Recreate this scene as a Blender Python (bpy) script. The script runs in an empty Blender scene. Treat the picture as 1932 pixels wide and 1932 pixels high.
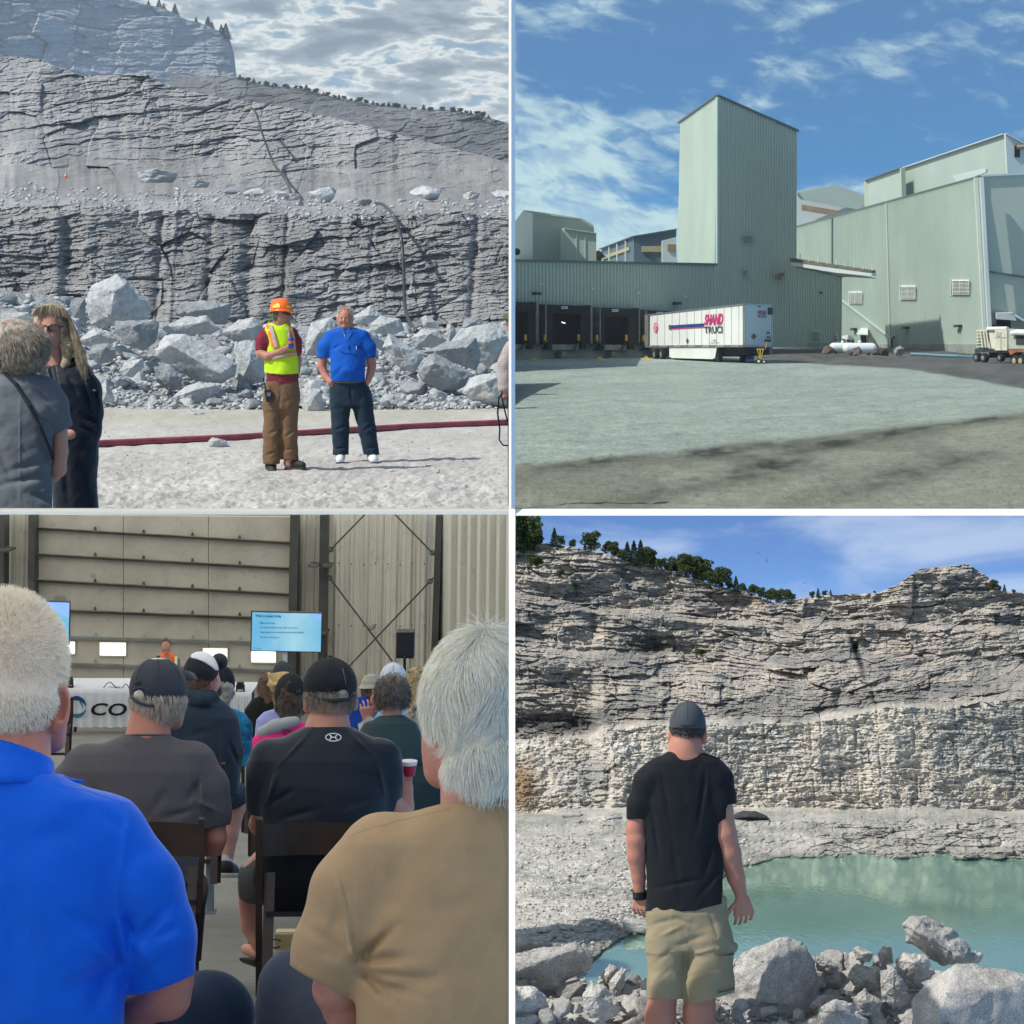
import bpy, bmesh, math, random
import numpy as np
from mathutils import Vector, Matrix
R = math.radians
scene = bpy.context.scene
COL = scene.collection
# ------------------------------------------------------------------ camera
F2 = 2.0            # focal length in frame widths
VH = 0.32           # the true horizon, as a fraction from the top of the frame
cam_d = bpy.data.cameras.new('camera'); cam = bpy.data.objects.new('camera', cam_d); COL.objects.link(cam)
cam_d.sensor_width = 36; cam_d.lens = 36*F2; cam_d.shift_y = VH-0.5
cam_d.clip_start = 0.05; cam_d.clip_end = 6000
cam.location = (0, 0, 0); cam.rotation_euler = (R(90), 0, 0)
scene.camera = cam
scene.view_settings.view_transform = 'Standard'; scene.view_settings.look = 'None'
scene.view_settings.exposure = 0.0; scene.view_settings.gamma = 1
scene.view_settings.use_curve_mapping = False
scene.cycles.max_bounces = 6; scene.cycles.diffuse_bounces = 3; scene.cycles.transparent_max_bounces = 8
scene.cycles.glossy_bounces = 3; scene.cycles.use_denoising = True
# ------------------------------------------------------------------ sun
SUN = Vector((-0.62, -0.27, 0.74)).normalized()
sl = bpy.data.lights.new('sun', 'SUN'); sl.energy = 4.6; sl.angle = R(0.6); sl.color = (1, .955, .88)
so = bpy.data.objects.new('sun', sl); COL.objects.link(so)
so.rotation_euler = SUN.to_track_quat('Z', 'Y').to_euler()
# ------------------------------------------------------------------ world
W = bpy.data.worlds.new('World'); scene.world = W; W.use_nodes = True
class NT:
    def __init__(s, nt): s.nt = nt; s.n = nt.nodes; s.l = nt.links
    def new(s, t, **k):
        n = s.n.new(t)
        for a, b in k.items(): setattr(n, a, b)
        return n
    def put(s, sock, v):
        if isinstance(v, bpy.types.NodeSocket): s.l.new(v, sock)
        elif v is not None:
            if isinstance(v, (tuple, list)) and len(v) == 3 and sock.type == 'RGBA': v = (*v, 1)
            sock.default_value = v
    def math(s, op, a, b=None, c=None, clamp=False):
        n = s.new('ShaderNodeMath', operation=op, use_clamp=clamp)
        s.put(n.inputs[0], a); s.put(n.inputs[1], b)
        if c is not None: s.put(n.inputs[2], c)
        return n.outputs[0]
    def mix(s, f, a, b, blend='MIX'):
        n = s.new('ShaderNodeMix', data_type='RGBA', blend_type=blend)
        s.put(n.inputs[0], f); s.put(n.inputs[6], a); s.put(n.inputs[7], b)
        return n.outputs[2]
    def ramp(s, f, pts, interp='LINEAR'):
        n = s.new('ShaderNodeValToRGB'); s.put(n.inputs[0], f); r = n.color_ramp; r.interpolation = interp
        while len(r.elements) < len(pts): r.elements.new(.5)
        for e, (p, c) in zip(r.elements, pts):
            e.position = p; e.color = (c, c, c, 1) if not isinstance(c, tuple) else (*c, 1)
        return n.outputs[0]
    def noise(s, vec, scale=5, detail=4, rough=.5, dist=0, out=0):
        n = s.new('ShaderNodeTexNoise'); s.put(n.inputs['Vector'], vec); n.inputs['Scale'].default_value = scale
        n.inputs['Detail'].default_value = detail; n.inputs['Roughness'].default_value = rough
        n.inputs['Distortion'].default_value = dist
        return n.outputs[out]
    def comb(s, x, y, z):
        n = s.new('ShaderNodeCombineXYZ'); s.put(n.inputs[0], x); s.put(n.inputs[1], y); s.put(n.inputs[2], z); return n.outputs[0]
    def step(s, v, a, b):
        n = s.new('ShaderNodeMapRange', interpolation_type='SMOOTHSTEP'); s.put(n.inputs[0], v)
        n.inputs[1].default_value = a; n.inputs[2].default_value = b; return n.outputs[0]
def build_world():
    t = NT(W.node_tree); t.n.clear()
    out = t.new('ShaderNodeOutputWorld'); bg = t.new('ShaderNodeBackground')
    tc = t.new('ShaderNodeTexCoord'); sp = t.new('ShaderNodeSeparateXYZ'); t.l.new(tc.outputs['Generated'], sp.inputs[0])
    x, y, z = sp.outputs
    low = t.math('SUBTRACT', 1.0, t.step(z, -.085, -.075))          # sky seen past the quarry rim, below eye level
    e = t.math('ADD', z, t.math('MULTIPLY', low, .155))
    left = t.math('SUBTRACT', 1.0, t.step(x, -.004, .004))
    # clear sky
    ze = t.math('ADD', t.math('MULTIPLY', t.math('MAXIMUM', e, 0.0), 4.2), .10)
    nv = t.new('ShaderNodeVectorMath', operation='NORMALIZE'); t.l.new(t.comb(x, y, ze), nv.inputs[0])
    sky = t.new('ShaderNodeTexSky', sky_type='NISHITA'); sky.sun_disc = False
    sky.sun_elevation = math.asin(SUN.z); sky.sun_rotation = math.atan2(SUN.x, SUN.y)
    sky.air_density = 1.0; sky.dust_density = .6; sky.ozone_density = 1.6
    t.l.new(nv.outputs[0], sky.inputs[0])
    clear = t.mix(low, t.mix(1, sky.outputs[0], (.22, 1.02, 1.42), 'MULTIPLY'), t.mix(1, sky.outputs[0], (.80, 1.05, 1.45), 'MULTIPLY'))
    clear = t.mix(t.step(e, .19, .34), clear, sky.outputs[0])
    # high thin cloud, right half
    v1 = t.comb(t.math('ADD', t.math('MULTIPLY', x, 11), t.math('MULTIPLY', e, -9)), 3.1, t.math('MULTIPLY', e, 34))
    v1b = t.comb(t.math('MULTIPLY', x, 34), 8.3, t.math('ADD', t.math('MULTIPLY', e, 75), t.math('MULTIPLY', x, 18)))
    n1 = t.noise(v1, 1.0, 7, .56, .5); n2 = t.noise(v1b, 1.6, 4, .6, .4)
    v = t.math('ADD', t.math('MULTIPLY', n1, .72), t.math('MULTIPLY', n2, .28))
    # the sheet of cloud stands low beside the centre, thins out to the upper right
    reg = t.math('ADD', t.math('MULTIPLY', t.math('SUBTRACT', 1.0, t.step(x, .03, .12)), t.math('SUBTRACT', 1.0, t.step(e, .045, .15))), 0)
    thr = t.math('ADD', v, t.math('MULTIPLY', reg, .17))
    c1 = t.math('MULTIPLY', t.math('MULTIPLY', t.step(thr, .50, .70), .95), t.math('ADD', .55, t.math('MULTIPLY', t.step(n2, .36, .6), .45)))
    c1low = t.math('MULTIPLY', t.step(t.math('ADD', n1, t.math('MULTIPLY', t.step(x, .08, .2), .13)), .50, .80), .55)
    c1 = t.math('ADD', t.math('MULTIPLY', c1, t.math('SUBTRACT', 1.0, low)), t.math('MULTIPLY', c1low, low))
    right = t.mix(c1, clear, t.mix(low, (5.2, 7.2, 7.4), (6.6, 7.6, 9.0)))
    # broken grey cloud, left half
    v2 = t.comb(t.math('MULTIPLY', x, 17), 1.7, t.math('MULTIPLY', e, 50))
    m1 = t.noise(v2, 1.15, 7, .58, .25); m2 = t.noise(v2, 3.6, 4, .55, .3)
    m = t.math('ADD', t.math('MULTIPLY', m1, .75), t.math('MULTIPLY', m2, .25))
    g = t.ramp(m, [(.30, (1.5, 2.9, 4.6)), (.41, (3.0, 4.2, 5.2)), (.455, (7.6, 7.9, 7.8)), (.50, (3.9, 4.6, 5.1)), (.58, (2.3, 2.9, 3.5)), (.75, (1.7, 2.2, 2.8))])
    gl = t.mix(t.math('MULTIPLY', t.math('SUBTRACT', 1.0, t.step(e, .04, .12)), .45), g, (5.2, 6.2, 7.0))
    both = t.mix(left, right, gl)
    t.l.new(both, bg.inputs[0]); bg.inputs[1].default_value = .11
    t.l.new(bg.outputs[0], out.inputs[0])
build_world()
# ------------------------------------------------------------------ geometry helpers
OFF = {'TL': (0, 0), 'TR': (1932, 0), 'BL': (0, 1932), 'BR': (1932, 1932)}
FQ = 3864*F2
def P(Q, x, y, d):
    """world point at depth d seen at the measured place (x, y) of one of the four views"""
    ox, oy = OFF[Q]
    return np.stack([(np.asarray(x, float)+ox-1932)/FQ*d, np.broadcast_to(np.asarray(d, float), np.shape(np.asarray(x)+np.asarray(y)+np.asarray(d))),
                     -((np.asarray(y, float)+oy)-VH*3864)/FQ*d], -1)
def PV(Q, x, y, d): return Vector(P(Q, x, y, d).tolist())
def dground(Q, y, z):                       # depth at which a level ground of height z is seen at y
    return -z*FQ/((y+OFF[Q][1])-VH*3864)
MATS = {}
def mesh_np(name, V, Fc, mat=None, smooth=False):
    me = bpy.data.meshes.new(name)
    V = np.asarray(V, np.float32)
    if isinstance(Fc, np.ndarray):
        n, k = Fc.shape
        me.vertices.add(len(V)); me.vertices.foreach_set('co', V.ravel())
        me.loops.add(n*k); me.loops.foreach_set('vertex_index', Fc.astype(np.int32).ravel())
        me.polygons.add(n); me.polygons.foreach_set('loop_start', np.arange(0, n*k, k, dtype=np.int32))
        me.polygons.foreach_set('loop_total', np.full(n, k, np.int32)); me.update(calc_edges=True)
    else:
        me.from_pydata([tuple(map(float, v)) for v in V], [], Fc)
    if smooth: me.polygons.foreach_set('use_smooth', np.ones(len(me.polygons), bool))
    if mat is not None: me.materials.append(mat)
    return me
def put(name, V, Fc, mat=None, parent=None, smooth=False, origin=None):
    """one mesh object; V in world coordinates"""
    V = np.asarray(V, float)
    if parent is not None: o0 = np.array(parent_origin(parent))
    elif origin is not None: o0 = np.array(origin, float)
    else: o0 = np.array([(V[:, 0].min()+V[:, 0].max())/2, (V[:, 1].min()+V[:, 1].max())/2, V[:, 2].min()])
    me = mesh_np(name, V-o0, Fc, mat, smooth)
    ob = bpy.data.objects.new(name, me); COL.objects.link(ob)
    if parent is not None: ob.parent = parent
    else: ob.location = o0
    ob['org'] = [float(a) for a in o0]
    return ob
def parent_origin(p): return list(p['org'])
def tag(o, label=None, cat=None, group=None, kind=None):
    if label: o['label'] = label
    if cat: o['category'] = cat
    if group: o['group'] = group
    if kind: o['kind'] = kind
    return o
def thing(name, label, cat, loc, group=None, kind=None):
    o = bpy.data.objects.new(name, None); COL.objects.link(o); o.location = loc; o.empty_display_size = .1
    o['org'] = [float(a) for a in loc]
    return tag(o, label, cat, group, kind)
class MB:
    def __init__(s): s.v = []; s.f = []
    def add(s, V, Fc):
        b = len(s.v); s.v += [tuple(map(float, v)) for v in V]; s.f += [tuple(int(i)+b for i in f) for f in Fc]; return s
    def hexa(s, p):          # 8 points: 0-3 one ring, 4-7 the opposite ring
        return s.add(p, [(3, 2, 1, 0), (4, 5, 6, 7), (0, 1, 5, 4), (1, 2, 6, 5), (2, 3, 7, 6), (3, 0, 4, 7)])
    def box(s, c, size, rz=0, M=None):
        c = Vector(c); m = M if M is not None else Matrix.Rotation(rz, 3, 'Z')
        hx, hy, hz = [a/2 for a in size]
        return s.hexa([c+m@Vector(q) for q in ((-hx, -hy, -hz), (hx, -hy, -hz), (hx, hy, -hz), (-hx, hy, -hz), (-hx, -hy, hz), (hx, -hy, hz), (hx, hy, hz), (-hx, hy, hz))])
    def tube(s, pts, r, n=8, caps=True):
        pts = [Vector(p) for p in pts]; rs = r if isinstance(r, (list, tuple)) else [r]*len(pts); b = len(s.v)
        up = Vector((0, 0, 1))
        for i, p in enumerate(pts):
            t = (pts[min(i+1, len(pts)-1)]-pts[max(i-1, 0)]).normalized()
            a = t.cross(up)
            if a.length < .05: a = t.cross(Vector((0, 1, 0)))
            a.normalize(); c = a.cross(t)
            for k in range(n):
                w = 2*math.pi*k/n; q = p+(a*math.cos(w)+c*math.sin(w))*rs[i]; s.v.append(tuple(q))
        for i in range(len(pts)-1):
            for k in range(n):
                k2 = (k+1) % n; s.f.append((b+i*n+k, b+i*n+k2, b+(i+1)*n+k2, b+(i+1)*n+k))
        if caps:
            s.f.append(tuple(b+k for k in range(n))[::-1]); s.f.append(tuple(b+(len(pts)-1)*n+k for k in range(n)))
        return s
    def slab(s, p, n, th):   # polygon p given thickness th along n
        n = Vector(n)*th; k = len(p); q = [Vector(a) for a in p]+[Vector(a)+n for a in p]
        return s.add(q, [tuple(range(k)), tuple(range(k, 2*k))[::-1]]+[(i, (i+1) % k, k+(i+1) % k, k+i)[::-1] for i in range(k)])
    def build(s, name, mat, parent=None, smooth=False, origin=None):
        return put(name, np.array(s.v), s.f, mat, parent, smooth, origin)
def share(o, parent=None, loc=None, rot=None, scale=None, label=None, mat=None):
    c = o.copy(); COL.objects.link(c)
    if parent is not None: c.parent = parent
    if loc is not None: c.location = loc
    if rot is not None: c.rotation_euler = rot
    if scale is not None: c.scale = scale
    if label: c['label'] = label
    return c
def copy_tree(o, parent=None, **k):
    kids = [c for c in bpy.data.objects if c.parent == o]
    c = share(o, parent, **k)
    for ch in kids: copy_tree(ch, c)
    return c
# ------------------------------------------------------------------ numpy noise
_pr = np.random.RandomState(12345); PERM = _pr.permutation(4096).astype(np.int32); RV = _pr.rand(4096)
def hsh(ix, iy, seed):
    return RV[PERM[(PERM[(ix.astype(np.int32)+seed*131) & 4095]+iy.astype(np.int32)+seed*17) & 4095]]
def vnoise(x, y, seed=0):
    ix = np.floor(x); iy = np.floor(y); fx = x-ix; fy = y-iy
    fx = fx*fx*(3-2*fx); fy = fy*fy*(3-2*fy)
    a = hsh(ix, iy, seed); b = hsh(ix+1, iy, seed); c = hsh(ix, iy+1, seed); d = hsh(ix+1, iy+1, seed)
    return (a*(1-fx)+b*fx)*(1-fy)+(c*(1-fx)+d*fx)*fy
def fbm(x, y, o=4, seed=0, g=.5):
    s = 0; a = 1; t = 0
    for k in range(o):
        s = s+a*(vnoise(x, y, seed+k*7)-.5); t += a; a *= g; x = x*2.03+17.1; y = y*2.03+5.3
    return s/t*2
def worley(x, y, seed=0):
    ix = np.floor(x); iy = np.floor(y)
    f1 = np.full(x.shape, 9.); f2 = np.full(x.shape, 9.); cx = np.zeros(x.shape); cy = np.zeros(x.shape)
    ca = np.zeros(x.shape); cb = np.zeros(x.shape)
    for dx in (-1, 0, 1):
        for dy in (-1, 0, 1):
            jx = ix+dx; jy = iy+dy
            px = jx+.1+.8*hsh(jx, jy, seed+11); py = jy+.1+.8*hsh(jx, jy, seed+29)
            d = np.hypot(px-x, py-y); m = d < f1
            f2 = np.where(m, f1, np.minimum(f2, d)); f1 = np.where(m, d, f1)
            cx = np.where(m, px, cx); cy = np.where(m, py, cy); ca = np.where(m, jx, ca); cb = np.where(m, jy, cb)
    return f1, f2-f1, x-cx, y-cy, hsh(ca, cb, seed+3), hsh(ca, cb, seed+57), hsh(ca, cb, seed+83)
def blocks(x, y, w, h, amp, seed, tilt=1.0, crack=.35, shear=0.0, warp=.25):
    """fractured rock: every cell is a tilted facet set forward or back, with cracks between"""
    X = x/w; Y = (y+shear*x)/h
    X = X+warp*fbm(X*.8, Y*.8, 2, seed+5); Y = Y+warp*fbm(X*.9+9, Y*.7, 2, seed+6)
    f1, g, dx, dy, r1, r2, r3 = worley(X, Y, seed)
    z = (r1-.5)*1.3+(r2-.5)*dx*tilt*1.6+(r3-.75)*dy*tilt*1.6
    return amp*(z-crack*np.exp(-g/.06)), r1
# ------------------------------------------------------------------ signed distance bodies
class SDF:
    """bodies and cloth as one smooth surface; units are photo pixels in a view's own frame:
    x right, y down, e depth away from the viewer"""
    def __init__(s, lo, hi, h):
        s.lo = np.array(lo, float); s.h = h
        s.n = np.maximum(4, np.ceil((np.array(hi, float)-s.lo)/h).astype(int)+1)
        s.F = np.full(s.n, 60.0*1, np.float32)*h/2
        s.ax = [s.lo[i]+h*np.arange(s.n[i]) for i in range(3)]
    def sub(s, lo, hi):
        a = np.maximum(0, np.floor((np.array(lo)-s.lo)/s.h).astype(int)); b = np.minimum(s.n, np.ceil((np.array(hi)-s.lo)/s.h).astype(int)+1)
        if (b <= a).any(): return None, None
        sl = tuple(slice(int(a[i]), int(b[i])) for i in range(3))
        G = np.meshgrid(*[s.ax[i][sl[i]] for i in range(3)], indexing='ij', sparse=True)
        return sl, G
    def comb(s, sl, D, k, op='u'):
        A = s.F[sl]
        if op == 'u':
            hh = np.clip(.5+.5*(A-D)/k, 0, 1); s.F[sl] = A*(1-hh)+D*hh-k*hh*(1-hh)
        elif op == 's':
            D = -D; hh = np.clip(.5-.5*(A-D)/k, 0, 1); s.F[sl] = A*(1-hh)+D*hh+k*hh*(1-hh)
    def cone(s, a, b, ra, rb, fe=1.0, k=8, op='u'):
        """fe: how deep the section is against its width"""
        a = np.array(a, float); b = np.array(b, float); m = max(ra, rb)*max(1, fe)+k+2*s.h
        sl, G = s.sub(np.minimum(a, b)-m, np.maximum(a, b)+m)
        if sl is None: return s
        sc = np.array([1, 1, 1/fe]); A = a*sc; B = b*sc; d = B-A; L = max((d*d).sum(), 1e-6)
        X, Y, Z = G[0], G[1], G[2]/fe
        t = np.clip(((X-A[0])*d[0]+(Y-A[1])*d[1]+(Z-A[2])*d[2])/L, 0, 1)
        D = np.sqrt((X-A[0]-t*d[0])**2+(Y-A[1]-t*d[1])**2+(Z-A[2]-t*d[2])**2)-(ra+(rb-ra)*t)
        s.comb(sl, D*min(1, fe) if fe < 1 else D, k, op); return s
    def path(s, pts, fe=1.0, k=8, op='u'):
        for p, q in zip(pts[:-1], pts[1:]): s.cone(p[:3], q[:3], p[3], q[3], fe, k, op)
        return s
    def ell(s, c, r, k=8, op='u', rot=0.0, tilt=0.0):
        c = np.array(c, float); r = np.array(r, float); m = r.max()+k+2*s.h
        sl, G = s.sub(c-m, c+m)
        if sl is None: return s
        X, Y, Z = G[0]-c[0], G[1]-c[1], G[2]-c[2]
        if rot: X, Y = X*math.cos(rot)+Y*math.sin(rot), -X*math.sin(rot)+Y*math.cos(rot)
        if tilt: Z, Y = Z*math.cos(tilt)+Y*math.sin(tilt), -Z*math.sin(tilt)+Y*math.cos(tilt)
        k0 = np.sqrt((X/r[0])**2+(Y/r[1])**2+(Z/r[2])**2); k1 = np.sqrt((X/r[0]**2)**2+(Y/r[1]**2)**2+(Z/r[2]**2)**2)
        s.comb(sl, k0*(k0-1)/np.maximum(k1, 1e-6), k, op); return s
    def cut(s, p, n, k=2):
        """keep the side of the plane that n points away from"""
        n = np.array(n, float); n /= np.linalg.norm(n)
        G = np.meshgrid(*s.ax, indexing='ij', sparse=True)
        D = (G[0]-p[0])*n[0]+(G[1]-p[1])*n[1]+(G[2]-p[2])*n[2]
        s.comb(tuple(slice(None) for _ in range(3)), -D, k, 's'); return s
    def bump(s, fn):
        G = np.meshgrid(*s.ax, indexing='ij', sparse=True); s.F = s.F+fn(*G).astype(np.float32); return s
    def mesh(s):
        Fv = s.F.copy()
        for i in range(3):
            sl = [slice(None)]*3; sl[i] = 0; Fv[tuple(sl)] = s.h; sl[i] = -1; Fv[tuple(sl)] = s.h
        I = Fv < 0; nx, ny, nz = Fv.shape
        S = np.zeros((nx-1, ny-1, nz-1, 3), np.float32); N = np.zeros((nx-1, ny-1, nz-1), np.float32)
        quads = []
        for ax in range(3):
            sa = [slice(None)]*3; sb = [slice(None)]*3; sa[ax] = slice(0, -1); sb[ax] = slice(1, None)
            A = Fv[tuple(sa)]; B = Fv[tuple(sb)]; C = I[tuple(sa)] != I[tuple(sb)]
            idx = np.argwhere(C)
            if not len(idx): continue
            a = A[C]; b = B[C]; t = a/(a-b); pos = idx.astype(np.float32); pos[:, ax] += t
            o1, o2 = [i for i in range(3) if i != ax]; corners = []
            for d1, d2 in ((0, 0), (1, 0), (1, 1), (0, 1)):
                cc = idx.copy(); cc[:, o1] -= d1; cc[:, o2] -= d2; corners.append(cc)
                ok = (cc >= 0).all(1) & (cc[:, 0] < nx-1) & (cc[:, 1] < ny-1) & (cc[:, 2] < nz-1)
                np.add.at(S, tuple(cc[ok].T), pos[ok]); np.add.at(N, tuple(cc[ok].T), 1)
            ok = (idx[:, o1] > 0) & (idx[:, o2] > 0) & (idx[:, o1] < (nx, ny, nz)[o1]-1) & (idx[:, o2] < (nx, ny, nz)[o2]-1)
            q = np.stack([np.ravel_multi_index(tuple(c[ok].T), (nx-1, ny-1, nz-1)) for c in corners], 1)
            fl = (A[C][ok] < 0)
            if ax == 1: fl = ~fl
            q = np.where(fl[:, None], q, q[:, ::-1]); quads.append(q)
        act = np.flatnonzero(N.ravel() > 0); V = S.reshape(-1, 3)[act]/N.ravel()[act][:, None]
        mp = np.full(N.size, -1, np.int64); mp[act] = np.arange(len(act))
        return V*s.h+s.lo, mp[np.concatenate(quads)]
def put_sdf(name, Q, d, S, mat, parent=None, origin=None, relax=1):
    V, Fq = S.mesh()
    for _ in range(relax):
        acc = np.zeros_like(V); cnt = np.zeros(len(V))
        for i in range(4):
            for j in (1, 3):
                np.add.at(acc, Fq[:, i], V[Fq[:, (i+j) % 4]]); np.add.at(cnt, Fq[:, i], 1)
        V = V*.5+acc/np.maximum(cnt, 1)[:, None]*.5
    s = d/FQ
    Wd = P(Q, V[:, 0], V[:, 1], d+V[:, 2]*s)
    # local axes (x, y down, depth) are left-handed against (X, Y, Z): flip faces
    return put(name, Wd, Fq, mat, parent, True, origin)
# ------------------------------------------------------------------ materials
def base_mat(name, rough=.8, spec=.3):
    m = bpy.data.materials.new(name); m.use_nodes = True; t = NT(m.node_tree); t.n.clear()
    o = t.new('ShaderNodeOutputMaterial'); b = t.new('ShaderNodeBsdfPrincipled'); t.l.new(b.outputs[0], o.inputs[0])
    b.inputs['Roughness'].default_value = rough; b.inputs['Specular IOR Level'].default_value = spec
    return m, t, b
def bump(t, b, h, dist, strength=1.0):
    n = t.new('ShaderNodeBump'); n.inputs['Distance'].default_value = dist; n.inputs['Strength'].default_value = strength
    t.l.new(h, n.inputs['Height']); t.l.new(n.outputs[0], b.inputs['Normal'])
def plain(name, col, rough=.7, var=.12, scale=4.0, bmp=0.0, spec=.3, metal=0.0, emit=None, sheen=0, bscale=None, detail=5):
    """one colour with uneven wear and fine relief"""
    if name in MATS: return MATS[name]
    m, t, b = base_mat(name, rough, spec); tc = t.new('ShaderNodeTexCoord'); v = tc.outputs['Object']
    n = t.noise(v, scale, detail, .6)
    lo = tuple(c*(1-var) for c in col); hi = tuple(min(1, c*(1+var)) for c in col)
    c = t.mix(t.step(n, .32, .68), lo, hi); t.l.new(c, b.inputs['Base Color'])
    t.l.new(t.ramp(n, [(.3, max(0, rough-.08)), (.7, min(1, rough+.08))]), b.inputs['Roughness'])
    b.inputs['Metallic'].default_value = metal
    if sheen: b.inputs['Sheen Weight'].default_value = sheen; b.inputs['Sheen Roughness'].default_value = .5
    if bmp: bump(t, b, t.noise(v, bscale or scale*6, 6, .6), bmp)
    if emit: b.inputs['Emission Color'].default_value = (*col, 1); b.inputs['Emission Strength'].default_value = emit
    MATS[name] = m; return m
def cloth(name, col, k, rough=.85, fold=1.0, weave=1.0, sheen=.25, var=.1):
    """k: metres per photo pixel for this figure, so that folds and weave keep their size on it"""
    if name in MATS: return MATS[name]
    m, t, b = base_mat(name, rough, .2); tc = t.new('ShaderNodeTexCoord'); v = tc.outputs['Object']; u = 1/(k*1000)
    n = t.noise(v, 9*u, 4, .6); w = t.noise(v, 260*u, 3, .7); mp = t.new('ShaderNodeMapping'); mp.inputs['Scale'].default_value = (1, 1, .4); mp.inputs['Rotation'].default_value = (0, .5, 0); t.l.new(v, mp.inputs[0])
    f0 = t.noise(mp.outputs[0], 5.0*u, 3, .5, .6); f = t.math('POWER', t.math('SUBTRACT', 1.0, t.math('ABSOLUTE', t.math('SUBTRACT', t.math('MULTIPLY', f0, 2.0), 1.0))), 5.0)
    col_ = t.mix(t.step(n, .3, .7), tuple(c*(1-var*.45) for c in col), tuple(min(1, c*(1+var*.45)) for c in col))
    col_ = t.mix(t.math('MULTIPLY', t.step(w, .35, .65), .35*weave), col_, tuple(min(1, c*1.35+.004) for c in col))
    t.l.new(col_, b.inputs['Base Color'])
    b.inputs['Sheen Weight'].default_value = sheen*.3; b.inputs['Sheen Roughness'].default_value = .4
    h = t.math('ADD', t.math('MULTIPLY', f, .13*fold), t.math('MULTIPLY', w, .025*weave)); bump(t, b, h, 26*k, .55)
    MATS[name] = m; return m
def skin(name, col, k, red=(.50, .17, .12), amt=.5):
    if name in MATS: return MATS[name]
    m, t, b = base_mat(name, .5, .35); tc = t.new('ShaderNodeTexCoord'); v = tc.outputs['Object']; u = 1/(k*1000)
    n = t.noise(v, 14*u, 4, .6); p = t.noise(v, 320*u, 3, .7)
    c = t.mix(t.math('MULTIPLY', t.step(n, .35, .7), amt), col, red)
    c = t.mix(t.math('MULTIPLY', t.step(p, .4, .6), .16), c, tuple(x*.62 for x in col))
    t.l.new(c, b.inputs['Base Color'])
    b.inputs['Subsurface Weight'].default_value = .12; b.inputs['Subsurface Radius'].default_value = (.6, .2, .1); b.inputs['Subsurface Scale'].default_value = 14*k
    bump(t, b, t.math('ADD', p, t.math('MULTIPLY', t.noise(v, 60*u, 4, .6), 1.2)), 1.6*k, .6)
    MATS[name] = m; return m
def hairm(name, col, col2, k):
    if name in MATS: return MATS[name]
    m, t, b = base_mat(name, .5, .25); tc = t.new('ShaderNodeTexCoord'); v = tc.outputs['Object']; u = 1/(k*1000)
    c = t.mix(t.step(t.noise(v, 45*u, 4, .7), .35, .65), col, col2); t.l.new(c, b.inputs['Base Color'])
    b.inputs['Sheen Weight'].default_value = .2
    bump(t, b, t.noise(v, 150*u, 3, .7), 2.5*k, .5)
    MATS[name] = m; return m
def rock_mat(name, k, tint=(1, 1, 1), speck=.5, attr=True, base=(.3, .3, .3)):
    """granite: colour from the terrain's own geology (vertex colour) or one base, with mineral speckle, dust and fine relief"""
    m, t, b = base_mat(name, .9, .2); tc = t.new('ShaderNodeTexCoord'); v = tc.outputs['Object']
    if attr:
        a = t.new('ShaderNodeAttribute'); a.attribute_name = 'col'; c0 = a.outputs['Color']
    else: c0 = t.mix(0, base, base)
    n = t.noise(v, .09/k, 6, .65); n2 = t.noise(v, .9/k*1.2, 3, .75); n3 = t.noise(v, .02/k, 4, .6, .5)
    c = t.mix(1, c0, t.ramp(n, [(.25, .72), (.5, 1.0), (.75, 1.22)]), 'MULTIPLY')
    c = t.mix(t.math('MULTIPLY', 1.0, speck), c, t.mix(1, c, t.ramp(n2, [(.36, .45), (.5, 1.0), (.63, 1.55)]), 'MULTIPLY'))
    c = t.mix(1, c, t.ramp(n3, [(.3, .84), (.7, 1.14)]), 'MULTIPLY')
    c = t.mix(1, c, tint, 'MULTIPLY')
    t.l.new(c, b.inputs['Base Color'])
    h = t.math('ADD', t.math('MULTIPLY', n, 1.2), t.math('MULTIPLY', n2, .25)); bump(t, b, h, 9*k, .7)
    MATS[name] = m; return m
def set_col(ob, C):
    me = ob.data; at = me.color_attributes.new('col', 'FLOAT_COLOR', 'POINT')
    C4 = np.ones((len(me.vertices), 4), np.float32); C4[:, :3] = C; at.data.foreach_set('color', C4.ravel())
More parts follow.
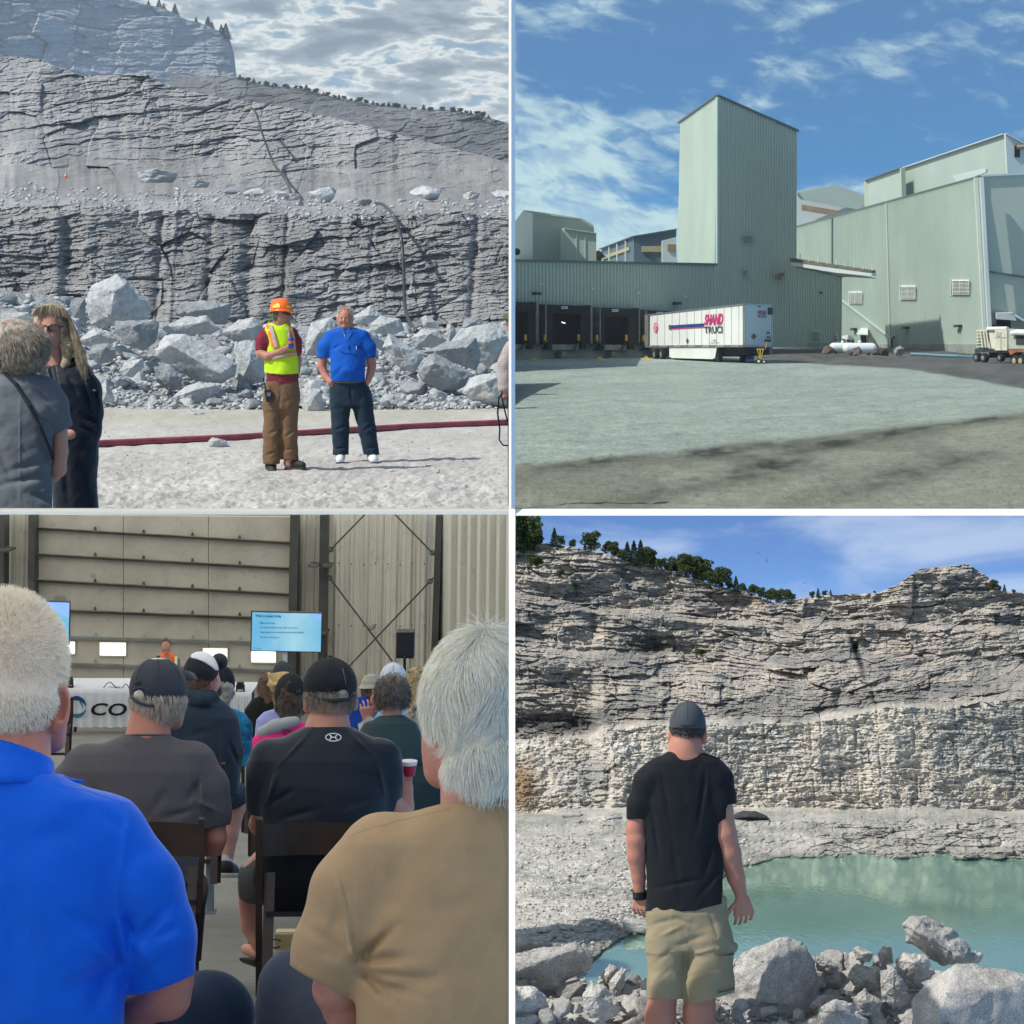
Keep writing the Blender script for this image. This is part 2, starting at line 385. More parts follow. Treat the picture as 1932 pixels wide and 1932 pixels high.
# ------------------------------------------------------------------ terrain sheets
def line(pts, x):
    p = np.array(pts, float); return np.interp(x, p[:, 0], p[:, 1])
def sheet(name, Q, x0, x1, nx, lines, ny, relief, colour, mat, kind='structure', label=None, cat=None, parent=None, smooth=False, side=0, fix=None, jag=0, nj=99):
    """a rock face or slope: lines = [(outline, depth)], from its top edge to its foot; depth may vary along the face"""
    xs = np.linspace(x0, x1, nx); Y = []; D = []
    for i_, (pl, dd) in enumerate(lines):
        jit = jag*(fbm(xs/170, xs*0+i_*3.7, 4, 600+i_)+.10*np.abs(fbm(xs/34, xs*0+i_, 3, 640+i_))) if (jag and 0 < i_ < nj) else 0
        Y.append(line(pl, xs)+jit); D.append(line(dd, xs) if isinstance(dd, list) else np.full(nx, float(dd)))
    Y = np.array(Y); D = np.array(D); tot = (Y[-1]-Y[0])
    t = np.linspace(0, 1, ny)[:, None]; yy = Y[0][None]+t*tot[None]; dd = np.zeros_like(yy)
    for j in range(nx): dd[:, j] = np.interp(yy[:, j], Y[:, j], D[:, j])
    xx = np.broadcast_to(xs[None], yy.shape)
    if fix: dd = fix(xx, yy, dd)
    rel, c = relief(xx, yy) if relief else (0, None)
    dd2 = dd-rel*dd/FQ
    # small sideways unevenness of the upper edge
    V = P(Q, xx, yy, dd2).reshape(-1, 3)
    i = np.arange(ny-1)[:, None]*nx+np.arange(nx-1)[None]; i = i.ravel()
    F = np.stack([i, i+nx, i+nx+1, i+1], 1)
    ob = put(name, V, F, mat, parent, smooth)
    C = colour(xx, yy, c).reshape(-1, 3); set_col(ob, C)
    if kind: ob['kind'] = kind
    tag(ob, label, cat); return ob, (xs, yy, dd2)
def strata(x, y, w, h, amp, seed, shear=0.0, warp=1.0, crack=.5):
    """bedded rock: courses of uneven height broken into blocks of uneven length"""
    u = (y+shear*x)/h+warp*fbm(x/(w*2.2), y/(h*5), 3, seed)+.35*fbm(x/(w*.5), y/(h*2), 2, seed+1); r = np.floor(u); fu = u-r
    rr = hsh(r, r*0+seed, seed+2); v = x/(w*(.5+rr))+rr*37+.25*fbm(x/w, y/h, 2, seed+3); c = np.floor(v); fv = v-c
    a = hsh(r, c, seed+4); b = hsh(r, c, seed+5); e = np.minimum(np.minimum(fu, 1-fu)*1.2, np.minimum(fv, 1-fv)*w/h*.9)
    z = (a-.5)*1.4+(rr-.5)*.8+(b-.5)*(fv-.5)*1.0+(fu-.5)*(.25+.5*a)
    return amp*(z-crack*np.exp(-e/.07)), a
# ------------------------------------------------------------------ boulders
from mathutils import noise as mnoise
def ico(sub):
    bm = bmesh.new(); bmesh.ops.create_icosphere(bm, subdivisions=sub, radius=1); V = np.array([v.co[:] for v in bm.verts]); F = np.array([[v.index for v in f.verts] for f in bm.faces]); bm.free(); return V, F
ICO = {k: ico(k) for k in (1, 2, 3, 4, 5)}
def rock_verts(seed, sub=3, planes=13, rough=.03, soft=.0):
    """a broken stone: hull of few points, edges worn, surface roughened; sub 1 is the bare shard"""
    r = np.random.RandomState(seed); k = 11+seed % 5; U = r.normal(size=(k, 3)); U /= np.linalg.norm(U, axis=1)[:, None]; U *= r.uniform(.78, 1.05, (k, 1))
    bm = bmesh.new()
    for u in U: bm.verts.new(u)
    g = bmesh.ops.convex_hull(bm, input=bm.verts); bmesh.ops.delete(bm, geom=[e for e in g['geom_interior'] if isinstance(e, bmesh.types.BMVert)], context='VERTS')
    bmesh.ops.dissolve_limit(bm, angle_limit=.25, verts=bm.verts, edges=bm.edges)
    if sub > 1: bmesh.ops.bevel(bm, geom=list(bm.edges), offset=.035, segments=1, profile=.5, affect='EDGES', clamp_overlap=True)
    bmesh.ops.triangulate(bm, faces=bm.faces)
    L = {1: 9, 2: .55, 3: .26, 4: .12}[min(sub, 4)]
    for _ in range(5):
        ed = [e for e in bm.edges if e.calc_length() > L]
        if not ed: break
        bmesh.ops.subdivide_edges(bm, edges=ed, cuts=1); bmesh.ops.triangulate(bm, faces=bm.faces)
    bm.normal_update()
    if sub > 1:
        o = Vector((seed*3.1, seed*1.3, 2))
        for v in bm.verts: v.co = v.co+v.normal*(mnoise.noise(v.co*2.5+o)*.07+mnoise.noise(v.co*7+o)*.035-abs(mnoise.noise(v.co*4+o*2))*.04)
    V = np.array([v.co[:] for v in bm.verts]); bm.verts.index_update(); F = np.array([[v.index for v in f.verts] for f in bm.faces]); bm.free()
    V -= (V.max(0)+V.min(0))/2; V /= (V.max(0)-V.min(0))/2
    return V, F
ROCKS = {}
def rock_data(seed, sub, mat):
    k = (seed, sub, mat.name)
    if k not in ROCKS:
        V, F = rock_verts(seed, sub); me = mesh_np('boulder', V, F, mat, False); ROCKS[k] = me
    return ROCKS[k]
def boulder(name, Q, cx, cy, w, h, d, seed, mat, label, group=None, roll=0.0, dep=.8, sub=3, cat='rock', yaw=None):
    """cx, cy: middle; w, h: size as seen"""
    me = rock_data(seed, sub, mat); s = d/FQ
    o = bpy.data.objects.new(name, me); COL.objects.link(o); o.location = PV(Q, cx, cy, d)
    c, q = abs(math.cos(roll)), abs(math.sin(roll)); sw = w/2*s; sh = h/2*s
    o.scale = (sw, dep*(sw+sh)/2, sh); o.rotation_euler = (0, roll, 0)
    return tag(o, label, cat, group)
def hull_rock(name, Q, pts, d, mat, label, cuts=7, rough=3.0, group=None, cat='rock', seed=0, front=None, back=60, soft=.05, parent=None):
    """pts: outline (x, y) or (x, y, e) with e px towards (-) or away (+); front: inner ridge points that come forward"""
    s = d/FQ; Pn = []
    for p in pts:
        e = p[2] if len(p) > 2 else 0; Pn.append(Vector((p[0], e, -p[1])))
        Pn.append(Vector((p[0]*.86+.14*np.mean([q[0] for q in pts]), e+back, -(p[1]*.86+.14*np.mean([q[1] for q in pts])))))
    for p in (front or []): Pn.append(Vector((p[0], p[2], -p[1])))
    bm = bmesh.new()
    for p in Pn: bm.verts.new(p)
    r = bmesh.ops.convex_hull(bm, input=bm.verts); g = [e for e in r['geom_interior'] if isinstance(e, bmesh.types.BMVert)]
    bmesh.ops.delete(bm, geom=g, context='VERTS')
    bmesh.ops.delete(bm, geom=[v for v in bm.verts if not v.link_faces], context='VERTS')
    bmesh.ops.dissolve_limit(bm, angle_limit=.02, verts=bm.verts, edges=bm.edges)
    sz = max(v.co.x for v in bm.verts)-min(v.co.x for v in bm.verts)
    try: bmesh.ops.bevel(bm, geom=list(bm.edges), offset=sz*soft*.25, segments=2, profile=.6, affect='EDGES', clamp_overlap=True)
    except Exception: pass
    bmesh.ops.triangulate(bm, faces=bm.faces)
    for _ in range(6):
        L = sz/26; ed = [e for e in bm.edges if e.calc_length() > L]
        if not ed or len(bm.verts) > 9000: break
        bmesh.ops.subdivide_edges(bm, edges=ed, cuts=1); bmesh.ops.triangulate(bm, faces=bm.faces)
    bm.normal_update()
    for v in bm.verts:
        q = v.co/sz; o = Vector((seed*3.1, seed*1.7, 0))
        n = mnoise.noise(q*4+o)*2.2+mnoise.noise(q*14+o)*.7+abs(mnoise.noise(q*8+o*2))*-1.6+mnoise.noise(q*34+o)*.35
        v.co = v.co+v.normal*n*rough*min(1, sz/260)
    V = np.array([v.co[:] for v in bm.verts]); F = [[v.index for v in f.verts] for f in bm.faces]; bm.verts.index_update(); bm.free()
    Wd = P(Q, V[:, 0], -V[:, 2], d+V[:, 1]*s)
    o = put(name, Wd, np.array(F), mat, parent); return tag(o, label, cat if not parent else None, group)
def rubble(name, Q, pos, mat, label, seed=0, kind='stuff', variants=6, cat='rubble'):
    """pos: array of (x, y, size px, d) -> one object of many small stones"""
    r = np.random.RandomState(seed); Vs = []; Fs = []; b = 0; base = [rock_verts(900+i, 1, 9, .0) for i in range(variants)]
    s = pos[:, 3]/FQ; C = P(Q, pos[:, 0], pos[:, 1], pos[:, 3])
    for i in range(len(pos)):
        V, F = base[i % variants]; a = r.normal(size=(3, 3)); q, _ = np.linalg.qr(a)
        sc = np.array([r.uniform(.7, 1.2), r.uniform(.6, 1), r.uniform(.45, .8)])*pos[i, 2]/2*s[i]
        Vs.append((V@q.T)*sc+C[i]); Fs.append(F+b); b += len(V)
    o = put(name, np.concatenate(Vs), np.concatenate(Fs), mat); return tag(o, label, cat, None, kind)
def leafcrown(seed, n, lobes, size, mat, name='crown'):
    """foliage as many small leaf faces spread through the crown's lobes"""
    r = np.random.RandomState(seed); V = []; L = np.array(lobes, float)
    w = L[:, 3]**2; w = w/w.sum(); k = r.choice(len(L), n, p=w); u = r.normal(size=(n, 3)); u /= np.linalg.norm(u, axis=1)[:, None]
    rad = r.uniform(.55, 1.0, n)**.6; C = L[k, :3]+u*(rad*L[k, 3])[:, None]*np.array([1, 1, .8])
    a = r.normal(size=(n, 3)); a /= np.linalg.norm(a, axis=1)[:, None]; bb = np.cross(a, r.normal(size=(n, 3))); bb /= np.linalg.norm(bb, axis=1)[:, None]
    sz = size*r.uniform(.6, 1.4, n)[:, None]
    V = np.stack([C-a*sz, C+bb*sz*.6, C+a*sz, C-bb*sz*.6], 1).reshape(-1, 3); F = np.arange(4*n).reshape(n, 4)
    return mesh_np(name, V, F, mat)
def conifer_mesh(seed, n, mat):
    r = np.random.RandomState(seed); h = r.uniform(0, 1, n)**1.25; rad = .30*(1-h)**.85*(.55+.45*np.abs(np.sin(h*24+r.uniform(0, 1, n))))*r.uniform(.35, 1.1, n)
    th = r.uniform(0, 6.28, n); C = np.stack([rad*np.cos(th), rad*np.sin(th), .12+.88*h-.10*rad], 1)
    a = np.stack([np.cos(th), np.sin(th), np.full(n, -.35)], 1)+r.normal(size=(n, 3))*.4; a /= np.linalg.norm(a, axis=1)[:, None]
    bb = np.cross(a, r.normal(size=(n, 3))); bb /= np.linalg.norm(bb, axis=1)[:, None]; sz = .030*r.uniform(.6, 1.3, n)[:, None]
    V = np.stack([C-a*sz, C+bb*sz*.4, C+a*sz*1.3, C-bb*sz*.4], 1).reshape(-1, 3); return mesh_np('crown', V, np.arange(4*n).reshape(n, 4), mat)
TREES = {}
def tree_kinds():
    ml = plain('leaf_green', (.055, .085, .022), .7, .35, 3, spec=.2); mc = plain('needle_green', (.026, .048, .022), .7, .3, 3, spec=.2)
    bk = plain('bark', (.07, .055, .042), .9, .25, 9)
    for i in range(4):
        r = random.Random(i); lobes = [(r.uniform(-.22, .22), r.uniform(-.2, .2), r.uniform(.14, .88), r.uniform(.07, .19)) for _ in range(24)]
        m = MB(); m.tube([(0, 0, 0), (.01, .01, .35), (0, 0, .75)], [.035, .025, .008], 7)
        for j in range(6):
            l = lobes[j]; m.tube([(0, 0, .25+.06*j), (l[0]*.5, l[1]*.5, l[2]*.6+.12), (l[0], l[1], l[2])], [.012, .008, .003], 5, False)
        TREES['leaf', i] = (leafcrown(i, 3600, lobes, .028, ml), m, bk)
    for i in range(3):
        m = MB(); m.tube([(0, 0, 0), (0, 0, .5), (.005, 0, .97)], [.022, .014, .004], 7)
        TREES['con', i] = (conifer_mesh(i, 2400, mc), m, bk)
def tree(kind, i, Q, x, ybase, hpx, d, label, group, wide=1.0, rz=0):
    crown, trunk, bk = TREES[kind, i]
    loc = PV(Q, x, ybase, d); t = thing('conifer_tree' if kind == 'con' else 'broadleaf_tree', label, 'tree', loc, group)
    S = hpx*d/FQ; c = bpy.data.objects.new('crown', crown); COL.objects.link(c); c.parent = t; c.scale = (S*wide, S*wide, S); c.rotation_euler = (0, 0, rz)
    if not isinstance(trunk, bpy.types.Mesh):
        trunk = mesh_np('trunk', np.array(trunk.v), trunk.f, bk); TREES[kind, i] = (crown, trunk, bk)
    c = bpy.data.objects.new('trunk', trunk); COL.objects.link(c); c.parent = t; c.scale = (S, S, S); c.rotation_euler = (0, 0, rz)
    return t
tree_kinds()
# ================================================================== upper left: quarry face, boulder heap, ground
ZG = -5.8
KT = 230/FQ
M_cliffTL = rock_mat('grey_cliff_granite', 300/FQ, speck=.35)
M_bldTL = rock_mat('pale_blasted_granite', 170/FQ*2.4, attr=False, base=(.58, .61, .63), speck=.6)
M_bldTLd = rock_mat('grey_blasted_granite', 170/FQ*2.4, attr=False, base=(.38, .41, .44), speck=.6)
def cliff_relief(sx=1.0, seed=0, amp=1.0, shear=0.0):
    def f(x, y):
        wy = y+28*fbm(x/420, y/300, 3, seed+1); wx = x+22*fbm(x/200, y/260, 3, seed+2)
        a, r1 = blocks(wx, wy, 190*sx, 110*sx, 66*amp, seed+10, 1.2, .2, shear)
        a2, r4 = strata(wx, wy, 150*sx, 44*sx, 30*amp, seed+15, shear, .6, .35)
        b, r2 = strata(wx, wy, 62*sx, 17*sx, 17*amp, seed+20, shear*1.2, .6, .45)
        b2, r5 = blocks(wx, wy, 46*sx, 24*sx, 11*amp, seed+22, 1.1, .25, shear)
        c, r3 = strata(wx, wy, 26*sx, 7*sx, 6.5*amp, seed+30, shear*1.5, .8, .4)
        sel = np.clip(.5+1.6*fbm(x/260, y/180, 2, seed+44), 0, 1)
        g = fbm(x/14, y/7, 3, seed+40)*3.0*amp+fbm(x/60, y/26, 3, seed+41)*10*amp+fbm(x/240, y/170, 3, seed+42)*60*amp
        a = a+a2*(.4+.6*sel); b = b*(.35+.65*sel)+b2*(1-sel*.6)
        return a+b+c+g, (r1, r2, r3)
    return f
def tl_relief(x, y):
    sm = np.clip(1-np.abs((y-(430+.36*x))-60)/90, 0, 1)*np.clip((760-x)/120, 0, 1)      # the smooth dipping slab, left
    r, c = cliff_relief(1.0, 3, .78, .10)(x, y)
    r = r*(1-.4*sm)
    # tall blasted buttresses of the lower face, with drill-hole slots between
    low = np.clip((y-790)/30, 0, 1)
    st = np.zeros_like(x)
    for xe, wd, a in ((225, 60, 34), (600, 12, -26), (650, 10, 18), (790, 16, -30), (945, 36, -60), (1075, 9, -34), (1035, 40, -20), (1400, 9, -14), (1790, 14, -34), (1280, 14, -12)):
        st += a*np.exp(-((x-xe-(y-1000)*-.06)/wd)**2)
    tier = 55*np.tanh((x-235)/14)*np.clip((330-x)/90, 0, 1)*low
    hole = -60*np.exp(-((x-785)/22)**2-((y-1080)/40)**2)-70*np.exp(-((x-940)/34)**2-((y-1020)/28)**2)
    return r+(st+hole-tier)*low, c
def tl_col(x, y, c):
    r1, r2, r3 = c; n = fbm(x/300, y/160, 4, 71); v = .30+.07*(r1-.5)+.05*(r2-.5)+.04*(r3-.5)+.06*n
    v = v+.07*np.clip((760-y)/250, 0, 1)+.05*np.exp(-((y-770-.0*x)/45)**2)
    wet = np.exp(-((x-1060-(y-1000)*.05)/55)**2)*np.clip((y-780)/60, 0, 1)+np.exp(-((x-590+(y-900)*.12)/14)**2)*np.clip((y-800)/40, 0, 1)
    v = v*(1-.45*np.clip(wet*(.6+.6*fbm(x/20, y/60, 3, 8)), 0, 1))
    v = np.clip(v, .05, .6)
    return np.stack([v*.985, v*1.0, v*1.02], -1)
sheet('quarry_cliff', 'TL', -260, 1931, 1150, [
    ([(-260, 190), (0, 205), (150, 225), (300, 285), (560, 282), (640, 330), (860, 372), (1050, 398), (1200, 430), (1400, 478), (1550, 520), (1932, 615)], 540),
    ([(-260, 330), (0, 400), (300, 480), (600, 560), (860, 600), (1200, 625), (1932, 640)], 500),
    ([(-260, 560), (0, 620), (500, 668), (820, 700), (1200, 735), (1932, 722)], 455),
    ([(-260, 690), (0, 700), (280, 718), (700, 735), (950, 752), (1300, 772), (1932, 752)], 360),
    ([(-260, 765), (0, 770), (280, 760), (640, 790), (1000, 800), (1400, 800), (1932, 800)], 300),
    ([(-260, 1480), (1932, 1480)], 262)], 1000, tl_relief, tl_col, M_cliffTL, jag=26, nj=5)
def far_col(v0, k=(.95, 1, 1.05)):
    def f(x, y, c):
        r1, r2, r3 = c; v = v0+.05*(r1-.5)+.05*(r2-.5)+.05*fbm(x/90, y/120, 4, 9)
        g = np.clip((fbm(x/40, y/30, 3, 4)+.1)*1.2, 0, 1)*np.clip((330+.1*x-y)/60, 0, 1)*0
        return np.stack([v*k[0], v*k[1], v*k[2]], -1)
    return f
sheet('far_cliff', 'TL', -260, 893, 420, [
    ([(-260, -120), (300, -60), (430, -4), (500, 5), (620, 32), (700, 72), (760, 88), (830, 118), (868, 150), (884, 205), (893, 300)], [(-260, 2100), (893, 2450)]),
    ([(-260, 310), (893, 320)], [(-260, 2000), (893, 2350)])], 300, cliff_relief(.8, 50, .34, 0), far_col(.42), M_cliffTL)  # paler base colour stands in for haze on the far cliff
sheet('hill_ridge', 'TL', 640, 1931, 420, [
    ([(640, 285), (890, 292), (1000, 320), (1150, 334), (1240, 362), (1400, 390), (1560, 412), (1700, 414), (1800, 432), (1932, 468)], 1500),
    ([(640, 420), (890, 450), (1400, 560), (1932, 700)], 1300)], 170, cliff_relief(.7, 60, .7, .1), far_col(.17), M_cliffTL)
for i, (x, y, h, k) in enumerate([(600, 30, 38, 0), (618, 34, 26, 1), (660, 62, 52, 2), (740, 90, 30, 0), (785, 110, 52, 1), (800, 116, 38, 2), (852, 150, 66, 0), (835, 128, 40, 1), (560, 18, 22, 2), (480, 8, 24, 0)]):
    tree('con', k, 'TL', x, y+4, h, 2440-i, 'small dark conifer on the rim of the hazy far cliff, %s along the rim from the left' % ['seventh', 'sixth', 'fifth', 'fourth', 'third', 'second', 'rightmost and tallest', 'just left of the tallest', 'first of the top edge', 'leftmost'][i] if 0 else
         ['spindly conifer near the frame top on the far cliff rim', 'short conifer right beside the spindly one on the far cliff rim', 'broad dark conifer standing alone midway along the far cliff rim', 'low bushy conifer at the dip of the far cliff rim', 'tall conifer rising over the right half of the far cliff rim', 'smaller conifer leaning on its tall neighbour on the cliff rim', 'tallest conifer, at the very right end of the far cliff', 'conifer filling the gap before the end tree of the far cliff', 'tiny conifer poking over the far cliff near the top edge', 'tiny leftmost conifer on the far cliff at the top edge'][i], 'conifers on the far cliff rim', 1.3, i)
for i in range(46):
    r = random.Random(i*7); x = 900+i*21+r.uniform(-8, 8); y = line([(890, 292), (1000, 320), (1150, 334), (1240, 362), (1400, 390), (1560, 412), (1700, 414), (1800, 432), (1932, 468)], x)
    if x < 1915: tree('leaf' if i % 3 else 'con', i % 3, 'TL', x, y+6, r.uniform(12, 24), 1490, 'small bush on the skyline of the hazy ridge', 'bushes along the hazy ridge', 1.8, i)
# ground of the quarry floor
def ground_sheet(name, Q, x0, x1, nx, y0, y1, ny, relief, colour, mat, z=ZG):
    d0 = dground(Q, y0, z); d1 = dground(Q, y1, z)
    ys = np.array([-z*FQ/d for d in np.geomspace(d0, d1, ny)])+VH*3864-OFF[Q][1]
    xs = np.linspace(x0, x1, nx); xx, yy = np.meshgrid(xs, ys); dd = dground(Q, yy, z); rel = relief(xx, yy)
    V = P(Q, xx, yy, dd); V[..., 2] += rel
    i = (np.arange(ny-1)[:, None]*nx+np.arange(nx-1)[None]).ravel(); F = np.stack([i, i+nx, i+nx+1, i+1], 1)
    ob = put(name, V.reshape(-1, 3), F, mat, None, True); set_col(ob, colour(xx, yy, V).reshape(-1, 3)); ob['kind'] = 'structure'; return ob
M_gTL = rock_mat('pale_quarry_dust', 90/FQ, speck=.45)
def gtl_rel(x, y):
    s = np.clip((y-1560)/300, .1, 1)
    return (fbm(x/150+y/50, y/26, 4, 5)*.2+fbm(x/30+y/20, y/9, 3, 6)*.09)*s+np.exp(-((y-1960)/30)**2)*0
def gtl_col(x, y, V):
    n = fbm(x/260, y/46, 4, 33); v = .52+.10*n+.06*fbm(x/40, y/10, 3, 34)
    damp = np.clip(1-np.abs(y-(1580-.02*x))/60, 0, 1)
    v = v*(1-.13*damp); k = .06*damp
    return np.stack([v*(1.03+k), v*(1.0+k*.6), v*(.95-k)], -1)
ground_sheet('quarry_floor', 'TL', -500, 1931, 620, 1420, 1938, 420, gtl_rel, gtl_col, M_gTL)
# the strip of the same floor that carries the two women, nearer
gp = MB(); gp.slab([(-12, 33.4, ZG), (-5, 33.4, ZG), (-5, 39, ZG), (-12, 39, ZG)], (0, 0, -1), .3); o = gp.build('ground', rock_mat('dust_plain', .01, attr=False, base=(.5, .51, .51))); o['kind'] = 'structure'
# heap mound
def heap_rel(x, y):
    a, r1 = blocks(x, y, 60, 40, 30, 201, 1.0, .4); b, r2 = blocks(x, y, 22, 14, 12, 202, 1, .5); return a+b+20*fbm(x/90, y/60, 3, 9), (r1, r2, r1)
def heap_col(x, y, c):
    v = .36+.1*(c[0]-.5)+.12*(c[1]-.5); return np.stack([v*.93, v, v*1.05], -1)
HEAPTOP = [(-260, 1090), (0, 1095), (250, 1120), (330, 1190), (600, 1220), (880, 1225), (1130, 1230), (1500, 1235), (1700, 1240), (1932, 1215)]
_, HS = sheet('boulder_heap', 'TL', -260, 1931, 700, [(HEAPTOP, 212), ([(-260, 1380), (1932, 1400)], 176), ([(-260, 1545), (400, 1555), (640, 1545), (1200, 1530), (1932, 1545)], [(-260, 146), (1932, 146)])], 220, heap_rel, heap_col, M_cliffTL)
def heap_d(x, y):
    xs, yy, dd = HS; j = int(np.clip(np.searchsorted(xs, x), 0, len(xs)-1)); return float(np.interp(y, yy[:, j], dd[:, j]))
big = [  # outline (x, y, e), front ridge, depth, label
 ([(318, 1130), (345, 1080), (400, 1065), (440, 1032), (480, 1060), (560, 1130), (577, 1175), (560, 1205), (470, 1205), (400, 1235), (340, 1225)], [(430, 1100, -60), (470, 1075, -45), (420, 1190, -50)], 180, 'huge wedge-shaped boulder with a pointed top, tallest in the heap', M_bldTL),
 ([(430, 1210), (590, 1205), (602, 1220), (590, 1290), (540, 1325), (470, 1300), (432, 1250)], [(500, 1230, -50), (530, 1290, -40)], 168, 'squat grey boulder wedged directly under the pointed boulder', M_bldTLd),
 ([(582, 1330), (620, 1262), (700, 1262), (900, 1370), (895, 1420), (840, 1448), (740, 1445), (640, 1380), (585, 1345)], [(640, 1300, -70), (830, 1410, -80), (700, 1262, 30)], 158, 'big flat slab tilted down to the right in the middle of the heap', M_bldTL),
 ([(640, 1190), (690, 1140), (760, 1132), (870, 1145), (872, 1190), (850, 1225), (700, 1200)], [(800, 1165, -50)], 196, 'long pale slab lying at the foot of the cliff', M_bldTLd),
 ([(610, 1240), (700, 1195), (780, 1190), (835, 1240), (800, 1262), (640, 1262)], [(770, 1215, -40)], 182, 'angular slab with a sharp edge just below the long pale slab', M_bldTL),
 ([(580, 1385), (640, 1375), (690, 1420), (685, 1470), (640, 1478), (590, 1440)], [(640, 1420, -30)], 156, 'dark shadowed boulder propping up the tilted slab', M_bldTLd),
 ([(835, 1255), (900, 1205), (960, 1195), (995, 1230), (985, 1300), (880, 1290)], [(930, 1240, -45)], 184, 'pale boulder behind the hard hat worker at his left shoulder', M_bldTL),
 ([(880, 1290), (960, 1280), (1000, 1340), (1000, 1440), (900, 1465), (895, 1360)], [(940, 1370, -60)], 160, 'tall pale boulder touching the lower right corner of the tilted slab', M_bldTL),
 ([(1130, 1470), (1160, 1458), (1210, 1470), (1228, 1545), (1222, 1572), (1150, 1572), (1138, 1520)], [(1185, 1500, -40)], 143, 'upright block standing between the two men at the heap foot', M_bldTL),
 ([(1150, 1300), (1175, 1215), (1250, 1195), (1290, 1240), (1250, 1320), (1210, 1345), (1155, 1340)], [(1200, 1260, -60)], 172, 'large angular boulder between the heads of the two men', M_bldTL),
 ([(1320, 1200), (1400, 1152), (1445, 1190), (1420, 1230), (1340, 1225)], [(1390, 1190, -30)], 196, 'low pale boulder behind the blue shirt man at his ear height', M_bldTL),
 ([(1385, 1225), (1440, 1190), (1510, 1205), (1530, 1245), (1480, 1270), (1400, 1255)], [(1460, 1220, -40)], 186, 'rounded pale boulder just left of the hose end', M_bldTL),
 ([(1330, 1240), (1400, 1240), (1450, 1290), (1450, 1330), (1400, 1300), (1340, 1265)], [(1390, 1255, -30)], 176, 'smooth sunlit slab sloping beside the blue shirt man', M_bldTL),
 ([(1445, 1310), (1465, 1255), (1590, 1335), (1600, 1350), (1562, 1410), (1500, 1385)], [(1480, 1300, -60), (1555, 1380, -50)], 166, 'tilted rectangular block pointing down right, right of the blue shirt man', M_bldTL),
 ([(1550, 1275), (1590, 1240), (1650, 1245), (1690, 1285), (1640, 1310), (1570, 1312)], [(1620, 1260, -40)], 180, 'boulder with a flat top under the two upright stones', M_bldTL),
 ([(1590, 1200), (1605, 1188), (1650, 1215), (1660, 1240), (1595, 1235)], [(1615, 1215, -20)], 192, 'small pointed stone on top of the heap near the hose end', M_bldTL),
 ([(1685, 1225), (1700, 1215), (1722, 1250), (1715, 1285), (1695, 1288), (1685, 1260)], [(1700, 1250, -15)], 184, 'narrow upright stone like a tooth, right of the hose', M_bldTL),
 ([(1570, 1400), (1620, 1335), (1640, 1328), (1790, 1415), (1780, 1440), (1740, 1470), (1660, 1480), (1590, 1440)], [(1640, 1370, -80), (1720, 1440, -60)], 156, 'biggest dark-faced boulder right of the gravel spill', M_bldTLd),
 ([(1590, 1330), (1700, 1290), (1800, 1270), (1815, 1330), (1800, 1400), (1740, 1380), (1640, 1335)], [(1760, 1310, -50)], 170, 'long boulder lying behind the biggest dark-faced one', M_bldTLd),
 ([(1690, 1300), (1740, 1240), (1850, 1215), (1932, 1260), (1932, 1330), (1870, 1400), (1820, 1395), (1800, 1320)], [(1830, 1290, -60)], 176, 'large bright boulder with a rippled top at the right edge', M_bldTL),
 ([(1740, 1245), (1755, 1200), (1810, 1200), (1830, 1225), (1780, 1250)], [(1780, 1220, -20)], 194, 'block on the crest behind the rippled boulder', M_bldTLd),
 ([(1745, 1480), (1770, 1425), (1850, 1405), (1932, 1410), (1932, 1540), (1840, 1530), (1770, 1505)], [(1830, 1440, -70), (1870, 1500, -60)], 147, 'rounded boulder at the right edge resting on the dusty floor', M_bldTL),
 ([(290, 1290), (350, 1235), (410, 1250), (450, 1285), (420, 1298), (320, 1305)], [(370, 1262, -40)], 170, 'flat slab just left of the squat grey boulder', M_bldTL),
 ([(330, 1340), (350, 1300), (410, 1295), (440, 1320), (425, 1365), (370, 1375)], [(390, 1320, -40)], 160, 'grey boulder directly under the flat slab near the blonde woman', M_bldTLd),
 ([(450, 1400), (470, 1365), (540, 1350), (545, 1385), (500, 1425), (465, 1420)], [(500, 1385, -35)], 154, 'chunky block left of the dark shadowed boulder', M_bldTL),
 ([(370, 1460), (400, 1430), (432, 1500), (430, 1520), (385, 1520)], [(402, 1480, -30)], 149, 'pale stone touching the navy jacket sleeve', M_bldTL),
 ([(650, 1500), (700, 1455), (750, 1440), (835, 1450), (830, 1490), (760, 1530), (690, 1532)], [(740, 1470, -50)], 150, 'broad low rock at the heap foot under the tilted slab', M_bldTL),
 ([(0, 1215), (10, 1180), (110, 1178), (128, 1200), (120, 1250), (0, 1250)], [(60, 1200, -30)], 172, 'flat boulder above the grey haired woman at the left edge', M_bldTL),
 ([(270, 1130), (320, 1120), (325, 1200), (280, 1200), (262, 1160)], [(300, 1160, -20)], 184, 'block tucked left of the pointed boulder', M_bldTLd),
 ([(700, 1560), (712, 1545), (770, 1558), (795, 1585), (780, 1596), (705, 1600)], [(735, 1560, -25)], 136.5, 'lone grey rock on the dusty floor in front of the heap', M_bldTL),
 ([(785, 1665), (800, 1650), (850, 1660), (866, 1680), (850, 1692), (790, 1690)], [(815, 1662, -25)], 99.6, 'white rock lying against the red pipe', M_bldTL),
]
for i, (o_, fr, d_, lb, m_) in enumerate(big):
    hull_rock('boulder', 'TL', o_, d_, m_, lb, rough=3.2, seed=i, front=fr, back=70)
rnd = random.Random(5); npos = 0
BX = [(np.mean([p[0] for p in b[0]]), np.mean([p[1] for p in b[0]]), b[2]) for b in big]
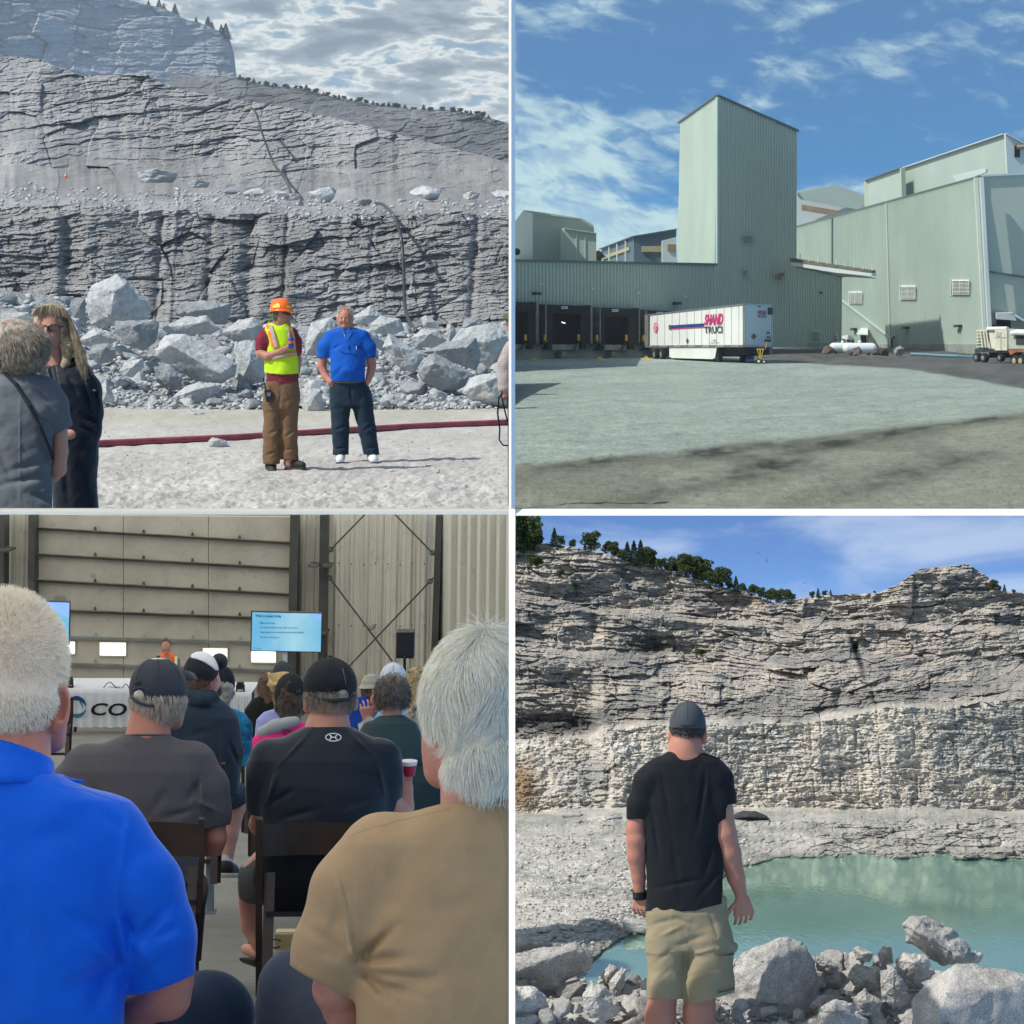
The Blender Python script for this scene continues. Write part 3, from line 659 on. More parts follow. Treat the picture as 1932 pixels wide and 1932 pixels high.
for i in range(205):
    x = rnd.uniform(0, 1925); t_ = rnd.random(); top = float(line(HEAPTOP, x)); y = top+(1540-top)*(t_**.8)
    if 1150 < x < 1750 and rnd.random() < .3: y = rnd.uniform(1400, 1540)
    w = rnd.choice([30, 40, 52, 66, 84, 100])*(1.0 if y < 1480 else .75)
    boulder('rock', 'TL', x, y-4, w, w*rnd.uniform(.55, .9), heap_d(x, min(y, 1535))-2, rnd.randint(0, 11), rnd.choice([M_bldTL, M_bldTL, M_bldTLd]), 'small broken granite rock in the heap below the cliff', 'small rocks in the boulder heap', rnd.uniform(-.5, .5), 1, 2)
r_ = np.random.RandomState(3); n_ = 4300; px = r_.uniform(-150, 1928, n_); tp = line(HEAPTOP, px); py = tp+(1560-tp)*r_.uniform(0.0, 1, n_)**.65
pd = np.array([heap_d(a, min(b, 1540)) for a, b in zip(px, py)])-1.0; psz = r_.choice([9, 13, 19, 27], n_)
gy = r_.uniform(1530, 1925, 1500)**1.0; gx = r_.uniform(-100, 1925, 1500); gd = dground('TL', gy, ZG)
gs = np.where(r_.rand(1500) < .9, r_.uniform(2, 6, 1500), r_.uniform(6, 15, 1500))*np.clip((gy-1300)/400, .5, 1.2)
pos = np.concatenate([np.stack([px, py, psz, pd], 1), np.stack([gx, gy-1, gs, gd], 1)])
rubble('rubble', 'TL', pos, M_bldTL, 'loose grey rubble and grit spilling from the boulder heap over the quarry floor', 4)
# ledge boulders and rubble on the benches
for i, (x, y, w, h, lb, dk) in enumerate([
  (595, 665, 165, 55, 'dark rectangular block on the upper ledge, longest on it', 1), (750, 694, 90, 32, 'low dark block right of the long rectangular one on the ledge', 1),
  (1212, 737, 112, 62, 'pale triangular boulder in the middle of the ledge', 0), (1605, 728, 120, 60, 'pale pyramid boulder on the right part of the ledge', 0),
  (1780, 738, 66, 32, 'square pale block on the ledge near the right edge', 0), (1892, 734, 80, 36, 'pale boulder on the ledge cut by the right edge', 0),
  (960, 726, 90, 34, 'flat white slab on the ledge at the upper hose end', 0), (1105, 744, 62, 28, 'small flat white block on the ledge between hose and triangular boulder', 0),
  (1058, 734, 56, 36, 'rounded stone on the ledge just behind the small flat block', 0), (1360, 760, 86, 40, 'dusty boulder at the start of the lower hose', 1),
  (875, 720, 70, 26, 'dark low stone on the ledge left of the white slab', 1)]):
    boulder('boulder', 'TL', x, y, w, h, 352-i*.3, [21, 21, 22, 23, 21, 24, 25, 21, 26, 27, 25][i], M_bldTLd if dk else M_bldTL, lb, None, .06 if i < 2 else -.05, .8, 4)
n_ = 1100; px = r_.uniform(-100, 1928, n_); px = px+60*fbm(px/90, px*0+3, 2, 78); px = np.minimum(px, 1926); k_ = r_.rand(n_); py = line([(0, 715), (280, 725), (700, 745), (950, 762), (1300, 780), (1932, 765)], px)+(k_-.35)*70+26*fbm(px/150, px*0, 3, 77)
rubble('ledge_rubble', 'TL', np.stack([px, py, r_.uniform(1.6, 4.6, n_)**2, 340-k_*52], 1), M_bldTL, 'loose broken stones scattered along the ledge above the lower face', 6)
# pipe and hoses
m = MB(); pts = []
for x in np.linspace(150, 1931, 30):
    y = np.interp(x, [150, 345, 900, 1240, 1600, 1932], [1690, 1676, 1651, 1628, 1607, 1593]); d = dground('TL', y+11, ZG); pts.append(PV('TL', x, y, d))
m.tube(pts, .19, 14); o = m.build('water_pipe', plain('red_hose', (.30, .055, .075), .45, .2, 1.2, .01, .4), None, True); tag(o, 'long dark red pipe lying across the quarry floor behind the two men', 'pipe')
def hose(q, d, r, lab):
    m = MB(); P_ = [PV('TL', a, b, dd) for (a, b), dd in zip(q, d)]; Q_ = []
    for i in range(len(P_)-1):
        p0 = P_[max(i-1, 0)]; p1 = P_[i]; p2 = P_[i+1]; p3 = P_[min(i+2, len(P_)-1)]
        for k in range(6):
            u = k/6; Q_.append(.5*((2*p1)+(p2-p0)*u+(2*p0-5*p1+4*p2-p3)*u*u+(3*p1-p0-3*p2+p3)*u**3))
    Q_.append(P_[-1]); m.tube(Q_, r, 10); tag(m.build('hose', plain('black_hose', (.028, .034, .045), .4, .2, 1, .0, .5), None, True), lab, 'hose')
hose([(1418, 766), (1450, 775), (1485, 815), (1510, 880), (1520, 960), (1524, 1050), (1528, 1150), (1545, 1215), (1572, 1250)], [322, 312, 292, 284, 282, 278, 270, 240, 205], .24, 'thick black hose hanging down the lower cliff face')
hose([(948, 405), (968, 430), (985, 490), (1010, 560), (1035, 620), (1065, 660), (1085, 690), (1098, 730)], [515, 500, 495, 488, 475, 440, 400, 350], .26, 'thinner black hose snaking down the upper cliff face')
t = thing('traffic_cone', 'tiny orange and white traffic cone on the upper ledge at the left', 'traffic cone', PV('TL', 248, 672, 300))
s_ = 300/FQ
for a, b, ra, rb, mm, nm in ((0, 9, 7, 5, 'o', 'cone_body'), (9, 15, 5, 3.6, 'w', 'reflective_band'), (15, 21, 3.6, 2.4, 'o', 'cone_body'), (21, 25, 2.4, 1.6, 'w', 'reflective_band'), (25, 30, 1.6, .8, 'o', 'cone_body')):
    o0 = Vector(t.location); m = MB(); m.tube([o0+Vector((0, 0, a*s_)), o0+Vector((0, 0, b*s_))], [ra*s_, rb*s_], 12); m.build(nm, plain('cone_orange', (.75, .13, .05), .6) if mm == 'o' else plain('cone_white', (.7, .7, .7), .5), t)
m = MB(); m.box(Vector(t.location)+Vector((0, 0, .02)), (18*s_, 18*s_, 2*s_)); m.build('base', plain('cone_orange', (.75, .13, .05)), t)
# ================================================================== lower right: flooded quarry
SKY_BR = [(-300, 60), (0, 130), (60, 128), (130, 118), (330, 150), (450, 192), (600, 225), (790, 282), (880, 302), (1000, 346), (1090, 325), (1200, 312), (1380, 306), (1450, 275), (1540, 215), (1720, 196), (1790, 240), (1850, 300), (1932, 305), (2300, 320)]
LITE = [(-300, 850), (0, 850), (290, 842), (345, 800), (600, 782), (1100, 775), (1400, 730), (1932, 702), (2300, 690)]
FOOT = [(-300, 1150), (0, 1140), (380, 1105), (800, 1112), (1500, 1118), (1932, 1105), (2300, 1100)]
SHORE0 = [(-300, 1800), (0, 1760), (300, 1696), (400, 1620), (500, 1560), (700, 1440), (870, 1340), (1000, 1303), (1200, 1300), (1932, 1306), (2300, 1306)]
SHORE = [(float(x), float(line(SHORE0, x)+(15*fbm(np.array([x/55.]), np.array([.3]), 3, 7)[0]+5*fbm(np.array([x/13.]), np.array([.7]), 2, 8)[0])*(1.0 if x < 900 else .35))) for x in range(-300, 2301, 6)]
ZW = -12.4
def dwat(y): return -ZW*FQ/(np.asarray(y, float)+696)
KB = 52/FQ
M_cliffBR = rock_mat('beige_cliff_granite', KB, speck=.45)
M_bldBR = rock_mat('near_pale_granite', 38/FQ*4, attr=False, base=(.50, .48, .46), speck=.8)
M_bldBRw = rock_mat('near_white_granite', 38/FQ*4, attr=False, base=(.66, .635, .60), speck=.7)
M_bldBRd = rock_mat('near_dark_granite', 38/FQ*4, attr=False, base=(.13, .145, .16), speck=.7)
def br_relief(x, y):
    lite = np.clip((y-line(LITE, x)-22*fbm(x/110, y/60, 3, 99))/20, 0, 1); beach = np.clip((y-line(FOOT, x))/20, 0, 1)
    wy = y+26*fbm(x/380, y/260, 3, 101)+.10*(x-900)*(1-lite)*np.sign(x-1100)*.6; wx = x+20*fbm(x/160, y/120, 3, 102)
    a, r1 = blocks(wx, wy, 190, 80, 40, 110, 1.0, .15); b, r2 = strata(wx, wy, 70, 16, 17, 120, .02, .7, .4); c, r3 = strata(wx, wy, 26, 6.5, 8, 130, .03, .8, .5)
    b2, r4 = blocks(wx, wy, 30, 19, 13, 140, 1.2, .25); a3, r5 = strata(wx, wy, 130, 38, 20, 145, .02, 1.0, .3)
    sel = np.clip(.55+1.8*fbm(x/240, y/120, 2, 149), 0, 1)
    up = a+a3*.8+b*(.4+.6*sel)+b2*.7*(1-sel)+c*.9+fbm(x/150, y/80, 4, 141)*52+fbm(x/10, y/5, 2, 142)*4
    lo = a*.5+b2*.8+c*.5+b*.35*sel+fbm(x/90, y/120, 4, 143)*30+fbm(x/9, y/7, 2, 144)*5
    st = 0
    for xe in (1130, 1232, 1385, 815, 770, 955, 1680, 1170, 1300, 1520): st = st-12*np.exp(-((x-xe-(y-900)*.06)/5)**2)*(.5+.5*np.sin(y/31+xe))
    be = fbm(x/90, y/34, 4, 150)*26+blocks(x, y, 44, 18, 14, 151, 1, .3)[0]*(.5+fbm(x/130, y/60, 2, 154))+blocks(x, y, 20, 8, 6, 153, 1, .3)[0]+fbm(x/9, y/5, 2, 152)*3
    ledge = np.clip((x-1080)/150, 0, 1)*np.clip((y-1160)/30, 0, 1); be = be+ledge*(blocks(x, y, 110, 30, 34, 160, 1, .4)[0]+blocks(x, y, 44, 13, 14, 161, 1, .4)[0])
    cave = -75*np.exp(-((x-530)/75)**2-((y-510)/34)**2)-60*np.exp(-((x-310)/28)**2-((y-430)/55)**2)-60*np.exp(-((x-1305-(y-540)*.35)/13)**2-((y-540)/70)**2)-50*np.exp(-((x-1230)/16)**2-((y-720)/36)**2)-45*np.exp(-((x-1370-(y-710)*.4)/9)**2-((y-710)/36)**2)-55*np.exp(-((x-1080)/38)**2-((y-420)/18)**2)
    face = (1-lite)*(up+cave)+lite*(1-beach)*(lo+st+26*np.tanh((x-372)/9)*np.clip((520-x)/100, 0, 1)*np.clip((y-840)/40, 0, 1))
    left = -90*np.exp(-((x-120)/190)**2-((y-800)/42)**2)
    r = face*(1-beach)+left*(1-beach)+beach*be
    return r, (r1, r2, r3, lite, beach, ledge)
def mixc(a, b, t): return a*(1-t[..., None])+np.array(b)*t[..., None]
def br_col(x, y, c):
    r1, r2, r3, lite, beach, ledge = c; n = fbm(x/260, y/130, 4, 171); n2 = fbm(x/60, y/24, 4, 172)
    C = np.zeros(x.shape+(3,))+np.array((.47, .435, .39)); C = mixc(C, (.25, .25, .245), np.clip(.35+1.5*fbm(x/240, (y+.15*x)/60, 4, 173), 0, .85))
    C = mixc(C, (.58, .50, .43), np.clip((r2-.72)*2.5, 0, .7))
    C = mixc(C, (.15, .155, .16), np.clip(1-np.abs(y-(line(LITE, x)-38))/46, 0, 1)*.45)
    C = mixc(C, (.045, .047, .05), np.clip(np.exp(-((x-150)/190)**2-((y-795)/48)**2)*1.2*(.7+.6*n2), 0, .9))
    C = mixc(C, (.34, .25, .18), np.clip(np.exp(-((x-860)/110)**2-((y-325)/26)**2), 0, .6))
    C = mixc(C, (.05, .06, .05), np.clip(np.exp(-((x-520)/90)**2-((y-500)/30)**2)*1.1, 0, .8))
    C = mixc(C, (.025, .03, .04), np.clip(np.exp(-((x-1305-(y-540)*.35)/11)**2-((y-540)/66)**2)*1.3, 0, .85))  # hollow and cleft: shade of the carved recesses put into the colour
    L = np.zeros_like(C)+np.array((.58, .535, .47)); L = mixc(L, (.50, .48, .44), np.clip(.3+1.3*n, 0, .8)); L = mixc(L, (.72, .68, .61), np.clip((r3-.7)*3, 0, .6))
    L = mixc(L, (.36, .36, .35), np.clip((x-1480)/120, 0, 1)*np.clip(.45+1.6*fbm(x/150, y/70, 4, 175), 0, .85))
    L = mixc(L, (.74, .72, .68), np.clip(np.exp(-((x-400)/80)**2-((y-890)/26)**2), 0, .8)); L = mixc(L, (.30, .31, .30), np.clip(np.exp(-((x-300)/70)**2-((y-1000)/75)**2), 0, .8))
    L = mixc(L, (.30, .19, .10), np.clip(np.exp(-((x-40)/50)**2-((y-1040)/90)**2)*1.2, 0, .85))
    C = C*(1-lite[..., None])+L*lite[..., None]
    B = np.zeros_like(C)+np.array((.54, .515, .475)); B = mixc(B, (.33, .335, .295), np.clip(.4+1.5*fbm(x/220, y/40, 4, 176), 0, .85)); B = mixc(B, (.74, .71, .66), np.clip((r3-.66)*3, 0, .7)*np.clip((y-1240)/100, 0, 1))
    sh = line(SHORE, x); B = mixc(B, (.15, .15, .135), np.clip(1-(sh-y)/34, 0, 1)*.7); B = mixc(B, (.42, .40, .37), ledge*.6)
    C = C*(1-beach[..., None])+B*beach[..., None]
    return C*(1+.12*n2[..., None])
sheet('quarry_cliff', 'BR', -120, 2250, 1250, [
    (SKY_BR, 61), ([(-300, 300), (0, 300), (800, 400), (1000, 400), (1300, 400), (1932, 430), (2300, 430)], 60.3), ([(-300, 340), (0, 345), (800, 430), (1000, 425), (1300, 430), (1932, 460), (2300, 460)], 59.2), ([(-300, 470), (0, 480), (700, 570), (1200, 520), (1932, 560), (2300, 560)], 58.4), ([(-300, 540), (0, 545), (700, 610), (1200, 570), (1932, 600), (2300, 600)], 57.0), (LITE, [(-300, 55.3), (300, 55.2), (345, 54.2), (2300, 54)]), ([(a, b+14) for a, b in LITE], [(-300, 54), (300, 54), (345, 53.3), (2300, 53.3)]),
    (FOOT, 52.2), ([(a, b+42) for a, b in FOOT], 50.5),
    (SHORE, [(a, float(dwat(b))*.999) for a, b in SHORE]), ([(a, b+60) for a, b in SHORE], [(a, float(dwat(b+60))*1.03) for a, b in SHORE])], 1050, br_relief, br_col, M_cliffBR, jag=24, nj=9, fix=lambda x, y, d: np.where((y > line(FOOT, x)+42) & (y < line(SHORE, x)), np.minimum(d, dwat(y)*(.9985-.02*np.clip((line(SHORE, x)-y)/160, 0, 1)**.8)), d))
# water
def water_mat():
    m, t, b = base_mat('quarry_water', .04, .5); tc = t.new('ShaderNodeTexCoord'); v = tc.outputs['Object']
    mp = t.new('ShaderNodeMapping'); mp.inputs['Scale'].default_value = (1.0, .45, 1); t.l.new(v, mp.inputs[0])
    n = t.noise(mp.outputs[0], 9, 4, .6, .3); n0 = t.noise(v, .35, 3, .5)
    c = t.mix(t.step(n0, .35, .65), (.20, .37, .30), (.26, .43, .355)); t.l.new(c, b.inputs['Base Color'])
    bump(t, b, n, .0028, .8); b.inputs['IOR'].default_value = 1.75; b.inputs['Specular IOR Level'].default_value = .9
    gl = t.new('ShaderNodeBsdfGlossy'); gl.inputs['Roughness'].default_value = .03; gl.inputs[0].default_value = (.80, 1, .90, 1)
    for l in list(t.l):
        if l.to_socket == b.inputs['Normal']: t.l.new(l.from_socket, gl.inputs['Normal'])
    ms = t.new('ShaderNodeMixShader'); ms.inputs[0].default_value = .52; o_ = [n_ for n_ in t.n if n_.type == 'OUTPUT_MATERIAL'][0]; t.l.new(b.outputs[0], ms.inputs[1]); t.l.new(gl.outputs[0], ms.inputs[2]); t.l.new(ms.outputs[0], o_.inputs[0])
    return m
m = MB(); m.slab([(-1.2, 38.1, ZW), (16, 38.1, ZW), (18, 49, ZW), (-1.2, 49, ZW)], (0, 0, -1), .05); o = m.build('water', water_mat()); o['kind'] = 'structure'
# near bank
def nb_rel(x, y): a, r1 = blocks(x, y, 60, 40, 22, 301, 1, .3); return a+fbm(x/40, y/30, 3, 302)*10, (r1, r1, r1)
sheet('near_bank', 'BR', -200, 2250, 420, [([(-200, 1640), (150, 1700), (300, 1745), (800, 1745), (1100, 1700), (1500, 1720), (2250, 1790)], 39.35), ([(-200, 1833), (2250, 1833)], 37.8), ([(-200, 2065), (2250, 2065)], 36.4), ([(-200, 2350), (2250, 2350)], 35)], 200, nb_rel,
      lambda x, y, c: np.stack([.42+.12*c[0], .40+.12*c[0], .38+.12*c[0]], -1), M_cliffBR)
bigb = [
 ([(830, 1690), (860, 1665), (960, 1625), (1040, 1602), (1100, 1618), (1140, 1690), (1165, 1790), (1180, 1900), (1120, 1990), (820, 1990), (800, 1850)], [(960, 1690, -60), (1050, 1700, -70), (930, 1850, -110), (1080, 1860, -90)], 37.6, 'very large rounded granite boulder right beside the standing man', M_bldBR),
 ([(1470, 1560), (1500, 1528), (1560, 1520), (1640, 1555), (1735, 1640), (1745, 1690), (1700, 1705), (1620, 1712), (1490, 1620)], [(1520, 1575, -60), (1690, 1680, -70)], 37.8, 'long tilted grey boulder standing out against the water', M_bldBR),
 ([(1505, 1840), (1600, 1750), (1680, 1700), (1750, 1700), (1990, 1750), (2100, 1850), (2100, 2060), (1520, 2060)], [(1650, 1800, -120), (1850, 1800, -110), (1600, 1930, -140)], 35.6, 'huge smooth grey slab filling the bottom right corner', M_bldBR),
 ([(-60, 1680), (150, 1640), (240, 1620), (290, 1640), (305, 1680), (290, 1720), (190, 1790), (-60, 1760)], [(100, 1700, -60), (240, 1650, -40)], 37.8, 'broad grey wedge boulder at the left edge beside the water', M_bldBR),
 ([(-60, 1620), (60, 1600), (150, 1625), (165, 1645), (0, 1690), (-60, 1690)], [(60, 1630, -30)], 38.8, 'pale flat rock behind the broad wedge boulder', M_bldBRw),
 ([(-60, 1790), (90, 1790), (130, 1830), (150, 1900), (-60, 1930)], [(60, 1830, -50)], 36.8, 'pale angular rock in the bottom left corner', M_bldBRw),
 ([(265, 1830), (300, 1768), (345, 1785), (415, 1870), (395, 1905), (330, 1925), (275, 1890)], [(320, 1830, -50)], 36.7, 'white block with a flat diamond face, left of the man', M_bldBRw),
 ([(480, 1790), (500, 1760), (545, 1765), (548, 1870), (500, 1880), (482, 1860)], [(515, 1800, -30)], 37.4, 'dark speckled block touching the left leg of the shorts', M_bldBRd),
 ([(365, 1770), (415, 1718), (430, 1725), (425, 1790), (395, 1832), (370, 1825)], [(400, 1770, -30)], 37.3, 'thin upright flake of rock left of the man', M_bldBRw),
 ([(335, 1750), (370, 1705), (400, 1720), (380, 1770), (350, 1790)], [(365, 1745, -20)], 37.9, 'small pale flake leaning behind the upright one', M_bldBRw),
 ([(1445, 1690), (1480, 1660), (1560, 1670), (1597, 1740), (1580, 1765), (1520, 1780), (1450, 1740)], [(1520, 1705, -50)], 37.4, 'white block lying against the tilted grey boulder', M_bldBRw),
 ([(1265, 1745), (1300, 1705), (1390, 1720), (1410, 1780), (1380, 1815), (1300, 1800)], [(1350, 1750, -40)], 37.2, 'grey angular rock in the middle of the rubble right of the man', M_bldBR),
 ([(1285, 1650), (1305, 1638), (1365, 1665), (1350, 1700), (1300, 1690)], [(1325, 1668, -20)], 38.2, 'small pointed rock at the water edge', M_bldBRw),
 ([(1380, 1665), (1400, 1638), (1432, 1640), (1440, 1700), (1390, 1715)], [(1410, 1670, -20)], 38.1, 'upright pale stone at the water edge next to the white block', M_bldBRw),
 ([(1390, 1730), (1440, 1715), (1490, 1790), (1510, 1850), (1440, 1880), (1395, 1830)], [(1440, 1790, -40)], 36.8, 'tall narrow rock in front of the white block', M_bldBR),
 ([(1150, 1880), (1210, 1840), (1290, 1850), (1345, 1920), (1330, 1990), (1160, 1990)], [(1230, 1890, -50)], 36.0, 'rough grey rock at the bottom edge right of the very large boulder', M_bldBR),
 ([(1280, 1830), (1330, 1800), (1400, 1850), (1390, 1900), (1310, 1900)], [(1340, 1850, -30)], 36.6, 'blocky rock half buried in the rubble pile', M_bldBR),
 ([(610, 1880), (660, 1840), (790, 1850), (800, 1990), (610, 1990)], [(700, 1900, -30)], 37.3, 'grey rock between and behind the man legs', M_bldBR),
 ([(1140, 1670), (1200, 1690), (1240, 1720), (1200, 1745), (1150, 1730)], [(1185, 1705, -20)], 38.0, 'low grey stone at the waterline right of the very large boulder', M_bldBR),
 ([(1700, 1680), (1750, 1655), (1780, 1670), (1765, 1700), (1710, 1705)], [(1740, 1680, -20)], 38.0, 'small rock just right of the tilted boulder', M_bldBRw),
]
for i, (o_, fr, d_, lb, m_) in enumerate(bigb):
    hull_rock('boulder', 'BR', o_, d_, m_, lb, rough=6.5, seed=40+i, front=fr, back=90)
rnd = random.Random(8)
for i in range(60):
    x = rnd.choice([rnd.uniform(150, 540), rnd.uniform(1120, 1560), rnd.uniform(1150, 1540), rnd.uniform(0, 1900)]); yl = float(line([(0, 1790), (300, 1745), (500, 1765), (900, 1800), (1130, 1690), (1500, 1730), (1900, 1760)], x))
    y = rnd.uniform(yl, 1960); w = rnd.choice([44, 60, 84, 110]); d = float(np.interp(y, [1700, 1800, 2350], [40.4, 39.2, 34.5]))-.25
    boulder('rock', 'BR', x, y, w, w*rnd.uniform(.5, .9), d, rnd.randint(0, 11), rnd.choice([M_bldBRw, M_bldBR, M_bldBRw]), 'broken granite rock in the rubble along the near bank', 'broken rocks along the near bank', rnd.uniform(-.9, .9), .8, 3)
for i in range(95):
    x0_, x1_, y0_ = ((1125, 1560, 1690), (160, 540, 1765), (1130, 1500, 1720), (20, 1900, 1850))[i % 4]; x = rnd.uniform(x0_, x1_); y = rnd.uniform(y0_, 1955); w = rnd.choice([52, 66, 84, 108]); d = float(np.interp(y, [1745, 1833, 2065], [39.3, 37.8, 36.4]))-.55
    boulder('rock', 'BR', x, y, w, w*rnd.uniform(.55, .95), d, rnd.randint(0, 11), rnd.choice([M_bldBRw, M_bldBRw, M_bldBR]), 'broken granite rock in the rubble along the near bank', 'broken rocks along the near bank', rnd.uniform(-1.1, 1.1), .8, 3)
r_ = np.random.RandomState(9); n_ = 900; px = r_.uniform(0, 1930, n_); lo_ = line([(0, 1790), (300, 1750), (800, 1760), (1130, 1700), (1500, 1735), (1900, 1780)], px); py = lo_+(1960-lo_)*r_.uniform(0, 1, n_)
a_ = np.stack([px, py, r_.uniform(8, 24, n_), np.interp(py, [1745, 1833, 2065], [39.35, 37.8, 36.4])-.12], 1)
n_ = 3200; px = r_.uniform(0, 900, n_); sh = line(SHORE, px); py = 1230+(sh-1235)*r_.uniform(0, 1, n_); dd = np.interp(py, [1150, 1700], [50.4, 40.1])*1.0
dd = np.minimum(50.5+(dwat(sh)-50.5)*np.clip((py-1148)/(sh-1148), 0, 1), dwat(py)*(.9985-.02*np.clip((sh-py)/160, 0, 1)**.8))-.03
b_ = np.stack([px, py, r_.choice([4, 7, 12, 20], n_, p=[.42, .32, .2, .06]), dd], 1)
rubble('bank_rubble', 'BR', np.concatenate([a_, b_]), M_bldBRw, 'loose pale stones littering the left shore and the near bank', 11)
for i, (x, y, w, h, lb) in enumerate([(1253, 1217, 30, 30, 'small white boulder standing on the ledge over the water'), (80, 1445, 46, 26, 'pale stone lying on the left shore'), (160, 1278, 60, 26, 'dark slab half buried in the upper left shore'), (470, 1560, 120, 50, 'flat pale slab at the shore beside the left hand of the man'), (215, 1750*0+1140, 90, 40, 'pale slab at the foot of the light cliff, left'), (1590, 1010, 20, 20, 'small stone stuck in the pale cliff face, right')]):
    d = [48.9, 44.6, 48.3, 41.9, 51.2, 52.0][i]; boulder('boulder', 'BR', x, y, w, h, d, 30+i, M_bldBRw if i != 2 else M_bldBR, lb, None, .1, .9, 3)
t = hull_rock('gravel_pile', 'BR', [(822, 1158), (840, 1138), (870, 1126), (920, 1128), (960, 1145), (975, 1158)], 50.4, rock_mat('dark_gravel', KB, attr=False, base=(.075, .08, .085), speck=.9), 'small dark pile of crushed gravel at the cliff foot', front=[(890, 1150, -30)], back=40, rough=1.2)
# trees on the rim
spec = [(20, 170, 190, 'leaf', 2), (60, 160, 120, 'leaf', 3), (5, 120, 150, 'con', 1), (95, 140, 60, 'leaf', 0), (160, 124, 66, 'con', 0), (185, 126, 40, 'leaf', 1), (228, 134, 34, 'leaf', 2), (300, 146, 80, 'leaf', 3), (275, 144, 30, 'con', 1), (355, 160, 42, 'leaf', 0), (385, 172, 66, 'leaf', 1), (415, 182, 44, 'leaf', 2), (435, 190, 80, 'con', 2), (460, 198, 92, 'con', 0), (485, 202, 98, 'con', 1), (510, 210, 86, 'leaf', 3), (535, 214, 50, 'leaf', 0), (560, 220, 50, 'leaf', 1), (590, 228, 44, 'leaf', 2),
        (620, 238, 76, 'leaf', 3), (655, 248, 92, 'leaf', 0), (690, 262, 104, 'leaf', 1), (722, 272, 110, 'leaf', 2), (755, 286, 80, 'leaf', 3), (788, 290, 84, 'leaf', 0), (820, 296, 44, 'leaf', 1), (845, 302, 62, 'con', 2), (870, 306, 40, 'leaf', 3), (905, 318, 46, 'leaf', 0), (940, 328, 48, 'leaf', 1), (975, 336, 52, 'leaf', 2), (1005, 342, 56, 'leaf', 3), (1035, 340, 50, 'leaf', 0), (1058, 336, 30, 'leaf', 1), (1130, 322, 26, 'leaf', 2), (1155, 320, 34, 'con', 0), (1180, 318, 24, 'leaf', 3), (1202, 314, 22, 'con', 1), (1815, 290, 36, 'leaf', 0), (1858, 306, 34, 'con', 2), (1835, 300, 26, 'leaf', 1), (1895, 308, 18, 'leaf', 2), (1368, 308, 12, 'leaf', 3)]
for i, (x, y, h, k, v) in enumerate(spec):
    pl = 'tall' if h > 75 else 'middling' if h > 40 else 'low'; kk = 'conifer' if k == 'con' else 'broadleaf tree'
    where = 'at the left end of the quarry rim' if x < 110 else 'on the left rise of the quarry rim' if x < 340 else 'in the left clump on the quarry rim' if x < 600 else 'in the dense green clump midway along the rim' if x < 900 else 'on the rim where it dips lowest' if x < 1100 else 'on the bare centre of the far rim' if x < 1400 else 'behind the rocky summit on the right'
    tree(k, v, 'BR', x, y+h*.14, h*1.12, 61.5-(i % 3)*.3, '%s green %s standing %s' % (pl, kk, where), 'trees on the quarry rim '+where[:24], 1.25 if k == 'leaf' else 1.0, i*1.3)
for x, y, h in ((90, 215, 50), (712, 548, 34), (712, 466, 18), (180, 250, 34), (240, 290, 26)):
    tree('leaf', 1, 'BR', x, y, h, 56.8 if y > 400 else 58.8, 'green bush growing on the rock face ' + ('above the dark hollow' if y == 466 else 'beside the dark hollow in mid cliff' if y == 548 else 'below the trees at the left end' if x == 90 else 'high on the left face, upper one' if x == 180 else 'high on the left face, lower one'), 'bushes on the rock face', 1.9, x)
# birds: body and two wings
bm_ = plain('bird_black', (.02, .02, .022), .7)
for i, (x, y, s, a) in enumerate([(928, 154, 12, .8), (960, 183, 12, 1.5), (1104, 268, 10, -.3)]):
    c = PV('BR', x, y, 55); k = s*55/FQ; t = thing('bird', ['dark bird gliding, upper left of the pair over the rim', 'dark bird just below the upper one, wings upright', 'smaller dark bird flying low over the rim to the right'][i], 'bird', c, 'birds over the quarry')
    Mx = Matrix.Rotation(a, 3, 'Y'); m = MB(); m.tube([c+Mx@Vector(q)*k for q in ((0, -.6, 0), (0, -.3, 0), (0, .2, 0), (0, .7, 0))], [.05*k, .16*k, .14*k, .04*k], 8); m.build('body', bm_, t, True)
    for sd in (-1, 1):
        m = MB(); pp = [Vector(q) for q in ((0, -.25, .05), (sd*.5, -.35, .2), (sd*1.1, -.1, .12), (sd*.5, .15, .18), (0, .2, .05))]; m.slab([c+Mx@q*k for q in pp], Mx@Vector((0, 0, -1)), .04*k); m.build('wing', bm_, t)
# ================================================================== upper right: plant yard, seen level
class Face:
    """a flat wall through measured corners; hit() gives the place on it seen at (x, y)"""
    def __init__(s, Q, x0, y0, d0, x1, y1, d1, xb=None, yb=None):
        s.Q = Q; a = PV(Q, x0, y0, d0); b = PV(Q, x1, y1, d1); s.a = a; s.b = b
        c = a+Vector((0, 0, -1)) if xb is None else PV(Q, xb, yb, d0)
        n = (b-a).cross(c-a).normalized()
        if n.dot(a) > 0: n = -n
        s.n = n; s.u = (b-a).normalized(); s.up = s.u.cross(n) if s.u.cross(n).z > 0 else n.cross(s.u)
    def hit(s, x, y, off=0.0):
        r = PV(s.Q, x, y, 1.0); t = (s.a+s.n*off).dot(s.n)/r.dot(s.n); return r*t
    def slab(s, m, pts, th, off=0.0): m.slab([s.hit(x, y, off) for x, y in pts], s.n, th); return m
    def rect(s, m, x0, y0, x1, y1, th, off=0.0): return s.slab(m, [(x0, y0), (x1, y0), (x1, y1), (x0, y1)], th, off)
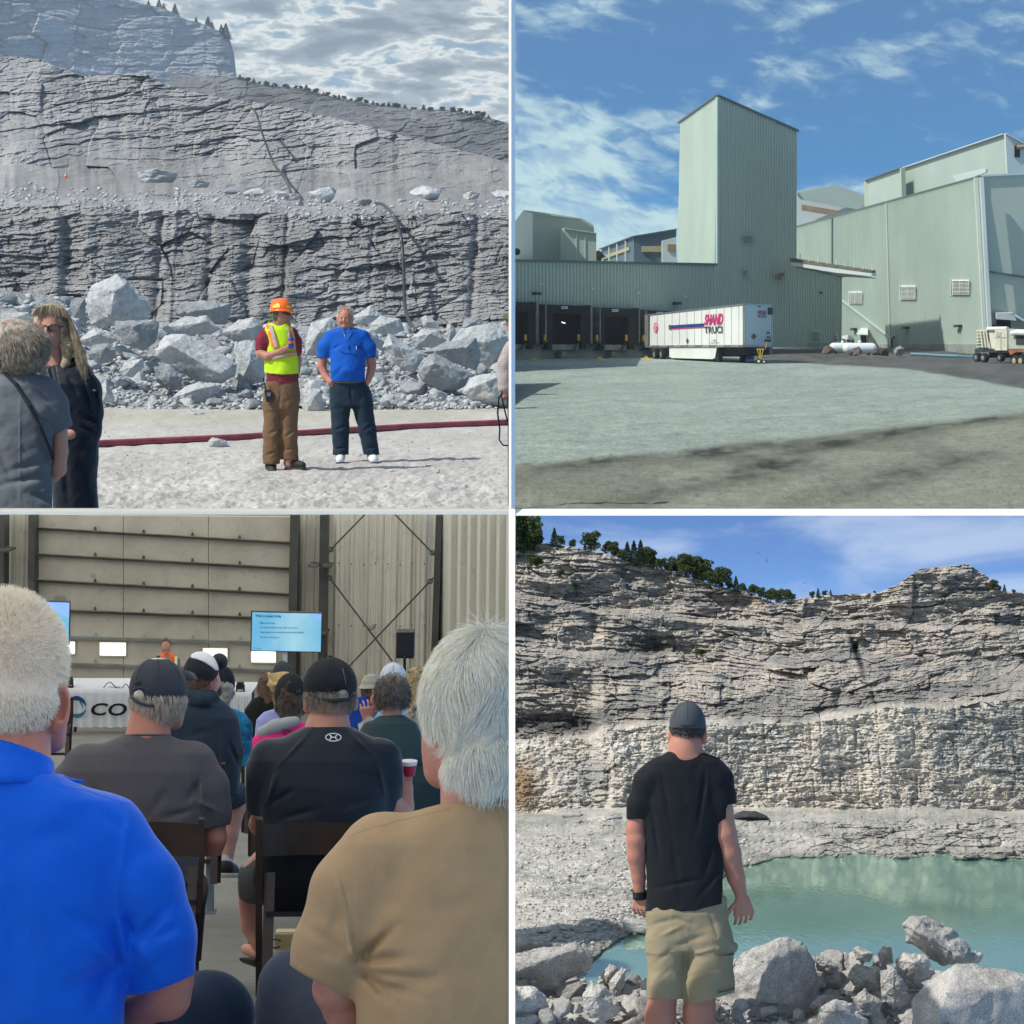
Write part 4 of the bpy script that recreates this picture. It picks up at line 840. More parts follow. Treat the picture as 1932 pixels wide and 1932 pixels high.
def corr(f, top, bot, n, depth, prof=(.0, .55, .68, .87, 1.0), hi=(0, 0, 1, 1, 0)):
    """ribbed sheet wall on face f between two outlines (left, right) with n ribs"""
    (x0, y0), (x1, y1) = top; (u0, v0), (u1, v1) = bot
    A = f.hit(x0, y0); B = f.hit(x1, y1); C = f.hit(u0, v0); D = f.hit(u1, v1); V = []; F = []
    for i in range(n):
        for p, h in list(zip(prof, hi))[:-1]:
            t = (i+p)/n; V.append(A.lerp(B, t)+f.n*depth*h); V.append(C.lerp(D, t)+f.n*depth*h)
    V.append(B); V.append(D); k = len(V)//2
    return V, [(2*i, 2*i+1, 2*i+3, 2*i+2) for i in range(k-1)]
def corr_put(name, f, top, bot, n, depth, mat, parent, **k):
    V, F = corr(f, top, bot, n, depth, **k); o = put(name, np.array([v[:] for v in V]), F, mat, parent); o['kind'] = 'stuff' if parent else 'stuff'; return o
gs_l = plain('siding_green_lit', (.43, .53, .465), .5, .05, .06, spec=.4); gs_d = plain('siding_green_shade', (.46, .53, .44), .5, .05, .06, spec=.4)  # one green siding twice: sunlit and shaded walls toned apart in the colour
gs_w = plain('siding_white', (.60, .68, .66), .5, .05, .06); gs_b = plain('siding_slate_blue', (.10, .165, .205), .55, .07, .06); gs_t = plain('translucent_tan_panel', (.42, .37, .22), .6, .1, .1)
trim = plain('trim_dark_green', (.11, .165, .155), .5, .1, .2); conc = plain('stained_concrete', (.26, .30, .275), .9, .22, .12, .02); dark = plain('dark_opening', (.006, .008, .009), .9, .1)
rub = plain('black_rubber', (.018, .022, .023), .8, .25, .8); yel = plain('safety_yellow', (.62, .42, .03), .6, .2, 1); stl = plain('weathered_steel', (.22, .24, .23), .55, .25, .5, metal=.3)
wht = plain('white_metal_paint', (.72, .76, .74), .45, .06, .4); tan_ = plain('tan_rust', (.30, .22, .15), .8, .2, .3)
gry = plain('mid_grey_box', (.045, .06, .06), .6, .2, 1)
# --- ground
M_gTR = rock_mat('yard_gravel', 190/FQ, speck=.3)
def gtr_col(x, y, V):
    n = fbm(x/300+y/200, y/46, 4, 501); n2 = fbm(x/70+y/60, y/16, 4, 502); n3 = fbm(x/520-y/300, y/70, 3, 505)
    C = np.zeros(x.shape+(3,))+np.array((.32, .385, .34)); C = C*(1+.12*n+.10*n2)[..., None]
    tr = np.abs(np.sin((y-1236)**.62*1.1+x*.004+3*n))**8; C = C*(1-.16*tr*np.clip(.5+1.5*n, 0, 1))[..., None]; C = C*(1+.16*fbm(x/9, y/2.2, 2, 507)+.10*fbm(x/160-y/30, y/9, 3, 508))[..., None]
    e = line([(-500, 1795), (0, 1745), (300, 1712), (600, 1690), (820, 1660), (1100, 1634), (1400, 1606), (1932, 1545), (2500, 1480)], x)+10*n2
    b = np.clip((y-e)/22+.25*n2, 0, 1); D = np.zeros_like(C)+np.array((.27, .285, .225)); D = D*(1+.10*n2)[..., None]
    p = np.clip(.36+4.6*fbm(x/420-y/330+1.7, y/110, 3, 511)+1.4*fbm(x/120-y/90, y/44, 3, 512), 0, 1)*np.clip(1.25-(y-e)/330, .25, 1); p = sum(a_*np.exp(-(((x-cx_)*.98+(y-cy_)*.6)/sx_)**2-((y-cy_+(x-cx_)*.16+14*n2)/sy_)**2) for cx_, cy_, sx_, sy_, a_ in ((330, 1742, 240, 16, .7), (800, 1700, 230, 24, .95), (960, 1770, 150, 44, .8), (1300, 1660, 300, 22, .95), (1480, 1790, 150, 44, .7), (1850, 1578, 190, 15, .95), (620, 1850, 260, 34, .6), (1200, 1870, 200, 40, .5), (1700, 1740, 150, 24, .35)))*(.7+.8*n2)+.25*p; p = np.clip(p, 0, .95)
    D = D*(1-p[..., None])+np.array((.040, .046, .038))*p[..., None]
    C = C*(1-b[..., None])+D*b[..., None]
    g = np.clip((line([(700, 1340), (980, 1366), (1500, 1398), (1932, 1470), (2500, 1560)], x)-y)/8+.5*n2, 0, 1)*np.clip((x-940)/60, 0, 1); C = C*(1-g[..., None])+np.array((.115, .12, .115))*(1+.3*n2)[..., None]*g[..., None]
    return C
def gtr_rel(x, y): return fbm(x/300, y/40, 3, 520)*.10+fbm(x/40, y/8, 3, 521)*.05*np.clip((y-1420)/200, .1, 1)
ground_sheet('yard_ground', 'TR', 1, 2500, 760, 1250, 1939, 560, gtr_rel, gtr_col, M_gTR)
def mound_col(x, y, c): v = .115+.04*fbm(x/30, y/5, 3, 530)+.03*fbm(x/120, y/14, 3, 531); return np.stack([v, v*1.05, v*.98], -1)
sheet('gravel_bank', 'TR', 905, 2500, 500, [([(905, 1330), (985, 1316), (1250, 1314), (2500, 1310)], 470), ([(905, 1334), (985, 1322), (1250, 1324), (2500, 1322)], 442), ([(905, 1347), (1250, 1345), (2500, 1350)], 400), ([(905, 1369), (2500, 1373)], [(905, 340), (2500, 334)])], 60,
      lambda x, y: (fbm(x/20, y/5, 3, 532)*3, None), mound_col, M_gTR)
# --- dock building with its tower
FD = Face('TR', 0, 1355, 377, 1243, 1316, 440)
t = thing('warehouse_building', 'pale green ribbed metal warehouse with a square tower and truck docks', 'building', FD.hit(500, 1345))
corr_put('siding', FD, ((-2, 980), (765, 996)), ((-2, 1300), (765, 1304)), 62, .28, gs_d, t)
corr_put('tower_wall', FD, ((775, 360), (1073, 493)), ((765, 1304), (1070, 1312)), 29, .28, gs_d, t)
corr_put('siding', FD, ((1070, 1001), (1243, 1044)), ((1070, 1312), (1241, 1318)), 18, .28, gs_d, t)
FL = Face('TR', 635, 463, 454, 775, 360, 400.0, 625, 990); FL.a = FD.hit(775, 360)
FL = Face('TR', 775, 360, FD.hit(775, 360).y, 635, 463, FD.hit(775, 360).y*1.13, 765, 996)
corr_put('tower_wall', FL, ((635, 463), (775, 360)), ((625, 992), (765, 996)), 22, .28, gs_l, t)
A, B, C = FL.hit(635, 463), FD.hit(775, 360), FD.hit(1073, 493); D_ = C+(A-B); m = MB(); m.slab([A, B, C, D_], (0, 0, -1), .5); m.build('roof', trim, t)
def edge(f, x0, y0, x1, y1, w, name='roof_edge', mat=trim, th=.5, par=None):
    m = MB(); f.slab(m, [(x0, y0-w/2), (x1, y1-w/2), (x1, y1+w/2), (x0, y0+w/2)], th, .02); return m.build(name, mat, par if par is not None else t)
edge(FD, 773, 360, 1077, 494, 7); edge(FL, 632, 463, 776, 360, 6); edge(FD, 0, 983, 766, 998, 9); edge(FD, 1068, 1003, 1247, 1044, 6)
m = MB(); FD.rect(m, 769, 366, 777, 994, .42, .02); m.build('corner_trim', gs_l, t)
m = MB(); m.slab([FD.hit(0, 980), FD.hit(766, 996), FL.hit(625, 992), PV('TR', 0, 982, 560)], (0, 0, -1), .4); m.build('roof', trim, t)
m = MB(); FD.rect(m, 0, 1300, 600, 1358, .5, .0); FD.rect(m, 601, 1304, 980, 1345, .3, 0); m.build('foundation', conc, t)
edge(FD, 0, 1301, 560, 1305, 3, 'base_flashing', stl, .7)
def vent(f, x0, y0, x1, y1, n, mat, par, slat=None, mull=False, name='louvre'):
    m = MB(); f.rect(m, x0, y0, x1, y1, .12, .30); o = m.build(name, dark if slat else mat, par)
    w = 2.2; m = MB()
    for a in ((x0-w, y0-w, x1+w, y0), (x0-w, y1, x1+w, y1+w), (x0-w, y0, x0, y1), (x1, y0, x1+w, y1)): f.rect(m, *a, .25, .30)
    if mull: f.rect(m, (x0+x1)/2-1.5, y0, (x0+x1)/2+1.5, y1, .3, .30)
    m.build('frame', mat, o)
    for i in range(n):
        ya = y0+(y1-y0)*i/n; m = MB(); yb = ya+(y1-y0)/n*.62; m.hexa([f.hit(x0, ya, .42), f.hit(x1, ya, .42), f.hit(x1, ya, .5), f.hit(x0, ya, .5), f.hit(x0, yb, .72), f.hit(x1, yb, .72), f.hit(x1, yb, .8), f.hit(x0, yb, .8)]); m.build('slat', slat or mat, o)
    return o
vent(FD, 871, 886, 908, 918, 7, gs_l, t); vent(FD, 870, 1016, 887, 1040, 6, gs_l, t); vent(FD, 1131, 1249, 1161, 1277, 6, gs_d, t)
m = MB(); f = FD; m.hexa([f.hit(998, 1055, .3), f.hit(1016, 1056, .3), f.hit(1016, 1056, 1.2), f.hit(998, 1055, 1.2), f.hit(1000, 1031, .3), f.hit(1031, 1030, .3), f.hit(1031, 1032, 3.0), f.hit(1000, 1033, 3.0)]); m.build('air_hood', tan_, t)
for x, y in ((87, 1108), (616, 1145)):
    m = MB(); FD.rect(m, x-11, y-5, x+11, y+5, 1.0, .3); m.build('wall_lamp', gry, t)
for x, y in ((104, 1074), (298, 1090), (472, 1105), (648, 1118), (1161, 1104)):
    m = MB(); c = FD.hit(x, y, .5); m.tube([c, c+FD.n*.5, c+FD.n*.7+Vector((0, 0, -.2))], [.22, .24, .1], 8); m.build('security_light', wht if x < 1000 else gry, t)
# docks
def dock(x0, x1, y0, ox0, ox1, oy0, yb, lab_x, closed=False, lamp=False):
    o = None; m = MB(); FD.slab(m, [(x0, y0+2), (x1, y0+8), (x1, oy0+4), (x0, oy0-2)], 1.6, .3); hd = m.build('dock_seal', rub, t)
    for a, b in ((x0, ox0), (ox1, x1)):
        m = MB(); FD.rect(m, a, oy0-2, b, yb, 1.5, .3); m.build('side_pad', rub, hd)
    for a in (x0, x1-4):
        m = MB(); FD.rect(m, a, y0+4, a+4, yb-8, 1.75, .3); m.build('side_trim', stl, hd)
    m = MB(); FD.rect(m, ox0, oy0, ox1, yb, .25, .3); m.build('opening', dark, hd)
    if ox1-ox0 > 40:
        m = MB(); FD.rect(m, lab_x-11, y0+9, lab_x+12, y0+18, .1, 2.0); m.build('number_plate', wht, hd)
        m = MB(); FD.rect(m, lab_x-8, y0+12, lab_x+9, y0+14.5, .04, 2.1); m.build('number_print', gry, hd)
    for a in (ox0-14, ox1+6) if ox0 > 20 else (ox1+6,):
        m = MB(); FD.rect(m, a, yb-38, a+6, yb-15, .3, 1.9); m.build('guide_stripe', yel, hd)
        m = MB(); FD.rect(m, a-5, yb-8, a+12, yb+18, 1.6, .7); m.build('bumper', rub, hd)
        m = MB(); m.hexa([FD.hit(a-14, yb+22, 1.6), FD.hit(a-9, yb+22, 1.6), FD.hit(a-9, yb+22, 2.2), FD.hit(a-14, yb+22, 2.2), FD.hit(a+2, yb-6, 1.6), FD.hit(a+7, yb-6, 1.6), FD.hit(a+7, yb-6, 2.2), FD.hit(a+2, yb-6, 2.2)]); m.build('hook', gry, hd)
    m = MB(); FD.rect(m, ox0+2, yb, ox1-2, yb+20, 1.0, .7); m.build('dock_leveller', stl, hd)
    mx = (ox0+ox1)/2-10; m = MB(); FD.rect(m, mx-8, yb+26, mx+10, yb+44, 1.4, .7); FD.rect(m, mx-14, yb+40, mx+18, yb+46, 1.6, .7); m.build('vehicle_restraint', stl, hd)
dock(-60, 72, 1135, -50, 40, 1176, 1300, 0); dock(103, 277, 1147, 132, 240, 1183, 1300, 197); dock(307, 459, 1158, 329, 420, 1193, 1301, 388); dock(481, 612, 1168, 505, 600, 1190, 1303, 556)
m = MB(); FD.rect(m, 68, 1240, 80, 1268, .3, .3); m.build('warning_sign', yel, t); m = MB(); FD.rect(m, 271, 1243, 279, 1272, .3, .3); m.build('warning_sign', yel, t)
m = MB(); FD.rect(m, 70, 1224, 76, 1236, .5, .3); o_ = m.build('signal_box', gry, t); m = MB(); c = FD.hit(73, 1230, .9); m.tube([c, c+FD.n*.1], .16, 10); m.build('green_lamp', plain('signal_green', (.05, .8, .55), .4, emit=2.5), o_)
m = MB(); FD.slab(m, [(186, 1214), (199, 1217), (201, 1221), (188, 1218)], .1, .62); m.build('ceiling_light', plain('lit_tube', (.9, .95, 1.0), .4, emit=1.6), t)
m = MB(); FD.slab(m, [(1117, 1296), (1243, 1297), (1243, 1299.5), (1117, 1298.5)], .3, .5); m.build('pipe_run', stl, t); 
for x in (80, 332, 507):
    o_ = thing('wheel_chock', 'yellow wheel chock on the ground %s' % {80: 'below the first two docks', 332: 'between the second and third open docks', 507: 'beside the rear wheels of the trailer'}[x], 'wheel chock', PV('TR', x, 1357, dground('TR', 1357, ZG)))
    c = Vector(o_.location); m = MB(); m.hexa([c+Vector(q) for q in ((-.6, -.4, 0), (.6, -.4, 0), (.6, .4, 0), (-.6, .4, 0), (-.35, -.3, .5), (.1, -.3, .55), (.1, .3, .55), (-.35, .3, .5))]); m.box(c+Vector((.45, 0, .12)), (.5, .7, .24)); m.build('block', yel, o_)
    m = MB(); m.tube([c+Vector((-.1, 0, .5)), c+Vector((.1, 0, .72)), c+Vector((.3, 0, .5))], .04, 6); m.build('handle', yel, o_)
# --- buildings behind, left
def poly_building(name, label, d, faces, cat='building'):
    """faces: (mat, [(x, y)...], dd0, dd1) flat walls; each gets a body behind it"""
    xs = [p[0] for f_ in faces for p in f_[2]]; t_ = thing(name, label, cat, PV('TR', float(np.mean(xs)), 1236, d)); out = []
    for nm, mt, pts, da, db, th in faces:
        x0 = min(p[0] for p in pts); x1 = max(p[0] for p in pts); f_ = Face('TR', x0, 1000, da, x1+.01, 1000, db); m = MB(); f_.slab(m, pts, -abs(th), 0); out.append((f_, m.build(nm, mt, t_)))
    return t_, out
t2, fs = poly_building('plant_building', 'grey green shed with a shallow gable roof behind the docks, far left', 520, [
    ('wall', gs_d, [(78, 806), (255, 824), (308, 850), (318, 985), (78, 985)], 520, 521.5, 1), ('wall', gs_l, [(0, 868), (0, 850), (42, 795), (78, 806), (78, 985), (0, 985)], 545, 520.2, 1),
    ('roof', gs_l, [(42, 793), (60, 794), (262, 823), (308, 848), (255, 826), (78, 806)], 519, 520.5, .6), ('stair_block', gs_d, [(196, 862), (318, 882), (318, 985), (190, 985)], 512, 513, 6)])
edge(fs[3][0], 196, 862, 319, 881, 4, 'roof_edge', gs_l, .6, t2); edge(fs[0][0], 78, 806, 256, 826, 2.5, 'roof_edge', gs_w, .6, t2)
for x in (243, 275): edge(fs[3][0], x, 0, x+.1, 0, 1, 'panel_joint', trim, .3, t2) if 0 else None
m = MB(); fs[3][0].rect(m, 242, 872, 244, 985, .2, .02); fs[3][0].rect(m, 275, 877, 277, 985, .2, .02); m.build('downpipe', gs_w, t2)
m = MB(); c = PV('TR', 18, 950, 500); m.tube([c, c+Vector((0, 2, 0))], [.9, .5], 10); m.build('duct', gry, t2)
t3, fs = poly_building('storage_shed', 'slate blue shed with a tan strip window left of the tower', 560, [
    ('wall', gs_b, [(338, 940), (460, 893), (460, 990), (343, 990)], 600, 560, 1), ('wall', gs_b, [(460, 893), (620, 866), (620, 990), (460, 990)], 560, 561, 1),
    ('annex_wall', gs_w, [(567, 908), (620, 894), (620, 990), (567, 990)], 548, 548.4, 1)])
m = MB(); fs[0][0].slab(m, [(345, 966), (446, 932), (446, 944), (345, 980)], .4, .05); m.build('strip_window', gs_t, t3); m = MB(); fs[1][0].rect(m, 489, 929, 566, 951, .4, .05); m.build('strip_window', gs_t, t3)
m = MB(); fs[2][0].rect(m, 587, 922, 618, 946, .4, .05); m.build('strip_window', tan_, t3); edge(fs[1][0], 458, 892, 622, 865, 5, 'roof_edge', gs_b, .8, t3); edge(fs[0][0], 337, 940, 461, 893, 4, 'roof_edge', gs_b, .8, t3)
m = MB(); fs[1][0].rect(m, 509, 950, 522, 966, .6, .05); m.build('fan_box', gry, t3)
for x in (370, 400, 432): m = MB(); fs[0][0].rect(m, x, 940-(x-338)*.36, x+3, 988, .5, .05); m.build('rib', gs_d, t3)
for i, (x, h) in enumerate(((325, 40), (334, 46), (318, 30))): tree('leaf', i, 'TR', x, 990, h, 590, 'dark tree crown in the gap between the two sheds, %s' % ('middle one', 'tallest one', 'lowest one')[i], 'trees between the sheds', 1.1, i)
# --- right: long building, upper block, gabled block
FE = Face('TR', 1768, 665, 408, 1070, 858, 616, 1800, 1340)
t = thing('plant_building', 'long tall pale green plant building on the right with three louvres', 'building', FE.hit(1600, 1340))
corr_put('siding', FE, ((1070, 858), (1213, 820)), ((1070, 1300), (1213, 1300)), 26, .5, gs_l, t)
corr_put('siding', FE, ((1216, 819), (1419, 764)), ((1216, 1300), (1433, 1299)), 38, .5, gs_l, t)
corr_put('siding', FE, ((1422, 763), (1768, 666)), ((1436, 1299), (1802, 1298)), 58, .5, gs_l, t)
m = MB(); FE.slab(m, [(1243, 1299), (1802, 1298), (1806, 1346), (1243, 1320)], .5, .0); m.build('foundation', conc, t)
edge(FE, 1070, 857, 1770, 665, 6, mat=trim)
m = MB(); FE.rect(m, 1212.5, 822, 1216.5, 1000, .6, .05); m.build('downpipe', trim, t)
m = MB(); FE.slab(m, [(1418, 765), (1422, 765), (1437, 1300), (1431, 1300)], .6, .05); m.build('downpipe', gs_d, t)
for a in (0, 12, 22): m = MB(); FE.slab(m, [(1754+a, 670), (1758+a, 669), (1796+a*.8, 1300), (1791+a*.8, 1300)], .7, .05); m.build('downpipe', gs_w if a != 12 else gs_l, t)
for x0, y0, x1, y1 in ((1274, 1102, 1321, 1146), (1467, 1079, 1523, 1131), (1660, 1057, 1726, 1113)): vent(FE, x0, y0, x1, y1, 11, wht, t, wht, True)
for x, y in ((1300, 1242), (1496, 1237), (1694, 1230)):
    m = MB(); FE.rect(m, x-7, y-5, x+7, y+4, 1.2, .2); m.build('wall_lamp', gry, t)
m = MB(); FE.rect(m, 1322, 1258, 1338, 1294, .3, .3); m.build('door', dark, t)
m = MB(); m.slab([FE.hit(1316, 1237, .3), FE.hit(1343, 1238, .3), FE.hit(1343, 1260, 4.5), FE.hit(1316, 1259, 4.5)], (0, 0, -1), .3); m.slab([FE.hit(1316, 1237, .3), FE.hit(1300, 1259, 1.5), FE.hit(1316, 1259, 4.5)], (0, 0, -1), .3); m.build('door_canopy', gs_w, t)
m = MB(); FE.slab(m, [(1243, 1130), (1246, 1128), (1434, 1272), (1431, 1277)], .6, .1); m.build('conveyor_pipe', gs_l, t)
FE2 = Face('TR', 1772, 665, 408, 1940, 655, 409.5)
m = MB(); FE2.slab(m, [(1768, 665), (1950, 656), (1950, 1046), (1792, 1025), (1790, 1000)], -2, 0); m.build('end_wall', gs_d, t)
m = MB(); FE2.slab(m, [(1792, 1028), (1950, 1050), (1950, 1335), (1806, 1342)], -2, .05); m.build('end_wall', gs_d, t)
edge(FE2, 1766, 664, 1950, 655, 7, mat=gs_w); edge(FE2, 1790, 1024, 1950, 1048, 6, 'gutter', trim)
m = MB(); FE2.rect(m, 1770, 668, 1776, 1020, .4, .05); FE2.slab(m, [(1790, 1020), (1796, 1020), (1812, 1300), (1806, 1300)], .5, .1); m.build('downpipe', gs_w, t)
m = MB(); FE2.rect(m, 1828, 1207, 1880, 1262, .2, .2); m.build('doorway', dark, t)
m = MB(); m.hexa([FE2.hit(1822, 1200, .2), FE2.hit(1900, 1208, .2), FE2.hit(1905, 1210, 5), FE2.hit(1830, 1204, 5), FE2.hit(1822, 1178, .2), FE2.hit(1895, 1178, .2), FE2.hit(1890, 1180, 5), FE2.hit(1828, 1182, 5)]); m.build('door_canopy', wht, t)
m = MB(); m.slab([FE2.hit(1885, 1176, .2), FE2.hit(1945, 1212, .2), FE2.hit(1945, 1216, 5), FE2.hit(1885, 1182, 5)], (0, 0, -1), .3); m.build('door_canopy', gs_w, t)
m = MB(); FE2.rect(m, 1812, 1225, 1824, 1234, 1, .2); m.build('wall_lamp', gry, t)
t5, fs = poly_building('roof_block', 'pale stepped rooftop block above the long plant building', 640, [
    ('wall', gs_l, [(1343, 680), (1468, 636), (1472, 760), (1346, 790)], 640, 585, .8), ('wall', gs_d, [(1328, 686), (1343, 680), (1346, 790), (1330, 790)], 641, 640, .8), ('wall', gs_d, [(1468, 634), (1484, 633), (1488, 755), (1472, 760)], 584.5, 585, .8),
    ('wall', gs_l, [(1484, 632), (1862, 505), (1872, 700), (1488, 760)], 600, 470, .8), ('end_wall', gs_w, [(1862, 505), (1950, 552), (1950, 700), (1872, 700)], 470, 471, .8)])
edge(fs[0][0], 1340, 681, 1470, 634, 4, 'roof_edge', trim, .8, t5); edge(fs[3][0], 1482, 633, 1863, 505, 4, 'roof_edge', gs_w, .8, t5); edge(fs[4][0], 1860, 505, 1950, 553, 5, 'roof_edge', gs_w, .8, t5)
m = MB(); fs[4][0].rect(m, 1896, 550, 1915, 594, .3, .05); m.build('opening', dark, t5); m = MB(); a = fs[4][0].hit(1905, 556, .5); m.tube([a, a+Vector((12, -2, 1))], .5, 8); m.build('duct', tan_, t5)
m = MB(); FE.slab(m, [(1668, 662), (1780, 636), (1796, 637), (1796, 650), (1690, 690)], .5, -14); m.build('parapet', gs_w, t5)
t6, fs = poly_building('gabled_building', 'white gabled building behind the tower with a brown strip window', 700, [
    ('wall', gs_w, [(1070, 722), (1220, 698), (1343, 752), (1343, 800), (1070, 870)], 700, 699, 1), ('roof', gs_d, [(1220, 697), (1344, 742), (1344, 780), (1300, 770)], 697, 697.5, .5),
    ('roof', gs_l, [(1070, 728), (1220, 698), (1335, 786), (1300, 790), (1090, 752)], 696, 696.5, .5)])
m = MB(); fs[0][0].slab(m, [(1092, 772), (1245, 798), (1245, 818), (1092, 794)], 1, 6); m.build('strip_window', tan_, t6); m = MB(); fs[0][0].slab(m, [(1070, 722), (1076, 721), (1078, 862), (1072, 864)], 1, 4); m.build('downpipe', gs_w, t6)
# conveyor bridge
FB = Face('TR', 1070, 980, 425, 1374, 1030, 415)
t = thing('conveyor_bridge', 'covered conveyor bridge running from the tower towards the long building', 'conveyor', FB.hit(1220, 1030))
m = MB(); FB.slab(m, [(1070, 975), (1372, 1020), (1372, 1030), (1070, 988)], 2.5, 0); m.build('belt_deck', plain('belt_brown', (.16, .15, .10), .8, .3, .5), t)
m = MB(); FB.slab(m, [(1070, 990), (1374, 1031), (1374, 1043), (1240, 1030), (1070, 1002)], 2.2, .2); m.build('girder', gs_w, t)
m = MB(); m.slab([FB.hit(1180, 1020, 2.3), FB.hit(1374, 1044, 2.3), FB.hit(1374, 1048, -3), FB.hit(1240, 1040, -3)], (0, 0, -1), .2); m.build('soffit', gs_w, t)
for i in range(9):
    x = 1088+i*34; y = 975+(x-1070)*.149; m = MB(); FB.rect(m, x-1, y-(14 if i % 2 else 22), x+1, y+4, .2, 2.5); m.build('rail_post', wht, t)
# --- trailer
FS = Face('TR', 505, 1310, 385, 877, 1308, 330); FF = Face('TR', 877, 1308, 330, 982, 1308, 345)
t = thing('semi_trailer', 'white box semi trailer with pink lettering backed up to a dock', 'trailer', PV('TR', 700, 1366, 345))
tw = plain('trailer_white', (.80, .84, .80), .4, .035, .15, spec=.5); tf = plain('trailer_front_white', (.66, .71, .70), .4, .04, .2, spec=.5); alu = plain('aluminium_rail', (.42, .45, .43), .35, .1, .3, metal=.6)
m = MB(); a, b, c, d = FS.hit(505, 1188), FS.hit(877, 1147), FF.hit(982, 1152), FF.hit(982, 1308); e, f_, g = FS.hit(505, 1310), FS.hit(877, 1308), None
bk = (c-b); m.hexa([e, f_, FF.hit(982, 1308), e+(FF.hit(982, 1308)-f_), a, b, c, a+bk]); m.build('box_body', tw, t)
m = MB(); FF.rect(m, 879, 1152, 980, 1306, .06, .01); m.build('front_panel', tf, t)
for f_, q in ((FS, [(505, 1187), (877, 1145), (877, 1150), (505, 1191)]), (FS, [(505, 1303), (877, 1301), (877, 1310), (505, 1311)]), (FF, [(876, 1145), (982, 1150), (982, 1155), (876, 1151)]), (FF, [(876, 1301), (982, 1301), (982, 1310), (876, 1310)]), (FS, [(873, 1147), (877, 1147), (877, 1308), (873, 1308)]), (FF, [(876, 1147), (880, 1147), (880, 1308), (876, 1308)]), (FF, [(978, 1152), (982, 1152), (982, 1308), (978, 1308)]), (FS, [(503, 1188), (519, 1187), (519, 1309), (503, 1310)])):
    m = MB(); f_.slab(m, q, .12, .02); m.build('rail', alu, t)
m = MB(); FS.rect(m, 517, 1190, 520, 1306, .14, .03); m.build('door_gap', gry, t)
for x in np.arange(520, 872, 13.5):
    m = MB(); FS.rect(m, x, 1304.5, x+5, 1307, .05, .16); m.build('marker_strip', plain('marker_red', (.35, .05, .05), .5) if int(x) % 2 else wht, t)
for x in np.arange(548, 872, 28):
    m = MB(); FS.slab(m, [(x, 1190-(x-505)*.11), (x+.8, 1190-(x-505)*.11), (x+.8, 1302), (x, 1302)], .03, .02); m.build('panel_seam', alu, t)
pink = plain('print_magenta', (.62, .03, .19), .5, .05); blu = plain('print_navy', (.02, .06, .22), .5, .05); gyp = plain('print_charcoal', (.09, .10, .105), .5, .1)
def text_mesh(s, bold=0.0, shear=0.0, sp=1.0):
    c = bpy.data.curves.new('t', 'FONT'); c.body = s; c.size = 1; c.offset = bold; c.shear = shear; c.space_character = sp; c.resolution_u = 3
    o = bpy.data.objects.new('t', c); COL.objects.link(o); dg = bpy.context.evaluated_depsgraph_get(); me = bpy.data.meshes.new_from_object(o.evaluated_get(dg))
    V = np.array([v.co[:] for v in me.vertices]); F = [tuple(p.vertices) for p in me.polygons]; bpy.data.objects.remove(o); bpy.data.meshes.remove(me)
    V[:, 0] -= V[:, 0].min(); w = V[:, 0].max(); V[:, 1] -= V[:, 1].min(); h = V[:, 1].max(); return V[:, 0]/w, V[:, 1]/h, F
def text_on(s, fn, mat, parent, name='lettering', bold=0.0, shear=0.0, clip=None):
    """fn(u, v) -> world point, u and v from 0 to 1 over the word"""
    U, V_, F = text_mesh(s, bold, shear)
    if clip is not None:
        keep = [f_ for f_ in F if max(U[i] for i in f_) <= clip]; F = keep
    W_ = np.array([fn(u, v)[:] for u, v in zip(U, V_)]); return put(name, W_, F, mat, parent)
def quadmap(f_, tl, tr_, bl, br_, off):
    def fn(u, v):
        x = (bl[0]*(1-u)+br_[0]*u)*(1-v)+(tl[0]*(1-u)+tr_[0]*u)*v; y = (bl[1]*(1-u)+br_[1]*u)*(1-v)+(tl[1]*(1-u)+tr_[1]*u)*v; return f_.hit(x, y, off)
    return fn
text_on('SHAND', quadmap(FS, (728, 1186), (797, 1181), (724, 1227), (794, 1226), .12), pink, t, bold=.035, shear=.12)
text_on('TRUCI', quadmap(FS, (724, 1232), (793, 1229), (726, 1258), (794, 1257), .12), gyp, t, bold=.03)
m = MB(); FS.slab(m, [(594, 1228), (724, 1220), (724, 1232), (594, 1239)], .05, .06); m.build('stripe', blu, t); m = MB(); FS.slab(m, [(594, 1240), (724, 1233), (724, 1236), (594, 1243)], .05, .06); m.build('stripe', pink, t)
m = MB(); FS.slab(m, [(592, 1226), (600, 1226), (600, 1243), (592, 1243)], .05, .12); m.build('stripe', gyp, t)
def disc(f_, x, y, rx, ry, off, th=.04, n=20): m = MB(); f_.slab(m, [(x+rx*math.cos(2*math.pi*k/n), y+ry*math.sin(2*math.pi*k/n)) for k in range(n)], th, off); return m
disc(FS, 543, 1237, 8.5, 20, .06).build('round_emblem', pink, t); disc(FS, 543, 1237, 6, 14.5, .12).build('emblem_ring', tw, t); disc(FS, 543, 1237, 4.3, 10.5, .18).build('emblem_core', pink, t)
text_on('L', quadmap(FS, (541, 1230), (546, 1230), (541, 1243), (546, 1243), .25), tw, t, bold=.02)
m = MB(); FS.slab(m, [(662, 1275), (667, 1286), (662, 1298), (657, 1286)], .05, .06); m.build('placard', gyp, t); m = MB(); FF.slab(m, [(912, 1257), (923, 1269), (912, 1281), (902, 1269)], .05, .1); m.build('placard', gyp, t)
text_on('1077', quadmap(FS, (758, 1281), (771, 1281), (758, 1287), (771, 1287), .12), gyp, t, bold=.03); text_on('Insured Within Rates', quadmap(FS, (748, 1291), (781, 1291), (748, 1295), (781, 1295), .12), gyp, t, bold=.02)
